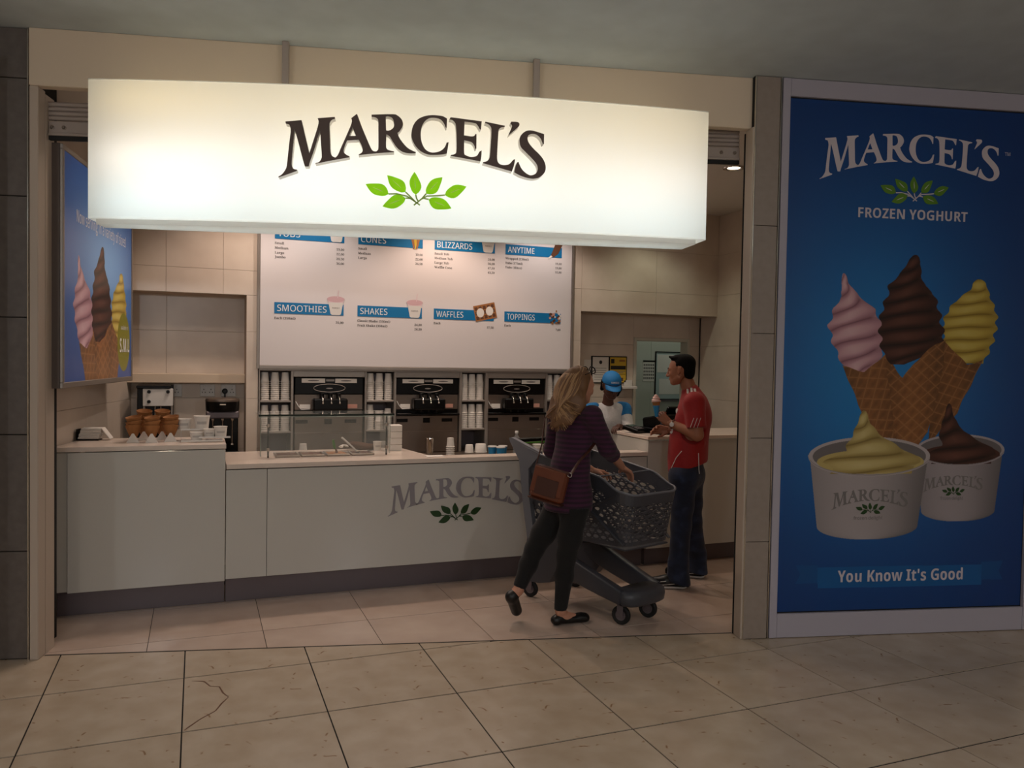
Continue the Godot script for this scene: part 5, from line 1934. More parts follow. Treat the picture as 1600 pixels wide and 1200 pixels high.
func till_items() -> void:
	var y := 1.114
	var o := thing("cash_register", "black cash register with keyboard on the till counter between server and man", "cash register", at(3.98, y, -6.17, 0.12))
	var b := MB.new()
	b.bx(-0.26, 0.20, 0.0, 0.05, -0.17, 0.17, 0.006)
	part(o, "base", b, M.black)
	b = MB.new()
	b.xf = Transform3D(Basis(Vector3.RIGHT, -0.18), Vector3(-0.03, 0.06, 0.02))
	b.bx(-0.20, 0.20, -0.01, 0.095, -0.15, 0.12, 0.012)
	part(o, "housing", b, M.black)
	b = MB.new()
	b.xf = Transform3D(Basis(Vector3.RIGHT, 0.5), Vector3(0.10, 0.19, -0.08))
	b.bx(-0.10, 0.13, -0.06, 0.04, -0.012, 0.012, 0.004)
	part(o, "display", b, M.black)
	b = MB.new()
	b.tube([Vector3(-0.21, 0.11, 0.0), Vector3(-0.17, 0.165, 0.0), Vector3(-0.14, 0.20, -0.01)], [0.010, 0.008, 0.006], 8)
	part(o, "printer_arm", b, M.black)
	b = MB.new()
	b.bx(-0.10, -0.05, 0.012, 0.046, 0.1705, 0.173, 0.001)
	part(o, "label", b, M.paper)
	b = MB.new()
	b.bx(-0.03, 0.14, 0.01, 0.035, 0.170, 0.174, 0.001)
	part(o, "drawer_front", b, M.kick)
	o = thing("card_terminal", "dark card terminal lying by the server's hands on the till counter", "card terminal", at(3.62, y, -6.22, 0.35))
	b = MB.new()
	b.xf = Transform3D(Basis(Vector3.RIGHT, 0.2), Vector3(0, 0.03, 0))
	b.bx(-0.06, 0.09, -0.018, 0.02, -0.09, 0.09, 0.008)
	part(o, "body", b, M.black)
	b = MB.new()
	b.xf = Transform3D(Basis(Vector3.RIGHT, 0.2), Vector3(0, 0.052, 0))
	b.bx(-0.03, 0.06, -0.001, 0.002, -0.07, -0.02, 0.001)
	part(o, "screen", b, M.glass_edge)
	for i in 3:
		for j in 4:
			b = MB.new()
			b.xf = Transform3D(Basis(Vector3.RIGHT, 0.2), Vector3(0, 0.052, 0))
			b.bx(-0.025 + i * 0.03, -0.004 + i * 0.03, -0.001, 0.003, -0.005 + j * 0.02, 0.008 + j * 0.02, 0.001)
			part(o, "key", b, M.kick)
	o = thing("soap_dispenser", "white dispenser on the side wall above the far end of the till counter", "dispenser", at(5.25, 1.15, -6.75))
	b = MB.new()
	b.bx(-0.075, 0.0, 0.0, 0.045, -0.06, 0.06, 0.01)
	b.bx(-0.05, 0.0, 0.045, 0.09, -0.03, 0.03, 0.01)
	part(o, "body", b, M.white_plastic)
	b = MB.new()
	b.bx(-0.06, 0.0, 0.09, 0.12, -0.04, 0.04, 0.006)
	part(o, "lid", b, M.alu)

func office_items() -> void:
	# framed notices and the shelf below them
	var o := thing("notice_frame", "black framed pair of notices, one white and one yellow, behind the server", "notice board", at(4.108, 1.51, -7.62))
	var b := MB.new()
	b.bx(-0.216, 0.216, 0.0, 0.292, 0.0, 0.010, 0.002)
	part(o, "frame", b, M.black)
	b = MB.new()
	b.bx(-0.200, -0.010, 0.012, 0.280, 0.009, 0.012, 0.0005)
	var wp := part(o, "white_notice", b, M.paper)
	flat_shape(wp, "print", disc_poly(Vector2(-0.105, 0.225), Vector2(0.018, 0.02)), 0.0126, M.menu_ink)
	for k in 6:
		flat_shape(wp, "print", PackedVector2Array([Vector2(-0.18, 0.16 - k * 0.024), Vector2(-0.035, 0.16 - k * 0.024), Vector2(-0.035, 0.165 - k * 0.024), Vector2(-0.18, 0.165 - k * 0.024)]), 0.0126, M.grey_ink)
	b = MB.new()
	b.bx(0.010, 0.204, 0.012, 0.280, 0.009, 0.012, 0.0005)
	var yp := part(o, "yellow_notice", b, M.yellow_paper)
	for e in [[0.02, 0.06, 0.215, 0.262, "menu_ink"], [0.12, 0.19, 0.235, 0.255, "waffle"], [0.015, 0.199, 0.150, 0.190, "menu_ink"], [0.02, 0.195, 0.128, 0.134, "grey_ink"], [0.02, 0.17, 0.112, 0.118, "grey_ink"], [0.015, 0.199, 0.096, 0.100, "menu_ink"], [0.04, 0.09, 0.03, 0.075, "grey_ink"], [0.11, 0.17, 0.025, 0.06, "waffle_dark"]]:
		flat_shape(yp, "print", PackedVector2Array([Vector2(e[0], e[2]), Vector2(e[1], e[2]), Vector2(e[1], e[3]), Vector2(e[0], e[3])]), 0.0126, M[e[4]])
	single("loose_notice", "blank pale paper taped up beside the framed notices", "paper", flat_box(0.10, 0.13, 0.002), M.paper, at(3.86, 1.63, -7.618))
	o = thing("wall_shelf", "small white shelf under the framed notices behind the server", "shelf", at(4.27, 1.455, -7.62))
	b = MB.new()
	b.bx(-0.11, 0.125, 0.0, 0.028, 0.001, 0.12, 0.003)
	part(o, "board", b, M.white_plastic)
	b = MB.new()
	b.bx(0.02, 0.125, 0.028, 0.09, 0.001, 0.012, 0.002)
	part(o, "upstand", b, M.white_plastic)
	# whiteboard and calendar in the office
	o = thing("whiteboard", "whiteboard in a black frame on the office wall behind the man", "whiteboard", at(5.72, 1.275, -8.892))
	b = MB.new()
	b.bx(-0.25, 0.30, 0.0, 0.60, 0.0, 0.012, 0.002)
	part(o, "board", b, M.whiteboard)
	b = MB.new()
	for e in [[-0.262, -0.25, -0.01, 0.61], [0.30, 0.312, -0.01, 0.61], [-0.25, 0.30, 0.60, 0.61], [-0.25, 0.30, -0.01, 0.0]]:
		b.bx(e[0], e[1], e[2], e[3], 0.0, 0.02, 0.002)
	part(o, "frame", b, M.black)
	b = MB.new()
	b.bx(-0.25, 0.30, -0.03, -0.01, 0.0, 0.06, 0.003)
	part(o, "pen_tray", b, M.kick)
	for e in [[-0.235, 0.03, 0.34, 0.57], [0.05, 0.26, 0.30, 0.56], [-0.20, 0.20, 0.06, 0.26]]:
		b = MB.new()
		b.bx(e[0], e[1], e[2], e[3], 0.012, 0.014, 0.0005)
		part(o, "pinned_sheet", b, M.paper)
	o = thing("wall_calendar", "paper calendar with a black bar along its top, beside the whiteboard", "calendar", at(5.37, 1.50, -8.892))
	b = MB.new()
	b.bx(-0.085, 0.085, 0.0, 0.25, 0.0, 0.004, 0.001)
	part(o, "sheet", b, M.paper)
	b = MB.new()
	b.bx(-0.087, 0.087, 0.25, 0.268, 0.0, 0.008, 0.002)
	part(o, "bar", b, M.black)
	for i in 6:
		for j in 5:
			flat_shape(o, "print", PackedVector2Array([Vector2(-0.078 + i * 0.027, 0.03 + j * 0.042), Vector2(-0.058 + i * 0.027, 0.03 + j * 0.042), Vector2(-0.058 + i * 0.027, 0.055 + j * 0.042), Vector2(-0.078 + i * 0.027, 0.055 + j * 0.042)]), 0.0048, M.grey_ink)
	o = thing("office_desk", "pale office desk seen through the doorway under the whiteboard", "desk", at(5.6, 0, -8.5))
	b = MB.new()
	b.bx(-0.5, 0.7, 0.72, 0.75, -0.36, 0.2, 0.004)
	part(o, "desk_top", b, M.white_plastic)
	for e in [[-0.47, -0.33], [-0.47, 0.17], [0.67, -0.33], [0.67, 0.17]]:
		b = MB.new()
		b.bx(e[0] - 0.02, e[0] + 0.02, 0.0, 0.72, e[1] - 0.02, e[1] + 0.02, 0.003)
		part(o, "leg", b, M.alu)

func flat_box(w: float, h: float, t: float) -> MB:
	var b := MB.new()
	b.bx(-w / 2, w / 2, 0.0, h, 0.0, t, 0.0005)
	return b

# ---------- shopping cart ----------
func cart() -> void:
	paint("cart_grey", Color(0.235, 0.24, 0.265), 0.42)
	paint("cart_rim", Color(0.40, 0.41, 0.44), 0.35)
	var o := thing("shopping_cart", "grey plastic shopping cart with holed basket between the woman and the man", "shopping cart", at(2.503, 0, -5.475, 0.293))
	# basket wall: s runs round the basket from the rear, v from bottom to rim
	var half0 := 0.215
	var half1 := 0.262
	var path0 := []
	var path1 := []
	var outn := []
	var pts := []   # parameter along: (kind, t)
	var N := 40
	var loop := func(hw: float, z0: float, z1: float, r: float) -> Array:
		var a := []
		for e in [[Vector2(-hw, z0), Vector2(-hw, z1 - r)], [Vector2(hw, z1 - r), Vector2(hw, z0)]]:
			a.append(e)
		var out := []
		for i in 15:
			out.append(Vector2(-hw, lerpf(z0, z1 - r, i / 14.0)))
		for i in range(1, 6):
			var w := PI - PI / 2 * i / 5.0
			out.append(Vector2(-hw + r + cos(w) * r, z1 - r + sin(w) * r))
		for i in range(1, 5):
			out.append(Vector2(lerpf(-hw + r, hw - r, i / 4.0), z1))
		for i in range(1, 6):
			var w := PI / 2 - PI / 2 * i / 5.0
			out.append(Vector2(hw - r + cos(w) * r, z1 - r + sin(w) * r))
		for i in range(1, 15):
			out.append(Vector2(hw, lerpf(z1 - r, z0, i / 14.0)))
		return out
	path0 = loop.call(half0, 0.10, 0.955, 0.07)
	path1 = loop.call(half1, -0.06, 1.01, 0.10)
	var topy := func(z: float) -> float:
		if z < 0.13:
			return lerpf(1.115, 1.07, clampf((z + 0.06) / 0.19, 0, 1))
		if z < 0.72:
			return lerpf(1.07, 0.985, (z - 0.13) / 0.59)
		if z < 0.95:
			return lerpf(0.985, 0.905, smoothstep(0.0, 1.0, (z - 0.72) / 0.23))
		return lerpf(0.905, 0.885, (z - 0.95) / 0.06)
	var boty := func(z: float) -> float: return lerpf(0.47, 0.545, clampf(z / 0.95, 0, 1))
	var M0 := path0.size()
	var surf := func(s: float, v: float, inset: float) -> Vector3:
		s = clampf(s, 0.0, M0 - 1.0)
		var i := mini(int(s), M0 - 2)
		var f := s - i
		var a: Vector2 = path0[i].lerp(path0[i + 1], f)
		var b: Vector2 = path1[i].lerp(path1[i + 1], f)
		var d: Vector2 = (path1[i + 1] - path1[i]).normalized()
		var nn := Vector2(-d.y, d.x)   # outward
		var p := a.lerp(b, v) - nn * inset
		return Vector3(p.x, lerpf(boty.call(a.y), topy.call(b.y), v), p.y)
	var wall := MB.new()
	var rows := 9
	var cols := 34
	var th := 0.005
	for j in rows:
		var stag := 0.5 if j % 2 else 0.0
		for i in cols + 1:
			var s0 := clampf((i - stag) / float(cols), 0.0, 1.0) * (M0 - 1)
			var s1 := clampf((i + 1 - stag) / float(cols), 0.0, 1.0) * (M0 - 1)
			if s1 - s0 < 0.01:
				continue
			var v0 := 0.06 + 0.74 * j / rows
			var v1 := 0.06 + 0.74 * (j + 1) / rows
			var mid: Vector3 = surf.call((s0 + s1) / 2, (v0 + v1) / 2, 0.0)
			var side := absf(mid.x) > 0.19
			var d1 := absf((mid.y - 0.75) - (mid.z - 0.633) * 0.47)
			var d2 := absf((mid.y - 0.75) + (mid.z - 0.633) * 0.60)
			var solid: bool = side and mid.z > 0.58 and mid.z < 0.93 and (d1 < 0.026 or d2 < 0.028)
			solid = solid or s1 - s0 < (M0 - 1.0) / cols * 0.8 or (side and mid.z > 0.93 and mid.y > 0.82)
			if side and mid.y > 0.86 and mid.z < 0.30 and (i % 3 == 0):
				solid = true
			var cell := func(a: float, b: float, ins: float) -> Vector3: return surf.call(lerpf(s0, s1, a), lerpf(v0, v1, b), ins)
			var c00: Vector3 = cell.call(0, 0, 0); var c10: Vector3 = cell.call(1, 0, 0); var c11: Vector3 = cell.call(1, 1, 0); var c01: Vector3 = cell.call(0, 1, 0)
			if solid:
				wall.quad(c00, c10, c11, c01)
				wall.quad(cell.call(1, 0, th), cell.call(0, 0, th), cell.call(0, 1, th), cell.call(1, 1, th))
				continue
			var K := 12
			for k in K:
				var qa := []
				for kk in [k, k + 1]:
					var w: float = TAU * kk / K
					var cx := cos(w)
					var sy := sin(w)
					var sq := 1.0 / maxf(absf(cx), absf(sy))
					qa.append([Vector2(0.5 + 0.5 * cx * sq, 0.5 + 0.5 * sy * sq), Vector2(0.5 + 0.38 * cx, 0.5 + 0.31 * sy * (0.6 + 0.4 * absf(sy)))])
				var e0: Vector3 = cell.call(qa[0][0].x, qa[0][0].y, 0)
				var e1: Vector3 = cell.call(qa[1][0].x, qa[1][0].y, 0)
				var h0: Vector3 = cell.call(qa[0][1].x, qa[0][1].y, 0)
				var h1: Vector3 = cell.call(qa[1][1].x, qa[1][1].y, 0)
				var i0: Vector3 = cell.call(qa[0][1].x, qa[0][1].y, th)
				var i1: Vector3 = cell.call(qa[1][1].x, qa[1][1].y, th)
				wall.quad(e0, e1, h1, h0)
				wall.quad(h0, h1, i1, i0)
				wall.quad(cell.call(qa[1][0].x, qa[1][0].y, th), cell.call(qa[0][0].x, qa[0][0].y, th), i0, i1)
	# solid bands under the rim and along the bottom
	for e in [[0.0, 0.06], [0.80, 1.0]]:
		for i in 68:
			var s0 := i / 68.0 * (M0 - 1)
			var s1 := (i + 1) / 68.0 * (M0 - 1)
			wall.quad(surf.call(s0, e[0], -0.002), surf.call(s1, e[0], -0.002), surf.call(s1, e[1], -0.002), surf.call(s0, e[1], -0.002))
			wall.quad(surf.call(s1, e[0], th), surf.call(s0, e[0], th), surf.call(s0, e[1], th), surf.call(s1, e[1], th))
	part(o, "basket", wall, M.cart_grey)
	var rim := []
	for i in 69:
		rim.append(surf.call(i / 68.0 * (M0 - 1), 1.0, 0.002))
	var b := MB.new()
	b.tube(rim, 0.008, 8)
	part(o, "basket_rim", b, M.cart_rim)
	for sd in [-1.0, 1.0]:   # raised ribs on the sides
		b = MB.new()
		var l := []
		for p in [[0.95, 0.555], [0.80, 0.65], [0.655, 0.745], [0.66, 0.765], [0.79, 0.825], [0.91, 0.88]]:
			var f: float = clampf((p[1] - 0.53) / 0.4, 0, 1)
			l.append(Vector3(sd * (lerpf(half0, half1, f) + 0.001), p[1], p[0]))
		b.tube(l, [0.016, 0.017, 0.015, 0.015, 0.015, 0.010], 8, true, 0.35)
		part(o, "side_rib", b, M.cart_grey)
	b = MB.new()   # basket floor
	b.bx(-0.21, 0.21, 0.515, 0.527, 0.10, 0.945, 0.003)
	part(o, "basket_floor", b, M.cart_grey)
	# rear flap and child seat bars
	b = MB.new()
	for i in 7:
		b.bx(-0.235 + i * 0.075, -0.215 + i * 0.075, 0.56, 1.05, 0.03, 0.045, 0.004)
	for i in 5:
		b.bx(-0.24, 0.24, 0.58 + i * 0.11, 0.60 + i * 0.11, 0.03, 0.046, 0.004)
	part(o, "rear_flap", b, M.cart_grey)
	b = MB.new()
	b.tube([Vector3(-0.255, 0.982, 0.73), Vector3(0.0, 0.975, 0.70), Vector3(0.255, 0.985, 0.72)], 0.005, 8)
	b.tube([Vector3(-0.06, 0.977, 0.705), Vector3(-0.055, 0.90, 0.99)], 0.0045, 8)
	part(o, "divider_bar", b, M.cart_rim)
	# handle and rear uprights
	b = MB.new()
	b.tube([Vector3(-0.265, 1.135, -0.19), Vector3(0.265, 1.135, -0.19)], 0.017, 14)
	part(o, "handle", b, M.black)
	for sd in [-1.0, 1.0]:
		b = MB.new()
		b.xf = Transform3D(Basis(Vector3(0, 0, 1), Vector3(0, 1, 0), Vector3(-1, 0, 0)), Vector3(0.248 * sd, 0, 0))   # polygon x becomes z
		b.extrude(PackedVector2Array([Vector2(-0.215, 1.155), Vector2(-0.19, 1.162), Vector2(0.13, 1.085), Vector2(0.14, 1.06), Vector2(0.02, 0.95), Vector2(0.03, 0.75), Vector2(0.10, 0.46), Vector2(0.02, 0.44), Vector2(-0.04, 0.70), Vector2(-0.09, 1.00), Vector2(-0.20, 1.125)]), -0.018, 0.018)
		part(o, "upright", b, M.cart_rim)
		b = MB.new()
		b.xf = Transform3D(Basis(Vector3(0, 0, 1), Vector3(0, 1, 0), Vector3(-1, 0, 0)), Vector3(0.225 * sd, 0, 0))
		b.extrude(PackedVector2Array([Vector2(0.02, 0.50), Vector2(0.30, 0.53), Vector2(0.40, 0.40), Vector2(0.30, 0.22), Vector2(0.26, 0.165), Vector2(0.15, 0.135), Vector2(0.05, 0.125), Vector2(-0.045, 0.115), Vector2(-0.03, 0.26)]), -0.03, 0.03)
		part(o, "rear_leg", b, M.cart_grey)
	# chassis: two sloping beams joined by a rounded nose
	for sd in [-1.0, 1.0]:
		b = MB.new()
		var g := []
		for i in 9:
			var f := i / 8.0
			var z := lerpf(0.16, 0.90, f)
			var yt := lerpf(0.47, 0.245, pow(f, 0.85))
			var yb := lerpf(0.30, 0.145, pow(f, 0.6))
			var xo := lerpf(0.235, 0.20, f)
			var xi := xo - lerpf(0.06, 0.07, f)
			var row := []
			for q in [[xo - 0.012, yt], [xo, yt - 0.015], [xo, yb + 0.012], [xo - 0.012, yb], [xi + 0.01, yb], [xi, yb + 0.012], [xi, yt - 0.02], [xi + 0.012, yt]]:
				row.append(Vector3(q[0] * sd, q[1], z))
			g.append(row)
		b.sheet(g, true, sd < 0)
		part(o, "chassis_beam", b, M.cart_grey)
	b = MB.new()
	var g2 := []
	for i in 13:
		var a := -PI / 2 + PI * i / 12.0
		var row := []
		for q in [[0.0, 0.255], [0.75, 0.25], [0.96, 0.232], [1.0, 0.20], [0.97, 0.155], [0.85, 0.14], [0.0, 0.145]]:
			var ex := signf(sin(a)) * pow(absf(sin(a)), 0.6)
			var ez := pow(maxf(cos(a), 0.0), 0.5)
			row.append(Vector3(ex * 0.20 * q[0], q[1], 0.845 + ez * 0.15 * q[0]))
		g2.append(row)
	b.sheet(g2, false, true)
	part(o, "chassis_nose", b, M.cart_grey)
	b = MB.new()
	b.bx(-0.17, 0.17, 0.40, 0.46, 0.12, 0.26, 0.01)
	b.bx(-0.13, 0.13, 0.44, 0.53, 0.14, 0.30, 0.01)
	part(o, "chassis_bridge", b, M.cart_grey)
	# wheels
	for e in [[-0.13, 0.85, 0.064, 0.018], [0.13, 0.85, 0.064, 0.018], [-0.225, 0.02, 0.060, 0.016], [0.225, 0.02, 0.060, 0.016]]:
		b = MB.new()
		b.xf = Transform3D(Basis(Vector3.UP, 0.35) * Basis(Vector3.BACK, PI / 2), Vector3(e[0], e[2] + 0.001, e[1]))
		var r: float = e[2]
		var w: float = e[3]
		b.lathe([Vector2(r * 0.55, -w * 0.8), Vector2(r * 0.86, -w), Vector2(r, -w * 0.5), Vector2(r, w * 0.5), Vector2(r * 0.86, w), Vector2(r * 0.55, w * 0.8)], 28)
		var wh := part(o, "wheel", b, M.black_rubber)
		b = MB.new()
		b.xf = Transform3D(Basis(Vector3.UP, 0.35) * Basis(Vector3.BACK, PI / 2), Vector3(e[0], e[2] + 0.001, e[1]))
		b.lathe([Vector2(0.0, -w * 0.6), Vector2(r * 0.5, -w * 0.8), Vector2(r * 0.56, -w * 0.82), Vector2(r * 0.56, w * 0.82), Vector2(r * 0.5, w * 0.8), Vector2(0.0, w * 0.6)], 20)
		part(wh, "hub", b, M.kick)
		b = MB.new()
		b.xf = Transform3D(Basis(Vector3.UP, 0.35), Vector3(e[0], 0, e[1]))
		b.bx(-0.026, -0.021, r * 0.9, 0.155, -0.022, 0.022, 0.002)
		b.bx(0.021, 0.026, r * 0.9, 0.155, -0.022, 0.022, 0.002)
		b.bx(-0.026, 0.026, 0.138, 0.156, -0.024, 0.024, 0.003)
		part(o, "caster_fork", b, M.kick)

# ---------- people: skin and clothes as smooth fields meshed to one surface each ----------
class Field:
	var items := []
	var cuts := []

	func cap(a: Vector3, b: Vector3, ra: float, rb := -1.0, k := 0.03, fd := Vector3.ZERO, fs := 1.0) -> void:
		items.append([0, a, b, ra, ra if rb < 0.0 else rb, k, fd.normalized(), fs])

	func path(ps: Array, rs: Array, k := 0.03, fd := Vector3.ZERO, fs := 1.0) -> void:
		for i in ps.size() - 1:
			cap(ps[i], ps[i + 1], rs[i], rs[i + 1], k, fd, fs)

	func ell(c: Vector3, r: Vector3, k := 0.02, b := Basis()) -> void:
		items.append([1, c, r, b.transposed(), 0.0, k])

	func cut(p: Vector3, n: Vector3, reach: float) -> void:   # takes away what lies beyond p along n, within reach
		cuts.append([p, n.normalized(), reach])

	func mesh(mb: MB, h: float) -> void:
		var lo := Vector3.ONE * 1e9
		var hi := -lo
		for it in items:
			var m: float = 0.0
			if it[0] == 0:
				m = maxf(it[3], it[4])
				lo = lo.min(it[1].min(it[2]) - Vector3.ONE * m)
				hi = hi.max(it[1].max(it[2]) + Vector3.ONE * m)
			else:
				m = maxf(it[2].x, maxf(it[2].y, it[2].z))
				lo = lo.min(it[1] - Vector3.ONE * m)
				hi = hi.max(it[1] + Vector3.ONE * m)
		lo -= Vector3.ONE * h * 3
		hi += Vector3.ONE * h * 3
		var nx := int((hi.x - lo.x) / h) + 1
		var ny := int((hi.y - lo.y) / h) + 1
		var nz := int((hi.z - lo.z) / h) + 1
		var val := PackedFloat32Array()
		val.resize(nx * ny * nz)
		val.fill(1.0)
		for it in items:
			var k: float = it[5]
			var mar := k + h * 2.2
			var a: Vector3 = it[1]
			var bl: Vector3
			var bh: Vector3
			if it[0] == 0:
				var m: float = maxf(it[3], it[4]) + mar
				bl = it[1].min(it[2]) - Vector3.ONE * m
				bh = it[1].max(it[2]) + Vector3.ONE * m
			else:
				var m: float = maxf(it[2].x, maxf(it[2].y, it[2].z)) + mar
				bl = a - Vector3.ONE * m
				bh = a + Vector3.ONE * m
			var i0 := maxi(0, int((bl.x - lo.x) / h)); var i1 := mini(nx - 1, int((bh.x - lo.x) / h) + 1)
			var j0 := maxi(0, int((bl.y - lo.y) / h)); var j1 := mini(ny - 1, int((bh.y - lo.y) / h) + 1)
			var k0 := maxi(0, int((bl.z - lo.z) / h)); var k1 := mini(nz - 1, int((bh.z - lo.z) / h) + 1)
			if it[0] == 0:
				var fs: float = it[7]
				var fd: Vector3 = it[6]
				var st := 1.0 / fs - 1.0
				var ba: Vector3 = it[2] - a
				ba += fd * ba.dot(fd) * st
				var bb := maxf(ba.dot(ba), 1e-9)
				var ra: float = it[3]
				var dr: float = it[4] - ra
				var thin := fs < 0.999
				for jz in range(k0, k1 + 1):
					for jy in range(j0, j1 + 1):
						var o := (jz * ny + jy) * nx
						var q := Vector3(lo.x + i0 * h, lo.y + jy * h, lo.z + jz * h) - a
						for jx in range(i0, i1 + 1):
							var e := q
							q.x += h
							if thin:
								e += fd * e.dot(fd) * st
							var t := clampf(e.dot(ba) / bb, 0.0, 1.0)
							var d := (e - ba * t).length() - ra - dr * t
							if thin:
								d *= lerpf(fs, 1.0, 0.4)
							var v := val[o + jx]
							if d < v + k:
								var w := k - absf(d - v)
								val[o + jx] = (d if d < v else v) - (w * w * 0.25 / k if w > 0.0 else 0.0)
			else:
				var r: Vector3 = it[2]
				var bt: Basis = it[3]
				var ir := Vector3.ONE / r
				for jz in range(k0, k1 + 1):
					for jy in range(j0, j1 + 1):
						var o := (jz * ny + jy) * nx
						for jx in range(i0, i1 + 1):
							var e := bt * (Vector3(lo.x + jx * h, lo.y + jy * h, lo.z + jz * h) - a)
							var e1 := e * ir
							var l1 := e1.length()
							var l2 := maxf((e1 * ir).length(), 1e-6)
							var d := l1 * (l1 - 1.0) / l2
							var v := val[o + jx]
							if d < v + k:
								var w := k - absf(d - v)
								val[o + jx] = (d if d < v else v) - (w * w * 0.25 / k if w > 0.0 else 0.0)
		for c in cuts:
			var p: Vector3 = c[0]
			var n: Vector3 = c[1]
			var rr: float = c[2]
			for jz in nz:
				for jy in ny:
					var o := (jz * ny + jy) * nx
					for jx in nx:
						var q := Vector3(lo.x + jx * h, lo.y + jy * h, lo.z + jz * h) - p
						var dp := minf(q.dot(n), rr - q.length())
						if dp > -h * 2 and dp > val[o + jx]:
							val[o + jx] = dp
		# surface nets
		var id := PackedInt32Array()
		id.resize(nx * ny * nz)
		id.fill(-1)
		var vs := PackedVector3Array()
		var ns := PackedVector3Array()
		var sx := 1
		var sy := nx
		var sz := nx * ny
		for z in nz - 1:
			for y in ny - 1:
				var o := (z * ny + y) * nx
				for x in nx - 1:
					var a := val[o + x]
					if a > 2.0 * h or a < -2.0 * h:
						continue
					var c := o + x
					var v0 := a; var v1 := val[c + sx]; var v2 := val[c + sy]; var v3 := val[c + sx + sy]
					var v4 := val[c + sz]; var v5 := val[c + sz + sx]; var v6 := val[c + sz + sy]; var v7 := val[c + sz + sx + sy]
					var s := int(v0 < 0) + int(v1 < 0) + int(v2 < 0) + int(v3 < 0) + int(v4 < 0) + int(v5 < 0) + int(v6 < 0) + int(v7 < 0)
					if s == 0 or s == 8:
						continue
					var g := Vector3(v1 + v3 + v5 + v7 - v0 - v2 - v4 - v6, v2 + v3 + v6 + v7 - v0 - v1 - v4 - v5, v4 + v5 + v6 + v7 - v0 - v1 - v2 - v3) * 0.25
					var p := Vector3.ZERO
					var m := 0
					if (v0 < 0) != (v1 < 0): p += Vector3(v0 / (v0 - v1), 0, 0); m += 1
					if (v2 < 0) != (v3 < 0): p += Vector3(v2 / (v2 - v3), 1, 0); m += 1
					if (v4 < 0) != (v5 < 0): p += Vector3(v4 / (v4 - v5), 0, 1); m += 1
					if (v6 < 0) != (v7 < 0): p += Vector3(v6 / (v6 - v7), 1, 1); m += 1
					if (v0 < 0) != (v2 < 0): p += Vector3(0, v0 / (v0 - v2), 0); m += 1
					if (v1 < 0) != (v3 < 0): p += Vector3(1, v1 / (v1 - v3), 0); m += 1
					if (v4 < 0) != (v6 < 0): p += Vector3(0, v4 / (v4 - v6), 1); m += 1
					if (v5 < 0) != (v7 < 0): p += Vector3(1, v5 / (v5 - v7), 1); m += 1
					if (v0 < 0) != (v4 < 0): p += Vector3(0, 0, v0 / (v0 - v4)); m += 1
					if (v1 < 0) != (v5 < 0): p += Vector3(1, 0, v1 / (v1 - v5)); m += 1
					if (v2 < 0) != (v6 < 0): p += Vector3(0, 1, v2 / (v2 - v6)); m += 1
					if (v3 < 0) != (v7 < 0): p += Vector3(1, 1, v3 / (v3 - v7)); m += 1
					id[c] = vs.size()
					vs.append(lo + (Vector3(x, y, z) + p / m) * h)
					ns.append(g.normalized())
		for z in range(1, nz - 1):
			for y in range(1, ny - 1):
				var o := (z * ny + y) * nx
				for x in range(1, nx - 1):
					var c := o + x
					if id[c] < 0 and id[c - sy] < 0 and id[c - sz] < 0 and id[c - sx] < 0:
						continue
					var a := val[c] < 0
					if a != (val[c + sx] < 0):
						face(mb, vs, ns, id[c], id[c - sy], id[c - sy - sz], id[c - sz], a)
					if a != (val[c + sy] < 0):
						face(mb, vs, ns, id[c], id[c - sz], id[c - sz - sx], id[c - sx], a)
					if a != (val[c + sz] < 0):
						face(mb, vs, ns, id[c], id[c - sx], id[c - sx - sy], id[c - sy], a)

	func face(mb: MB, vs: PackedVector3Array, ns: PackedVector3Array, a: int, b: int, c: int, d: int, inside: bool) -> void:
		if a < 0 or b < 0 or c < 0 or d < 0:
			return
		if not inside:
			var s := b
			b = d
			d = s
		mb.stri(vs[a], vs[b], vs[c], ns[a], ns[b], ns[c])
		mb.stri(vs[a], vs[c], vs[d], ns[a], ns[c], ns[d])

	# first point of the surface met from p along d
	func dist(p: Vector3) -> float:
		var best := 1e9
		for it in items:
			var d := 0.0
			if it[0] == 0:
				var st: float = 1.0 / it[7] - 1.0
				var e: Vector3 = p - it[1]
				e += it[6] * e.dot(it[6]) * st
				var ba: Vector3 = it[2] - it[1]
				ba += it[6] * ba.dot(it[6]) * st
				var t := clampf(e.dot(ba) / maxf(ba.dot(ba), 1e-9), 0.0, 1.0)
				d = (e - ba * t).length() - lerpf(it[3], it[4], t)
				if it[7] < 0.999:
					d *= lerpf(it[7], 1.0, 0.4)
			else:
				var e1: Vector3 = (it[3] * (p - it[1])) / it[2]
				d = e1.length() * (e1.length() - 1.0) / maxf((e1 / it[2]).length(), 1e-6)
			var k: float = it[5]
			if best > 1e8:
				best = d
			else:
				var w := maxf(k - absf(d - best), 0.0)
				best = minf(d, best) - w * w * 0.25 / k
		return best

	func hit(p: Vector3, d: Vector3) -> Vector3:
		for i in 60:
			var s := dist(p)
			if s < 0.0008:
				break
			p += d * s * 0.7
		return p

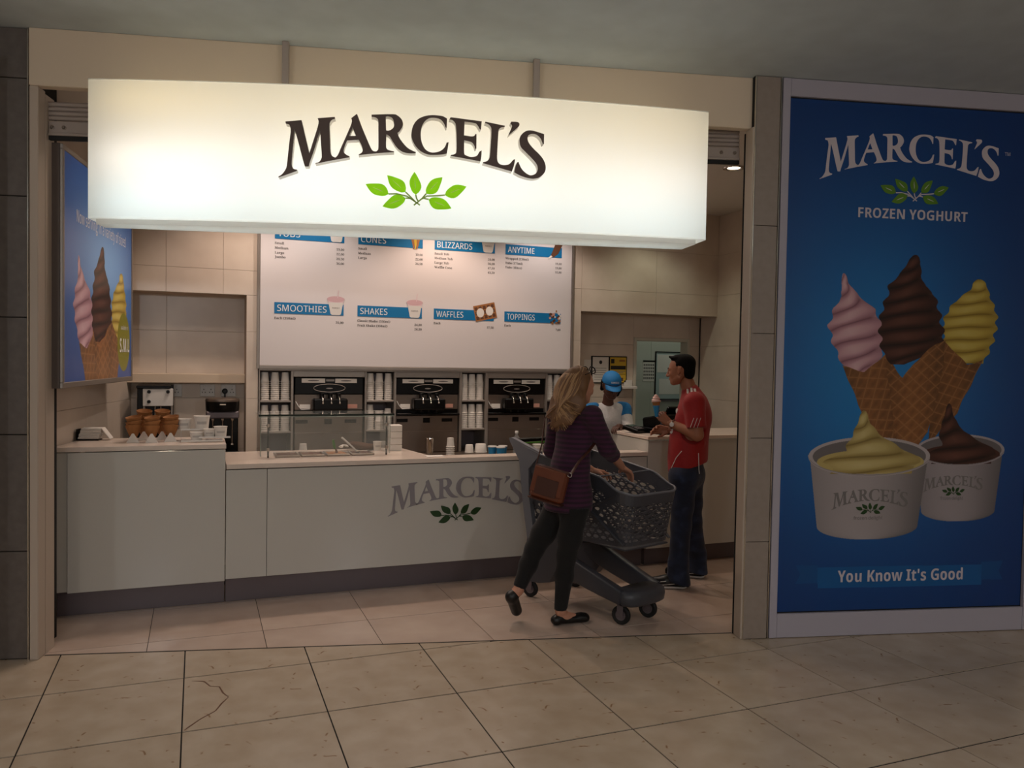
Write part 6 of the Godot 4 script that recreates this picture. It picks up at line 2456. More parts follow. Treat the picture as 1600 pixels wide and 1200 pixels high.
# head: origin under the chin, +z to the face, about 0.23 high
func head_field(f: Field, t: Transform3D, s := 1.0, male := true) -> void:
	var b := t.basis
	var e := func(c: Vector3, r: Vector3, k: float) -> void: f.ell(t * (c * s), r * s, k * s, b)
	var c2 := func(p: Vector3, q: Vector3, ra: float, rb: float, k: float) -> void: f.cap(t * (p * s), t * (q * s), ra * s, rb * s, k * s)
	e.call(Vector3(0, 0.142, -0.018), Vector3(0.076, 0.086, 0.096), 0.01)
	e.call(Vector3(0, 0.10, 0.028), Vector3(0.064, 0.085, 0.062), 0.03)
	e.call(Vector3(0, 0.040, 0.040), Vector3(0.048 if male else 0.043, 0.038, 0.044), 0.03)
	e.call(Vector3(0, 0.016, 0.070), Vector3(0.020, 0.016, 0.018), 0.02)
	c2.call(Vector3(-0.05, 0.055, 0.005), Vector3(-0.02, 0.02, 0.06), 0.022, 0.018, 0.02)
	c2.call(Vector3(0.05, 0.055, 0.005), Vector3(0.02, 0.02, 0.06), 0.022, 0.018, 0.02)
	c2.call(Vector3(0, 0.118, 0.088), Vector3(0, 0.080, 0.108), 0.009, 0.013, 0.012)
	e.call(Vector3(-0.012, 0.076, 0.096), Vector3(0.009, 0.008, 0.010), 0.008)
	e.call(Vector3(0.012, 0.076, 0.096), Vector3(0.009, 0.008, 0.010), 0.008)
	c2.call(Vector3(-0.042, 0.128, 0.070), Vector3(-0.010, 0.124, 0.086), 0.010, 0.010, 0.014)
	c2.call(Vector3(0.042, 0.128, 0.070), Vector3(0.010, 0.124, 0.086), 0.010, 0.010, 0.014)
	c2.call(Vector3(-0.021, 0.050, 0.080), Vector3(0.0, 0.053, 0.090), 0.006, 0.007, 0.008)
	c2.call(Vector3(0.021, 0.050, 0.080), Vector3(0.0, 0.053, 0.090), 0.006, 0.007, 0.008)
	c2.call(Vector3(-0.016, 0.041, 0.080), Vector3(0.016, 0.041, 0.080), 0.007, 0.007, 0.008)
	e.call(Vector3(-0.040, 0.085, 0.062), Vector3(0.020, 0.020, 0.018), 0.02)
	e.call(Vector3(0.040, 0.085, 0.062), Vector3(0.020, 0.020, 0.018), 0.02)
	for sd in [-1.0, 1.0]:
		c2.call(Vector3(0.074 * sd, 0.125, -0.014), Vector3(0.072 * sd, 0.085, -0.002), 0.013, 0.008, 0.006)
		c2.call(Vector3(0.080 * sd, 0.130, -0.026), Vector3(0.077 * sd, 0.098, -0.020), 0.006, 0.006, 0.006)

func face_parts(o: Node3D, t: Transform3D, s: float, brow: Material, lip: Material) -> void:
	for sd in [-1.0, 1.0]:
		var mb := MB.new()
		mb.xf = t
		mb.ball(Vector3(0.030 * sd, 0.108, 0.0745) * s, Vector3(0.0135, 0.009, 0.0125) * s, 12, 8)
		var ey := part(o, "eye", mb, M.eye_white)
		mb = MB.new()
		mb.xf = t
		mb.ball(Vector3(0.030 * sd, 0.107, 0.083) * s, Vector3(0.0055, 0.0055, 0.0048) * s, 10, 6)
		part(ey, "iris", mb, M.black)
		mb = MB.new()
		mb.xf = t
		mb.tube([Vector3(0.014 * sd, 0.131, 0.095) * s, Vector3(0.030 * sd, 0.137, 0.088) * s, Vector3(0.046 * sd, 0.132, 0.074) * s], [0.003 * s, 0.0045 * s, 0.002 * s], 8)
		part(o, "eyebrow", mb, brow)
	var lb := MB.new()
	lb.xf = t
	lb.tube([Vector3(-0.020, 0.0465, 0.086) * s, Vector3(0.0, 0.0475, 0.0965) * s, Vector3(0.020, 0.0465, 0.086) * s], [0.002 * s, 0.0045 * s, 0.002 * s], 8)
	part(o, "lips", lb, lip)

# hand: wrist frame t has +y along the fingers, +z out of the palm, +x to the thumb side times side
func hand_field(f: Field, t: Transform3D, side: float, curl: Array, thumb: Vector2, s := 1.0) -> void:
	var base := [Vector3(0.028, 0.086, 0), Vector3(0.009, 0.091, 0), Vector3(-0.010, 0.087, 0), Vector3(-0.027, 0.079, 0)]
	var len := [[0.040, 0.024, 0.020], [0.044, 0.028, 0.021], [0.041, 0.026, 0.020], [0.032, 0.020, 0.018]]
	var m := func(p: Vector3) -> Vector3: return t * (Vector3(p.x * side, p.y, p.z) * s)
	for i in 4:
		f.cap(m.call(Vector3(base[i].x * 0.55, 0.012, 0.0)), m.call(base[i]), 0.0135 * s, 0.0115 * s, 0.012 * s)
	f.cap(m.call(Vector3(0.018, 0.02, 0.006)), m.call(Vector3(0.026, 0.055, 0.006)), 0.016 * s, 0.012 * s, 0.012 * s)
	for i in 4:
		var p: Vector3 = base[i]
		var a := 0.0
		for k in 3:
			a += curl[i] * [0.8, 1.0, 0.7][k]
			var d := Vector3((base[i].x - 0.0) * 1.2, cos(a), sin(a))
			var q: Vector3 = p + Vector3(d.x * len[i][k], d.y * len[i][k], d.z * len[i][k])
			f.cap(m.call(p), m.call(q), (0.0095 - 0.0008 * k) * s, (0.0088 - 0.0010 * k) * s, 0.004 * s)
			p = q
	var p0 := Vector3(0.024, 0.028, 0.008)
	var d0 := Vector3(sin(thumb.x), cos(thumb.x), thumb.y).normalized()
	var p1 := p0 + d0 * 0.040
	var d1 := (d0 + Vector3(-0.35, 0.25, 0.2)).normalized()
	f.cap(m.call(p0), m.call(p1), 0.0125 * s, 0.0105 * s, 0.008 * s)
	f.cap(m.call(p1), m.call(p1 + d1 * 0.030), 0.0100 * s, 0.0080 * s, 0.004 * s)

func aim(at_p: Vector3, fingers: Vector3, palm: Vector3) -> Transform3D:
	var y := fingers.normalized()
	var z := (palm - y * palm.dot(y)).normalized()
	return Transform3D(Basis(y.cross(z), y, z), at_p)

func cloth(called: String, c: Color, rough := 0.85, freq := 0.12) -> StandardMaterial3D:
	var m := paint(called, Color.WHITE, rough)
	tri_tex(m, noise_tex(freq, [[0.0, c.darkened(0.10)], [1.0, c.lightened(0.03)]], 64, 3), 6.0)
	m.rim_enabled = true
	m.rim = 0.15
	return m

func people() -> void:
	paint("eye_white", Color(0.80, 0.77, 0.74), 0.3)
	paint("skin_fair", Color(0.74, 0.53, 0.43), 0.55)
	paint("skin_tan", Color(0.62, 0.40, 0.29), 0.55)
	paint("skin_dark", Color(0.30, 0.175, 0.125), 0.5)
	paint("lip_fair", Color(0.62, 0.33, 0.29), 0.5)
	paint("lip_dark", Color(0.22, 0.09, 0.08), 0.5)
	paint("hair_dark", Color(0.03, 0.023, 0.020), 0.75, 0.0, 0.25)
	paint("hair_blonde", Color(0.43, 0.30, 0.185), 0.55)
	paint("hair_light", Color(0.63, 0.485, 0.33), 0.5)
	paint("leather", Color(0.40, 0.19, 0.09), 0.45)
	paint("leather_dark", Color(0.26, 0.115, 0.06), 0.5)
	paint("shoe_black", Color(0.02, 0.018, 0.018), 0.4)
	paint("white_stripe", Color(0.86, 0.84, 0.82), 0.6)
	cloth("leggings", Color(0.022, 0.020, 0.022), 0.9)
	cloth("red_jersey", Color(0.62, 0.035, 0.045), 0.7)
	cloth("tee_white", Color(0.80, 0.80, 0.80))
	cloth("tee_blue", Color(0.05, 0.42, 0.66))
	paint("cap_blue", Color(0.03, 0.42, 0.66), 0.7)
	var den := cloth("denim", Color(0.085, 0.12, 0.22))
	tri_tex(den, noise_tex(0.03, [[0.0, Color(0.055, 0.075, 0.14)], [0.6, Color(0.10, 0.14, 0.24)], [1.0, Color(0.20, 0.25, 0.36)]], 128, 4), 2.0)
	# plum knit with faint stripes
	var im := Image.create(16, 64, false, Image.FORMAT_RGB8)
	for y in 64:
		for x in 16:
			im.set_pixel(x, y, Color(0.25, 0.075, 0.20) if (y / 8) % 2 else Color(0.15, 0.055, 0.13))
	var plum := paint("plum_knit", Color.WHITE, 0.9)
	tri_tex(plum, ImageTexture.create_from_image(im), 8.0)
	plum.rim_enabled = true
	plum.rim = 0.15
	woman()
	man()
	server()

func woman() -> void:
	var o := thing("person", "woman with long blonde hair, plum striped top and black leggings leaning over the shopping cart", "person", Transform3D(Basis(Vector3(0.901, 0, 0.434), Vector3.UP, Vector3(-0.434, 0, 0.901)), Vector3(2.281, 0, -4.735)))
	var br := Vector3(0.66, 0, 0.75)    # her right
	var bf := Vector3(0.75, 0, -0.66)   # where she faces
	var sh_r := Vector3(0.135, 1.395, 0.12)
	var sh_l := Vector3(-0.088, 1.385, -0.13)
	var el_r := Vector3(0.240, 1.175, 0.02)
	var wr_r := Vector3(0.350, 1.030, -0.19)
	var el_l := Vector3(-0.125, 1.13, -0.22)
	var wr_l := Vector3(0.150, 0.985, -0.34)
	var waist := Vector3(0.0, 1.03, 0.0)
	var chest := Vector3(0.025, 1.255, -0.005)
	var pelvis := Vector3(-0.010, 0.83, 0.0)
	var hip_r := Vector3(0.040, 0.80, 0.075)
	var hip_l := Vector3(-0.070, 0.78, -0.06)
	var knee_r := Vector3(-0.012, 0.475, 0.055)
	var ank_r := Vector3(-0.045, 0.095, 0.01)
	var knee_l := Vector3(-0.225, 0.490, -0.03)
	var ank_l := Vector3(-0.325, 0.225, 0.03)
	var heel_l := Vector3(-0.368, 0.185, 0.05)
	var toe_l := Vector3(-0.338, 0.075, -0.02)
	var skin := MB.new()
	var f := Field.new()
	f.cap(pelvis, waist, 0.125, 0.105, 0.05, bf, 0.75)
	f.cap(waist, chest, 0.105, 0.125, 0.05, bf, 0.72)
	f.cap(sh_l, sh_r, 0.045, 0.045, 0.05)
	f.cap(Vector3(0.025, 1.40, -0.005), Vector3(0.032, 1.50, -0.01), 0.050, 0.047, 0.04)
	f.path([sh_r, el_r, wr_r], [0.046, 0.040, 0.026], 0.02)
	f.path([sh_l, el_l, wr_l], [0.046, 0.040, 0.026], 0.02)
	f.path([hip_r, knee_r, ank_r], [0.078, 0.052, 0.034], 0.03)
	f.path([hip_l, knee_l, ank_l], [0.078, 0.052, 0.034], 0.03)
	f.path([ank_r, Vector3(-0.02, 0.05, -0.015), Vector3(0.09, 0.026, -0.07)], [0.032, 0.034, 0.022], 0.02)
	f.cap(Vector3(-0.06, 0.035, 0.012), Vector3(0.0, 0.035, -0.02), 0.026, 0.028, 0.02)
	f.path([ank_l, heel_l.lerp(ank_l, 0.35), toe_l], [0.031, 0.030, 0.020], 0.02)
	f.mesh(skin, 0.012)
	var ht := Transform3D(Basis.looking_at(Vector3(-0.75, 0.22, 0.66), Vector3.UP), Vector3(0.040, 1.478, -0.005))
	f = Field.new()
	head_field(f, ht, 0.98, false)
	f.mesh(skin, 0.005)
	f = Field.new()
	hand_field(f, aim(wr_r, Vector3(0.50, -0.42, -0.60), Vector3(-0.2, -0.85, 0.2)), 1.0, [0.25, 0.3, 0.35, 0.4], Vector2(0.7, 0.3), 0.95)
	hand_field(f, aim(wr_l, Vector3(0.85, -0.18, -0.45), Vector3(0.05, -0.95, 0.1)), -1.0, [0.35, 0.4, 0.45, 0.5], Vector2(0.7, 0.3), 0.95)
	f.mesh(skin, 0.004)
	part(o, "body", skin, M.skin_fair)
	face_parts(o, ht, 0.98, M.hair_blonde, M.lip_fair)
	# top
	var top := MB.new()
	f = Field.new()
	f.cap(Vector3(-0.010, 0.69, 0.0), Vector3(-0.006, 0.86, 0.0), 0.172, 0.156, 0.05, bf, 0.92)
	f.cap(Vector3(-0.006, 0.86, 0.0), waist, 0.156, 0.130, 0.05, bf, 0.84)
	f.cap(waist, chest, 0.130, 0.142, 0.06, bf, 0.74)
	f.cap(sh_l, sh_r, 0.058, 0.060, 0.05)
	f.cap(Vector3(0.025, 1.38, 0), Vector3(0.028, 1.435, 0), 0.075, 0.062, 0.04)
	f.path([sh_r, el_r, el_r.lerp(wr_r, 0.45)], [0.064, 0.056, 0.052], 0.025)
	f.path([sh_l, el_l, el_l.lerp(wr_l, 0.45)], [0.064, 0.056, 0.052], 0.025)
	for i in 4:   # folds
		var y := 0.88 + i * 0.07
		f.cap(Vector3(-0.10 + 0.02 * i, y + 0.02, 0.075), Vector3(0.06, y - 0.015, 0.10), 0.012, 0.006, 0.03)
	f.cut(Vector3(0, 0.765, 0), Vector3(0.02, -1, 0), 0.5)
	f.cut(el_r.lerp(wr_r, 0.40), wr_r - el_r, 0.14)
	f.cut(el_l.lerp(wr_l, 0.40), wr_l - el_l, 0.14)
	f.mesh(top, 0.0105)
	part(o, "striped_top", top, M.plum_knit)
	# leggings
	var leg := MB.new()
	f = Field.new()
	f.cap(hip_l, hip_r, 0.085, 0.085, 0.05)
	f.path([hip_r, knee_r.lerp(hip_r, 0.35), knee_r, ank_r.lerp(knee_r, 0.62), ank_r], [0.090, 0.078, 0.062, 0.058, 0.042], 0.03)
	f.path([hip_l, knee_l.lerp(hip_l, 0.35), knee_l, ank_l.lerp(knee_l, 0.62), ank_l], [0.090, 0.078, 0.062, 0.058, 0.042], 0.03)
	f.cut(Vector3(0, 0.80, 0), Vector3.UP, 0.5)
	f.cut(Vector3(ank_r.x, 0.102, ank_r.z), Vector3.DOWN, 0.12)
	f.cut(ank_l + Vector3(0.006, 0.018, 0), ank_l - knee_l, 0.09)
	f.mesh(leg, 0.011)
	part(o, "leggings", leg, M.leggings)
	# flat shoes
	for e in [[Vector3(-0.070, 0.034, 0.018), Vector3(0.108, 0.026, -0.082), Vector3.UP], [heel_l, toe_l, Vector3(-0.6, 0.2, 0.6)]]:
		var sh := MB.new()
		f = Field.new()
		var d: Vector3 = (e[1] - e[0]).normalized()
		var up: Vector3 = (e[2] - d * d.dot(e[2])).normalized()
		if e[2] == Vector3.UP:
			f.cap(e[0], e[1], 0.036, 0.038, 0.02, up, 0.75)
			f.cap(e[0], e[0] + d * 0.02 + up * 0.016, 0.032, 0.030, 0.02)
			f.cap(e[1], e[1] - d * 0.03 + up * 0.006, 0.036, 0.034, 0.02, up, 0.8)
			f.cut(Vector3(0, 0.003, 0), Vector3.DOWN, 0.5)
			f.cut(e[0] + d * 0.075 + up * 0.060, up, 0.075)
		else:
			f.cap(e[0] - up * 0.004, e[1], 0.040, 0.037, 0.02)
			f.cap(e[0], e[0] + (ank_l - e[0]) * 0.35, 0.038, 0.034, 0.02)
		f.mesh(sh, 0.006)
		var s2 := part(o, "shoe", sh, M.shoe_black)
		if e[2] == Vector3.UP:
			var bow := MB.new()
			bow.ball(e[1] + up * 0.028 - d * 0.012, Vector3(0.008, 0.005, 0.008), 10, 6)
			bow.ball(e[1] + up * 0.028 - d * 0.012 + d.cross(up) * 0.014, Vector3(0.012, 0.006, 0.010), 10, 6)
			bow.ball(e[1] + up * 0.028 - d * 0.012 - d.cross(up) * 0.014, Vector3(0.012, 0.006, 0.010), 10, 6)
			part(s2, "bow", bow, M.shoe_black)
	# hair: a cap and a mass down the back, overlaid with locks
	var hb := MB.new()
	f = Field.new()
	f.ell(ht * Vector3(0, 0.142, -0.028), Vector3(0.079, 0.087, 0.094), 0.02, ht.basis)
	f.path([Vector3(0.005, 1.60, 0.035), Vector3(-0.03, 1.50, 0.085), Vector3(-0.075, 1.39, 0.115), Vector3(-0.105, 1.335, 0.125)], [0.072, 0.066, 0.052, 0.026], 0.04, Vector3(-0.55, 0, 0.8), 0.5)
	f.path([Vector3(0.05, 1.58, 0.05), Vector3(0.035, 1.47, 0.11), Vector3(-0.01, 1.36, 0.15)], [0.055, 0.048, 0.026], 0.04, Vector3(-0.2, 0, 0.9), 0.5)
	f.path([Vector3(-0.03, 1.58, -0.02), Vector3(-0.10, 1.47, 0.02), Vector3(-0.145, 1.385, 0.05)], [0.048, 0.040, 0.022], 0.04, Vector3(-0.8, 0, 0.6), 0.5)
	f.mesh(hb, 0.009)
	part(o, "hair", hb, M.hair_blonde)
	var r2 := RandomNumberGenerator.new()
	r2.seed = 11
	var locks := [MB.new(), MB.new()]
	for i in 170:
		var a := r2.randf_range(-1.15, 1.15)
		var crown: Vector3 = ht * Vector3(sin(a) * 0.045, 0.226 - absf(a) * 0.010, -0.030 + r2.randf_range(-0.02, 0.03))
		var side: Vector3 = ht * Vector3(sin(a) * 0.092, 0.150, -0.050 - cos(a) * 0.070)
		var nape: Vector3 = ht * Vector3(sin(a) * 0.098 + 0.02, 0.03, -0.075 - cos(a) * 0.060)
		var u := (a + 1.15) / 2.3
		var end := Vector3(-0.155, 1.39, 0.055).lerp(Vector3(0.045, 1.42, 0.165), u) + Vector3(r2.randf_range(-0.015, 0.015), r2.randf_range(-0.03, 0.05), r2.randf_range(-0.008, 0.012))
		end.y -= 0.095 * sin(PI * clampf(u * 0.95 + 0.1, 0, 1))
		end.z += 0.020
		var c := Curve3D.new()
		var mid := nape.lerp(end, 0.5) + Vector3(-0.016, 0.0, 0.034)
		var pts := []
		var ctl := [crown, side, nape, mid, end]
		for q in range(1, 5):   # laid on the hair's surface
			var ax := Vector3(0.035, ctl[q].y, -0.02) if q < 2 else Vector3(0.01, ctl[q].y, -0.02)
			var dd: Vector3 = (ctl[q] - ax).normalized()
			if q == 4:
				dd = Vector3(dd.x * 0.6, 0, 0.8).normalized()
			var hp: Vector3 = f.hit(ax + dd * 0.4, -dd)
			if hp.distance_to(ctl[q]) < 0.09:
				ctl[q] = hp + dd * r2.randf_range(0.0, 0.004)
		for sgm in 4:
			var p0: Vector3 = ctl[maxi(sgm - 1, 0)]
			var p3: Vector3 = ctl[mini(sgm + 2, 4)]
			for q in 3:
				pts.append(ctl[sgm].cubic_interpolate(ctl[sgm + 1], p0, p3, q / 3.0))
		pts.append(end)
		var rad := []
		var w := r2.randf_range(0.0045, 0.0085)
		for q in pts.size():
			rad.append(w * (1.0 - 0.75 * pow(float(q) / (pts.size() - 1), 3.0)))
		locks[i % 2].tube(pts, rad, 6)
	part(o, "hair_locks", locks[0], M.hair_blonde)
	part(o, "hair_locks", locks[1], M.hair_light)
	var sg := MB.new()   # dark glasses pushed up on her head
	for sd in [-1.0, 1.0]:
		var ring := []
		for i in 17:
			var a := TAU * i / 16.0
			ring.append(ht * Vector3(0.034 * sd + cos(a) * 0.026, 0.222 + sin(a) * 0.020, 0.050 + sin(a) * -0.014))
		sg.tube(ring, 0.004, 6, false)
		sg.tube([ht * Vector3(0.060 * sd, 0.222, 0.05), ht * Vector3(0.082 * sd, 0.20, 0.0), ht * Vector3(0.084 * sd, 0.17, -0.05)], 0.003, 6)
	part(o, "sunglasses", sg, M.black)
	# shoulder bag
	var bag := thing("shoulder_bag", "tan leather shoulder bag hanging behind the woman's hip", "bag", o.transform * Transform3D(Basis(), Vector3(-0.135, 0.955, 0.215)))
	var bx := Vector3(0.208, -0.045, 0.075).normalized()
	var by := Vector3(0.26, 1.0, 0.0)
	by = (by - bx * bx.dot(by)).normalized()
	var bz := bx.cross(by)
	var bt := Transform3D(Basis(bx, by, bz), Vector3.ZERO)
	var b := MB.new()
	b.xf = bt
	b.box(Vector3(0, 0, -0.02), Vector3(0.225, 0.205, 0.075), 0.02)
	part(bag, "bag_body", b, M.leather)
	b = MB.new()
	b.xf = bt
	b.box(Vector3(0, 0.022, 0.022), Vector3(0.215, 0.165, 0.014), 0.006)
	part(bag, "front_flap", b, M.leather)
	b = MB.new()
	b.xf = bt
	b.box(Vector3(0.0, -0.012, 0.031), Vector3(0.150, 0.110, 0.006), 0.003)
	part(bag, "front_pocket", b, M.leather_dark)
	b = MB.new()
	b.xf = bt
	b.box(Vector3(0, -0.103, -0.02), Vector3(0.228, 0.012, 0.079), 0.005)
	part(bag, "edge_band", b, M.leather_dark)
	b = MB.new()
	b.xf = bt
	b.box(Vector3(0, 0.104, -0.02), Vector3(0.228, 0.010, 0.079), 0.005)
	part(bag, "edge_band", b, M.leather_dark)
	var ring := []
	for i in 13:
		ring.append(bt * (Vector3(0.118, 0.098, -0.01) + Vector3(cos(TAU * i / 12.0), sin(TAU * i / 12.0), 0) * 0.013))
	b = MB.new()
	b.tube(ring, 0.0035, 6, false)
	part(bag, "ring", b, M.chrome)
	var off := Vector3(0.135, -0.955, -0.215)
	b = MB.new()
	b.tube([bt * Vector3(0.125, 0.105, -0.01), Vector3(0.055, 1.105, 0.170) + off, Vector3(0.115, 1.165, 0.135) + off, Vector3(0.155, 1.21, 0.06) + off, Vector3(0.15, 1.26, -0.06) + off, Vector3(0.03, 1.36, -0.16) + off, Vector3(-0.075, 1.445, -0.14) + off], 0.012, 8, true, 0.3)
	part(bag, "strap", b, M.leather_dark)
	b = MB.new()
	b.tube([bt * Vector3(-0.115, 0.105, -0.01), Vector3(-0.185, 1.20, 0.10) + off, Vector3(-0.172, 1.36, 0.0) + off, Vector3(-0.115, 1.455, -0.10) + off, Vector3(-0.075, 1.452, -0.14) + off], 0.0045, 8)
	part(bag, "strap", b, M.leather_dark)

func man() -> void:
	var o := thing("person", "dark haired man in a red football shirt and jeans holding an ice cream cone", "person", Transform3D(Basis(Vector3(0.837, 0, 0.547), Vector3.UP, Vector3(-0.547, 0, 0.837)), Vector3(3.481, 0, -5.326)))
	var bf := Vector3(-0.97, 0, -0.24)
	var bs := Vector3(-0.24, 0, 0.97)    # his left, towards the viewer
	var sh_l := Vector3(0.125, 1.445, 0.165)
	var sh_r := Vector3(0.135, 1.44, -0.19)
	var el_l := Vector3(0.150, 1.205, 0.21)
	var wr_l := Vector3(-0.050, 1.275, 0.10)
	var el_r := Vector3(0.10, 1.175, -0.22)
	var wr_r := Vector3(-0.055, 1.215, -0.02)
	var pelvis := Vector3(0.085, 0.90, -0.02)
	var waist := Vector3(0.092, 1.08, -0.01)
	var chest := Vector3(0.128, 1.32, -0.01)
	var hip_l := Vector3(0.060, 0.87, 0.085)
	var hip_r := Vector3(0.110, 0.86, -0.10)
	var knee_l := Vector3(0.048, 0.485, 0.085)
	var knee_r := Vector3(0.135, 0.48, -0.17)
	var ank_l := Vector3(0.030, 0.09, 0.075)
	var ank_r := Vector3(0.175, 0.09, -0.28)
	var skin := MB.new()
	var f := Field.new()
	f.cap(pelvis, waist, 0.14, 0.135, 0.05, bf, 0.72)
	f.cap(waist, chest, 0.135, 0.16, 0.05, bf, 0.66)
	f.cap(sh_l, sh_r, 0.055, 0.055, 0.05)
	f.cap(Vector3(0.118, 1.45, -0.01), Vector3(0.072, 1.585, -0.005), 0.062, 0.056, 0.05)
	f.path([sh_l, el_l, wr_l], [0.052, 0.047, 0.030], 0.02)
	f.path([sh_r, el_r, wr_r], [0.052, 0.047, 0.030], 0.02)
	f.path([hip_l, knee_l, ank_l], [0.085, 0.058, 0.040], 0.03)
	f.path([hip_r, knee_r, ank_r], [0.085, 0.058, 0.040], 0.03)
	f.cap(ank_l, ank_l + Vector3(-0.10, -0.05, 0.0), 0.038, 0.03, 0.02)
	f.cap(ank_r, ank_r + Vector3(-0.09, -0.05, 0.0), 0.038, 0.03, 0.02)
	f.mesh(skin, 0.012)
	var ht := Transform3D(Basis.looking_at(Vector3(0.97, 0.12, 0.24), Vector3.UP), Vector3(0.030, 1.577, -0.005))
	f = Field.new()
	head_field(f, ht, 0.985, true)
	f.mesh(skin, 0.0045)
	f = Field.new()
	hand_field(f, aim(wr_l, Vector3(-0.75, 0.55, -0.25), Vector3(-0.1, 0.25, -0.9)), 1.0, [0.75, 0.8, 0.85, 0.9], Vector2(0.5, 0.8), 1.0)
	hand_field(f, aim(wr_r, Vector3(-0.96, 0.05, 0.15), Vector3(0.0, -0.3, 0.9)), -1.0, [0.45, 0.55, 0.62, 0.7], Vector2(0.55, 0.4), 1.0)
	f.mesh(skin, 0.004)
	part(o, "body", skin, M.skin_tan)
	face_parts(o, ht, 0.985, M.hair_dark, M.lip_fair)
	# short hair
	var hb := MB.new()
	f = Field.new()
	f.ell(ht * Vector3(0, 0.158, -0.034), Vector3(0.080, 0.075, 0.090), 0.01, ht.basis)
	f.ell(ht * Vector3(0, 0.092, -0.066), Vector3(0.066, 0.064, 0.044), 0.03, ht.basis)
	f.ell(ht * Vector3(0, 0.204, 0.018), Vector3(0.056, 0.027, 0.048), 0.02, ht.basis)
	for i in 9:   # short tufts at the front
		f.cap(ht * Vector3(-0.045 + i * 0.011, 0.206, 0.045), ht * Vector3(-0.048 + i * 0.012, 0.222 + 0.004 * sin(i * 2.1), 0.066 + 0.004 * cos(i * 1.7)), 0.010, 0.005, 0.008)
	f.cap(ht * Vector3(0.066, 0.150, 0.008), ht * Vector3(0.067, 0.118, 0.006), 0.008, 0.005, 0.01)
	f.cap(ht * Vector3(-0.066, 0.150, 0.008), ht * Vector3(-0.067, 0.118, 0.006), 0.008, 0.005, 0.01)
	f.mesh(hb, 0.005)
	part(o, "hair", hb, M.hair_dark)
	# shirt
	var top := MB.new()
	f = Field.new()
	f.cap(Vector3(0.085, 0.86, -0.01), Vector3(0.088, 1.02, -0.01), 0.185, 0.180, 0.05, bf, 0.78)
	f.cap(Vector3(0.088, 1.02, -0.01), waist + Vector3(0, 0.06, 0), 0.180, 0.176, 0.05, bf, 0.78)
	f.cap(waist + Vector3(0, 0.06, 0), chest, 0.176, 0.188, 0.06, bf, 0.72)
	f.cap(sh_l, sh_r, 0.072, 0.072, 0.06)
	f.cap(Vector3(0.118, 1.44, -0.01), Vector3(0.100, 1.515, -0.01), 0.088, 0.072, 0.04)
	f.path([sh_l, sh_l.lerp(el_l, 0.86)], [0.078, 0.072], 0.03)
	f.path([sh_r, sh_r.lerp(el_r, 0.86)], [0.078, 0.072], 0.03)
	f.cap(Vector3(0.02, 1.03, 0.13), Vector3(0.15, 1.00, 0.15), 0.010, 0.005, 0.03)
	f.cap(Vector3(0.04, 1.10, 0.14), Vector3(0.20, 1.13, 0.10), 0.010, 0.005, 0.03)
	f.cap(Vector3(0.19, 1.25, 0.10), Vector3(0.12, 1.08, 0.15), 0.010, 0.006, 0.03)
	f.cut(Vector3(0.085, 0.935, 0.0), Vector3(0.30, -1, 0), 0.5)
	f.cut(sh_l.lerp(el_l, 0.80), el_l - sh_l, 0.13)
	f.cut(sh_r.lerp(el_r, 0.80), el_r - sh_r, 0.13)
	f.mesh(top, 0.0105)
	var shirt := part(o, "football_shirt", top, M.red_jersey)
	# three white bars on the shoulder and on the sleeve, crest, print and piping
	for i in 3:
		var sb := MB.new()
		var l := []
		for q in 4:
			l.append(f.hit(Vector3(0.075 + i * 0.026 + q * 0.002, 1.62, 0.055 + q * 0.022), Vector3(0, -1, 0.0)) + Vector3(0, 0.001, 0))
		sb.tube(l, 0.0095, 6, true, 0.2)
		part(shirt, "white_bar", sb, M.white_stripe)
		sb = MB.new()
		l = []
		for q in 4:
			l.append(f.hit(Vector3(0.098 + i * 0.025 + q * 0.008, 1.262 + q * 0.024, 0.5), Vector3(0, 0, -1)) + Vector3(0, 0, 0.001))
		sb.tube(l, 0.0095, 6, true, 0.2)
		part(shirt, "white_bar", sb, M.white_stripe)
	for e in [[0.018, 1.37, 0.016, 0.022, "crest"], [0.012, 1.23, 0.022, 0.014, "chest_print"], [0.006, 1.205, 0.024, 0.012, "chest_print"]]:
		var eb := MB.new()
		var c: Vector3 = f.hit(Vector3(e[0] - 0.4, e[1], 0.40), Vector3(0.75, 0, -0.66).normalized())
		eb.xf = Transform3D(Basis.looking_at(Vector3(0.75, 0, -0.66), Vector3.UP), c)
		eb.ball(Vector3.ZERO, Vector3(e[2], e[3], 0.003), 14, 8)
		part(shirt, e[4], eb, M.white_stripe)
	for e in [[[0.04, 1.075], [0.0, 1.02], [-0.02, 0.97], [-0.035, 0.93]], [[0.165, 1.06], [0.168, 1.0], [0.172, 0.93], [0.176, 0.90]]]:
		var l := []
		for q in e:
			l.append(f.hit(Vector3(q[0], q[1], 0.6), Vector3(0, 0, -1)))
		var pb := MB.new()
		pb.tube(l, 0.003, 6)
		part(shirt, "piping", pb, M.white_stripe)
	# jeans
	var jn := MB.new()
	f = Field.new()
	f.cap(hip_l, hip_r, 0.115, 0.115, 0.05)
	f.cap(pelvis, pelvis + Vector3(0, 0.08, 0), 0.150, 0.150, 0.05, bf, 0.8)
	f.path([hip_l, hip_l.lerp(knee_l, 0.6), knee_l, ank_l + Vector3(0.005, 0.10, 0), ank_l + Vector3(0.008, -0.05, 0)], [0.105, 0.086, 0.076, 0.076, 0.094], 0.03)
	f.path([hip_r, hip_r.lerp(knee_r, 0.6), knee_r, ank_r + Vector3(0.005, 0.10, 0), ank_r + Vector3(0.008, -0.05, 0)], [0.105, 0.086, 0.076, 0.076, 0.090], 0.03)
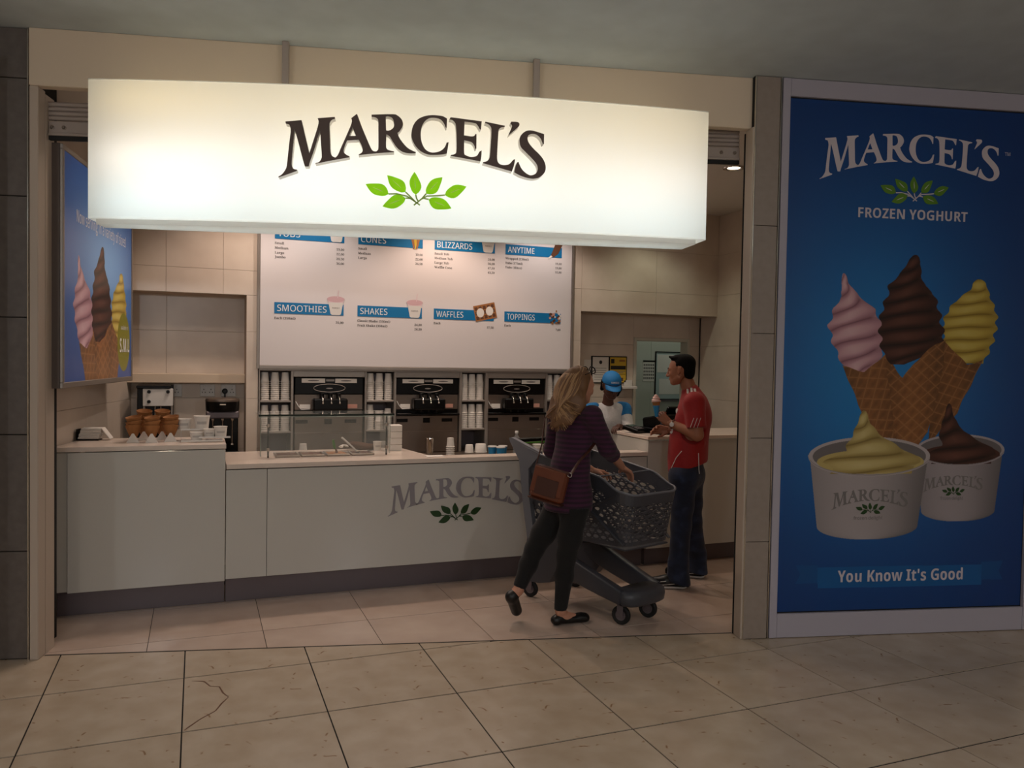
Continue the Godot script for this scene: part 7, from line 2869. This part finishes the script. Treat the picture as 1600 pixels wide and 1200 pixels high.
	for i in 4:
		f.cap(ank_l + Vector3(-0.06, 0.02 + i * 0.035, 0.04), ank_l + Vector3(0.06, 0.01 + i * 0.035, 0.05), 0.010, 0.005, 0.02)
	f.cut(Vector3(0.03, 0.045, 0.07), Vector3(-0.25, -1, 0), 0.25)
	f.cut(Vector3(0.18, 0.045, -0.28), Vector3(-0.2, -1, 0), 0.20)
	f.mesh(jn, 0.0115)
	part(o, "jeans", jn, M.denim)
	# trainers
	for a in [ank_l, ank_r]:
		var sb := MB.new()
		f = Field.new()
		var heel: Vector3 = Vector3(a.x + 0.030, 0.045, a.z)
		var toe: Vector3 = Vector3(a.x - 0.205, 0.036, a.z + (0.02 if a.x < 0.1 else 0.0))
		f.path([heel, heel.lerp(toe, 0.5) + Vector3(0, 0.006, 0), toe], [0.047, 0.048, 0.040], 0.03)
		f.cap(heel + Vector3(0, 0.02, 0), heel + Vector3(-0.05, 0.045, 0), 0.042, 0.040, 0.03)
		f.cut(Vector3(a.x, 0.016, a.z), Vector3.DOWN, 0.4)
		f.mesh(sb, 0.006)
		var sh := part(o, "trainer", sb, M.shoe_black)
		var so := MB.new()
		var fs := Field.new()
		fs.path([Vector3(heel.x, 0.012, heel.z), Vector3(lerpf(heel.x, toe.x, 0.5), 0.012, lerpf(heel.z, toe.z, 0.5)), Vector3(toe.x, 0.012, toe.z)], [0.045, 0.043, 0.037], 0.03, Vector3.UP, 0.35)
		fs.cut(Vector3(a.x, 0.002, a.z), Vector3.DOWN, 0.4)
		fs.mesh(so, 0.005)
		part(sh, "sole", so, M.white_stripe)
		var l := []
		for q in [[0.02, 0.050], [-0.05, 0.040], [-0.11, 0.032], [-0.15, 0.040], [-0.125, 0.055], [-0.085, 0.062]]:
			l.append(f.hit(Vector3(a.x + q[0], q[1], a.z + 0.3), Vector3(0, 0, -1)))
		var st := MB.new()
		st.tube(l, [0.006, 0.008, 0.009, 0.008, 0.006, 0.004], 6, true, 0.35)
		part(sh, "side_stripe", st, M.white_stripe)
	# wrist watch
	var wd := (wr_l - el_l).normalized()
	var wx := wd.cross(Vector3.UP).normalized()
	var wy := wx.cross(wd)
	var wc := wr_l.lerp(el_l, 0.10)
	var ring := []
	for i in 25:
		ring.append(wc + (wx * cos(TAU * i / 24.0) + wy * sin(TAU * i / 24.0)) * 0.0345)
	var wb := MB.new()
	wb.tube(ring, 0.008, 6, false, 0.45)
	var wt := part(o, "watch_strap", wb, M.steel)
	wb = MB.new()
	wb.xf = Transform3D(Basis.looking_at(Vector3(0.25, -0.1, -0.95), Vector3.UP) * Basis(Vector3.RIGHT, PI / 2), wc + Vector3(-0.008, 0.003, 0.034))
	wb.lathe([Vector2(0.0, 0.006), Vector2(0.015, 0.006), Vector2(0.018, 0.003), Vector2(0.018, -0.004)], 20)
	part(wt, "watch_case", wb, M.white_stripe)
	# ice cream cone in his left hand
	var tip := wr_l + Vector3(-0.105, 0.045, -0.028)
	var ic := thing("ice_cream_cone", "soft ice cream in a cone with a blue paper sleeve held by the man", "ice cream", o.transform * Transform3D(Basis(Vector3(0, 0, 1), 0.06), tip))
	var cb := MB.new()
	cb.lathe([Vector2(0.0, 0.0), Vector2(0.012, 0.001), Vector2(0.026, 0.085), Vector2(0.0262, 0.090)], 22)
	part(ic, "paper_sleeve", cb, M.blue_plastic)
	cb = MB.new()
	cb.lathe([Vector2(0.0255, 0.088), Vector2(0.029, 0.112), Vector2(0.031, 0.114), Vector2(0.031, 0.122), Vector2(0.0, 0.120)], 22)
	part(ic, "wafer_cone", cb, M.waffle)
	cb = MB.new()
	var g := []
	for i in 17:
		var fr := i / 16.0
		var row := []
		for j in 22:
			var a := TAU * j / 22
			var rr := (0.036 * pow(1.0 - fr, 0.55) + 0.001) * (1.0 + 0.09 * sin(fr * 18.0 - a))
			row.append(Vector3(cos(a) * rr, 0.118 + fr * 0.058, sin(a) * rr))
		g.append(row)
	cb.sheet(g, true)
	part(ic, "soft_ice", cb, M.get("soft_ice") if M.has("soft_ice") else paint("soft_ice", Color(0.86, 0.70, 0.66), 0.5))

func server() -> void:
	var at_p := Vector3(3.69, 0, -6.86)
	var vd := Vector3(at_p.x, 0, at_p.z).normalized()
	var o := thing("person", "server in a bright blue cap and white T-shirt with blue sleeves behind the till", "person", Transform3D(Basis(Vector3(-vd.z, 0, vd.x), Vector3.UP, -vd), at_p))
	var bf := Vector3(0.30, 0, 0.95)
	var sh_r := Vector3(-0.150, 1.275, 0.045)   # her right, at the viewer's left
	var sh_l := Vector3(0.165, 1.285, -0.05)
	var el_r := Vector3(-0.190, 1.09, 0.16)
	var wr_r := Vector3(-0.060, 1.135, 0.335)
	var el_l := Vector3(0.215, 1.085, 0.09)
	var wr_l := Vector3(0.110, 1.145, 0.315)
	var pelvis := Vector3(0.0, 0.86, -0.03)
	var waist := Vector3(0.0, 1.0, -0.02)
	var chest := Vector3(0.005, 1.17, 0.0)
	var skin := MB.new()
	var f := Field.new()
	f.cap(pelvis, waist, 0.13, 0.12, 0.05, bf, 0.75)
	f.cap(waist, chest, 0.12, 0.135, 0.05, bf, 0.7)
	f.cap(sh_l, sh_r, 0.045, 0.045, 0.05)
	f.cap(Vector3(0.0, 1.29, 0.0), Vector3(0.012, 1.42, 0.045), 0.055, 0.05, 0.04)
	f.path([sh_r, el_r, wr_r], [0.045, 0.040, 0.027], 0.02)
	f.path([sh_l, el_l, wr_l], [0.045, 0.040, 0.027], 0.02)
	f.path([Vector3(-0.08, 0.85, -0.03), Vector3(-0.09, 0.46, -0.01), Vector3(-0.09, 0.09, -0.03)], [0.085, 0.06, 0.04], 0.03)
	f.path([Vector3(0.08, 0.85, -0.03), Vector3(0.09, 0.46, -0.01), Vector3(0.09, 0.09, -0.03)], [0.085, 0.06, 0.04], 0.03)
	f.cap(Vector3(-0.09, 0.05, -0.03), Vector3(-0.08, 0.03, 0.09), 0.04, 0.03, 0.02)
	f.cap(Vector3(0.09, 0.05, -0.03), Vector3(0.10, 0.03, 0.09), 0.04, 0.03, 0.02)
	f.mesh(skin, 0.013)
	var ht := Transform3D(Basis.looking_at(-Vector3(0.26, -0.42, 0.90), Vector3.UP), Vector3(0.022, 1.412, 0.075))
	f = Field.new()
	head_field(f, ht, 1.0, false)
	f.mesh(skin, 0.005)
	f = Field.new()
	hand_field(f, aim(wr_r, Vector3(0.5, -0.05, 0.85), Vector3(0.1, -1, 0.0)), -1.0, [0.35, 0.4, 0.45, 0.5], Vector2(0.6, 0.3), 0.9)
	hand_field(f, aim(wr_l, Vector3(-0.35, -0.10, 0.9), Vector3(0.0, -1, 0.0)), 1.0, [0.35, 0.4, 0.45, 0.5], Vector2(0.6, 0.3), 0.9)
	f.mesh(skin, 0.0045)
	part(o, "body", skin, M.skin_dark)
	face_parts(o, ht, 1.0, M.hair_dark, M.lip_dark)
	var hb := MB.new()
	f = Field.new()
	f.ell(ht * Vector3(0, 0.13, -0.035), Vector3(0.084, 0.085, 0.086), 0.02, ht.basis)
	f.path([ht * Vector3(0.070, 0.13, -0.04), ht * Vector3(0.085, 0.06, -0.045), ht * Vector3(0.082, 0.0, -0.04)], [0.038, 0.036, 0.022], 0.02)
	f.path([ht * Vector3(-0.060, 0.13, -0.05), ht * Vector3(-0.068, 0.05, -0.06)], [0.03, 0.02], 0.02)
	f.cut(ht * Vector3(0, 0.10, 0.045), ht.basis * Vector3(0, 0.1, 1), 0.1)
	f.mesh(hb, 0.007)
	part(o, "hair", hb, M.hair_dark)
	# cap
	var cb := MB.new()
	f = Field.new()
	f.ell(ht * Vector3(0, 0.165, -0.010), Vector3(0.091, 0.088, 0.108), 0.02, ht.basis)
	f.cut(ht * Vector3(0, 0.148, 0.0), ht.basis * Vector3(0, -1, 0.08), 0.2)
	f.mesh(cb, 0.006)
	var cp := part(o, "cap", cb, M.cap_blue)
	cb = MB.new()
	var g := []
	for i in 9:
		var row := []
		var a := lerpf(-1.15, 1.15, i / 8.0)
		for j in 5:
			var q := j / 4.0
			row.append(ht * Vector3(sin(a) * lerpf(0.086, 0.082, q), 0.152 - 0.020 * q - 0.012 * a * a * q, 0.02 + cos(a) * lerpf(0.078, 0.150, q)))
		g.append(row)
	var g2 := []
	for i in 9:
		var row := []
		for j in 5:
			row.append(g[i][4 - j] - ht.basis * Vector3(0, 0.005, 0))
		g2.append(row)
	var gg := []
	for i in 9:
		gg.append(g[i] + g2[i])
	cb.sheet(gg, true)
	part(cp, "cap_peak", cb, M.cap_blue)
	cb = MB.new()
	cb.xf = ht * Transform3D(Basis(Vector3.RIGHT, -0.30), Vector3(0.0, 0.182, 0.0995))
	cb.text("MARCEL'S", serif, 0.016, 0.075, 0.004, HORIZONTAL_ALIGNMENT_CENTER)
	part(cp, "lettering", cb, M.white_ink)
	# T-shirt: white front, blue raglan sleeves
	var tb := MB.new()
	f = Field.new()
	f.cap(Vector3(0, 0.80, -0.03), waist, 0.158, 0.150, 0.05, bf, 0.78)
	f.cap(waist, chest, 0.150, 0.156, 0.05, bf, 0.76)
	f.cap(sh_l.lerp(sh_r, 0.12), sh_l.lerp(sh_r, 0.88), 0.060, 0.060, 0.06)
	f.cut(Vector3(0.008, 1.395, 0.06), Vector3(0.1, 0.75, 0.6), 0.085)
	f.mesh(tb, 0.011)
	part(o, "white_shirt", tb, M.tee_white)
	for e in [[sh_r, el_r, wr_r], [sh_l, el_l, wr_l]]:
		tb = MB.new()
		f = Field.new()
		f.path([e[0] + Vector3(-0.25 * e[0].x, 0.022, 0.0), e[0], e[0].lerp(e[1], 0.30)], [0.050, 0.064, 0.061], 0.03)
		f.mesh(tb, 0.010)
		part(o, "blue_sleeve", tb, M.tee_blue)
		tb = MB.new()
		f = Field.new()
		f.path([e[0].lerp(e[1], 0.28), e[1], e[1].lerp(e[2], 0.55)], [0.059, 0.052, 0.044], 0.03)
		f.cut(e[1].lerp(e[2], 0.5), e[2] - e[1], 0.1)
		f.mesh(tb, 0.010)
		part(o, "cuff", tb, M.tee_white)
	tb = MB.new()
	f = Field.new()
	f.cap(Vector3(-0.08, 0.86, -0.03), Vector3(0.08, 0.86, -0.03), 0.11, 0.11, 0.05)
	f.path([Vector3(-0.08, 0.85, -0.03), Vector3(-0.09, 0.46, -0.01), Vector3(-0.09, 0.10, -0.03)], [0.10, 0.075, 0.062], 0.03)
	f.path([Vector3(0.08, 0.85, -0.03), Vector3(0.09, 0.46, -0.01), Vector3(0.09, 0.10, -0.03)], [0.10, 0.075, 0.062], 0.03)
	f.mesh(tb, 0.014)
	part(o, "trousers", tb, M.leggings)
	for sd in [-1.0, 1.0]:
		tb = MB.new()
		f = Field.new()
		f.cap(Vector3(0.09 * sd, 0.04, -0.05), Vector3(0.09 * sd + 0.01, 0.035, 0.10), 0.046, 0.040, 0.02)
		f.cut(Vector3(0.09 * sd, 0.002, 0), Vector3.DOWN, 0.3)
		f.mesh(tb, 0.009)
		part(o, "shoe", tb, M.shoe_black)
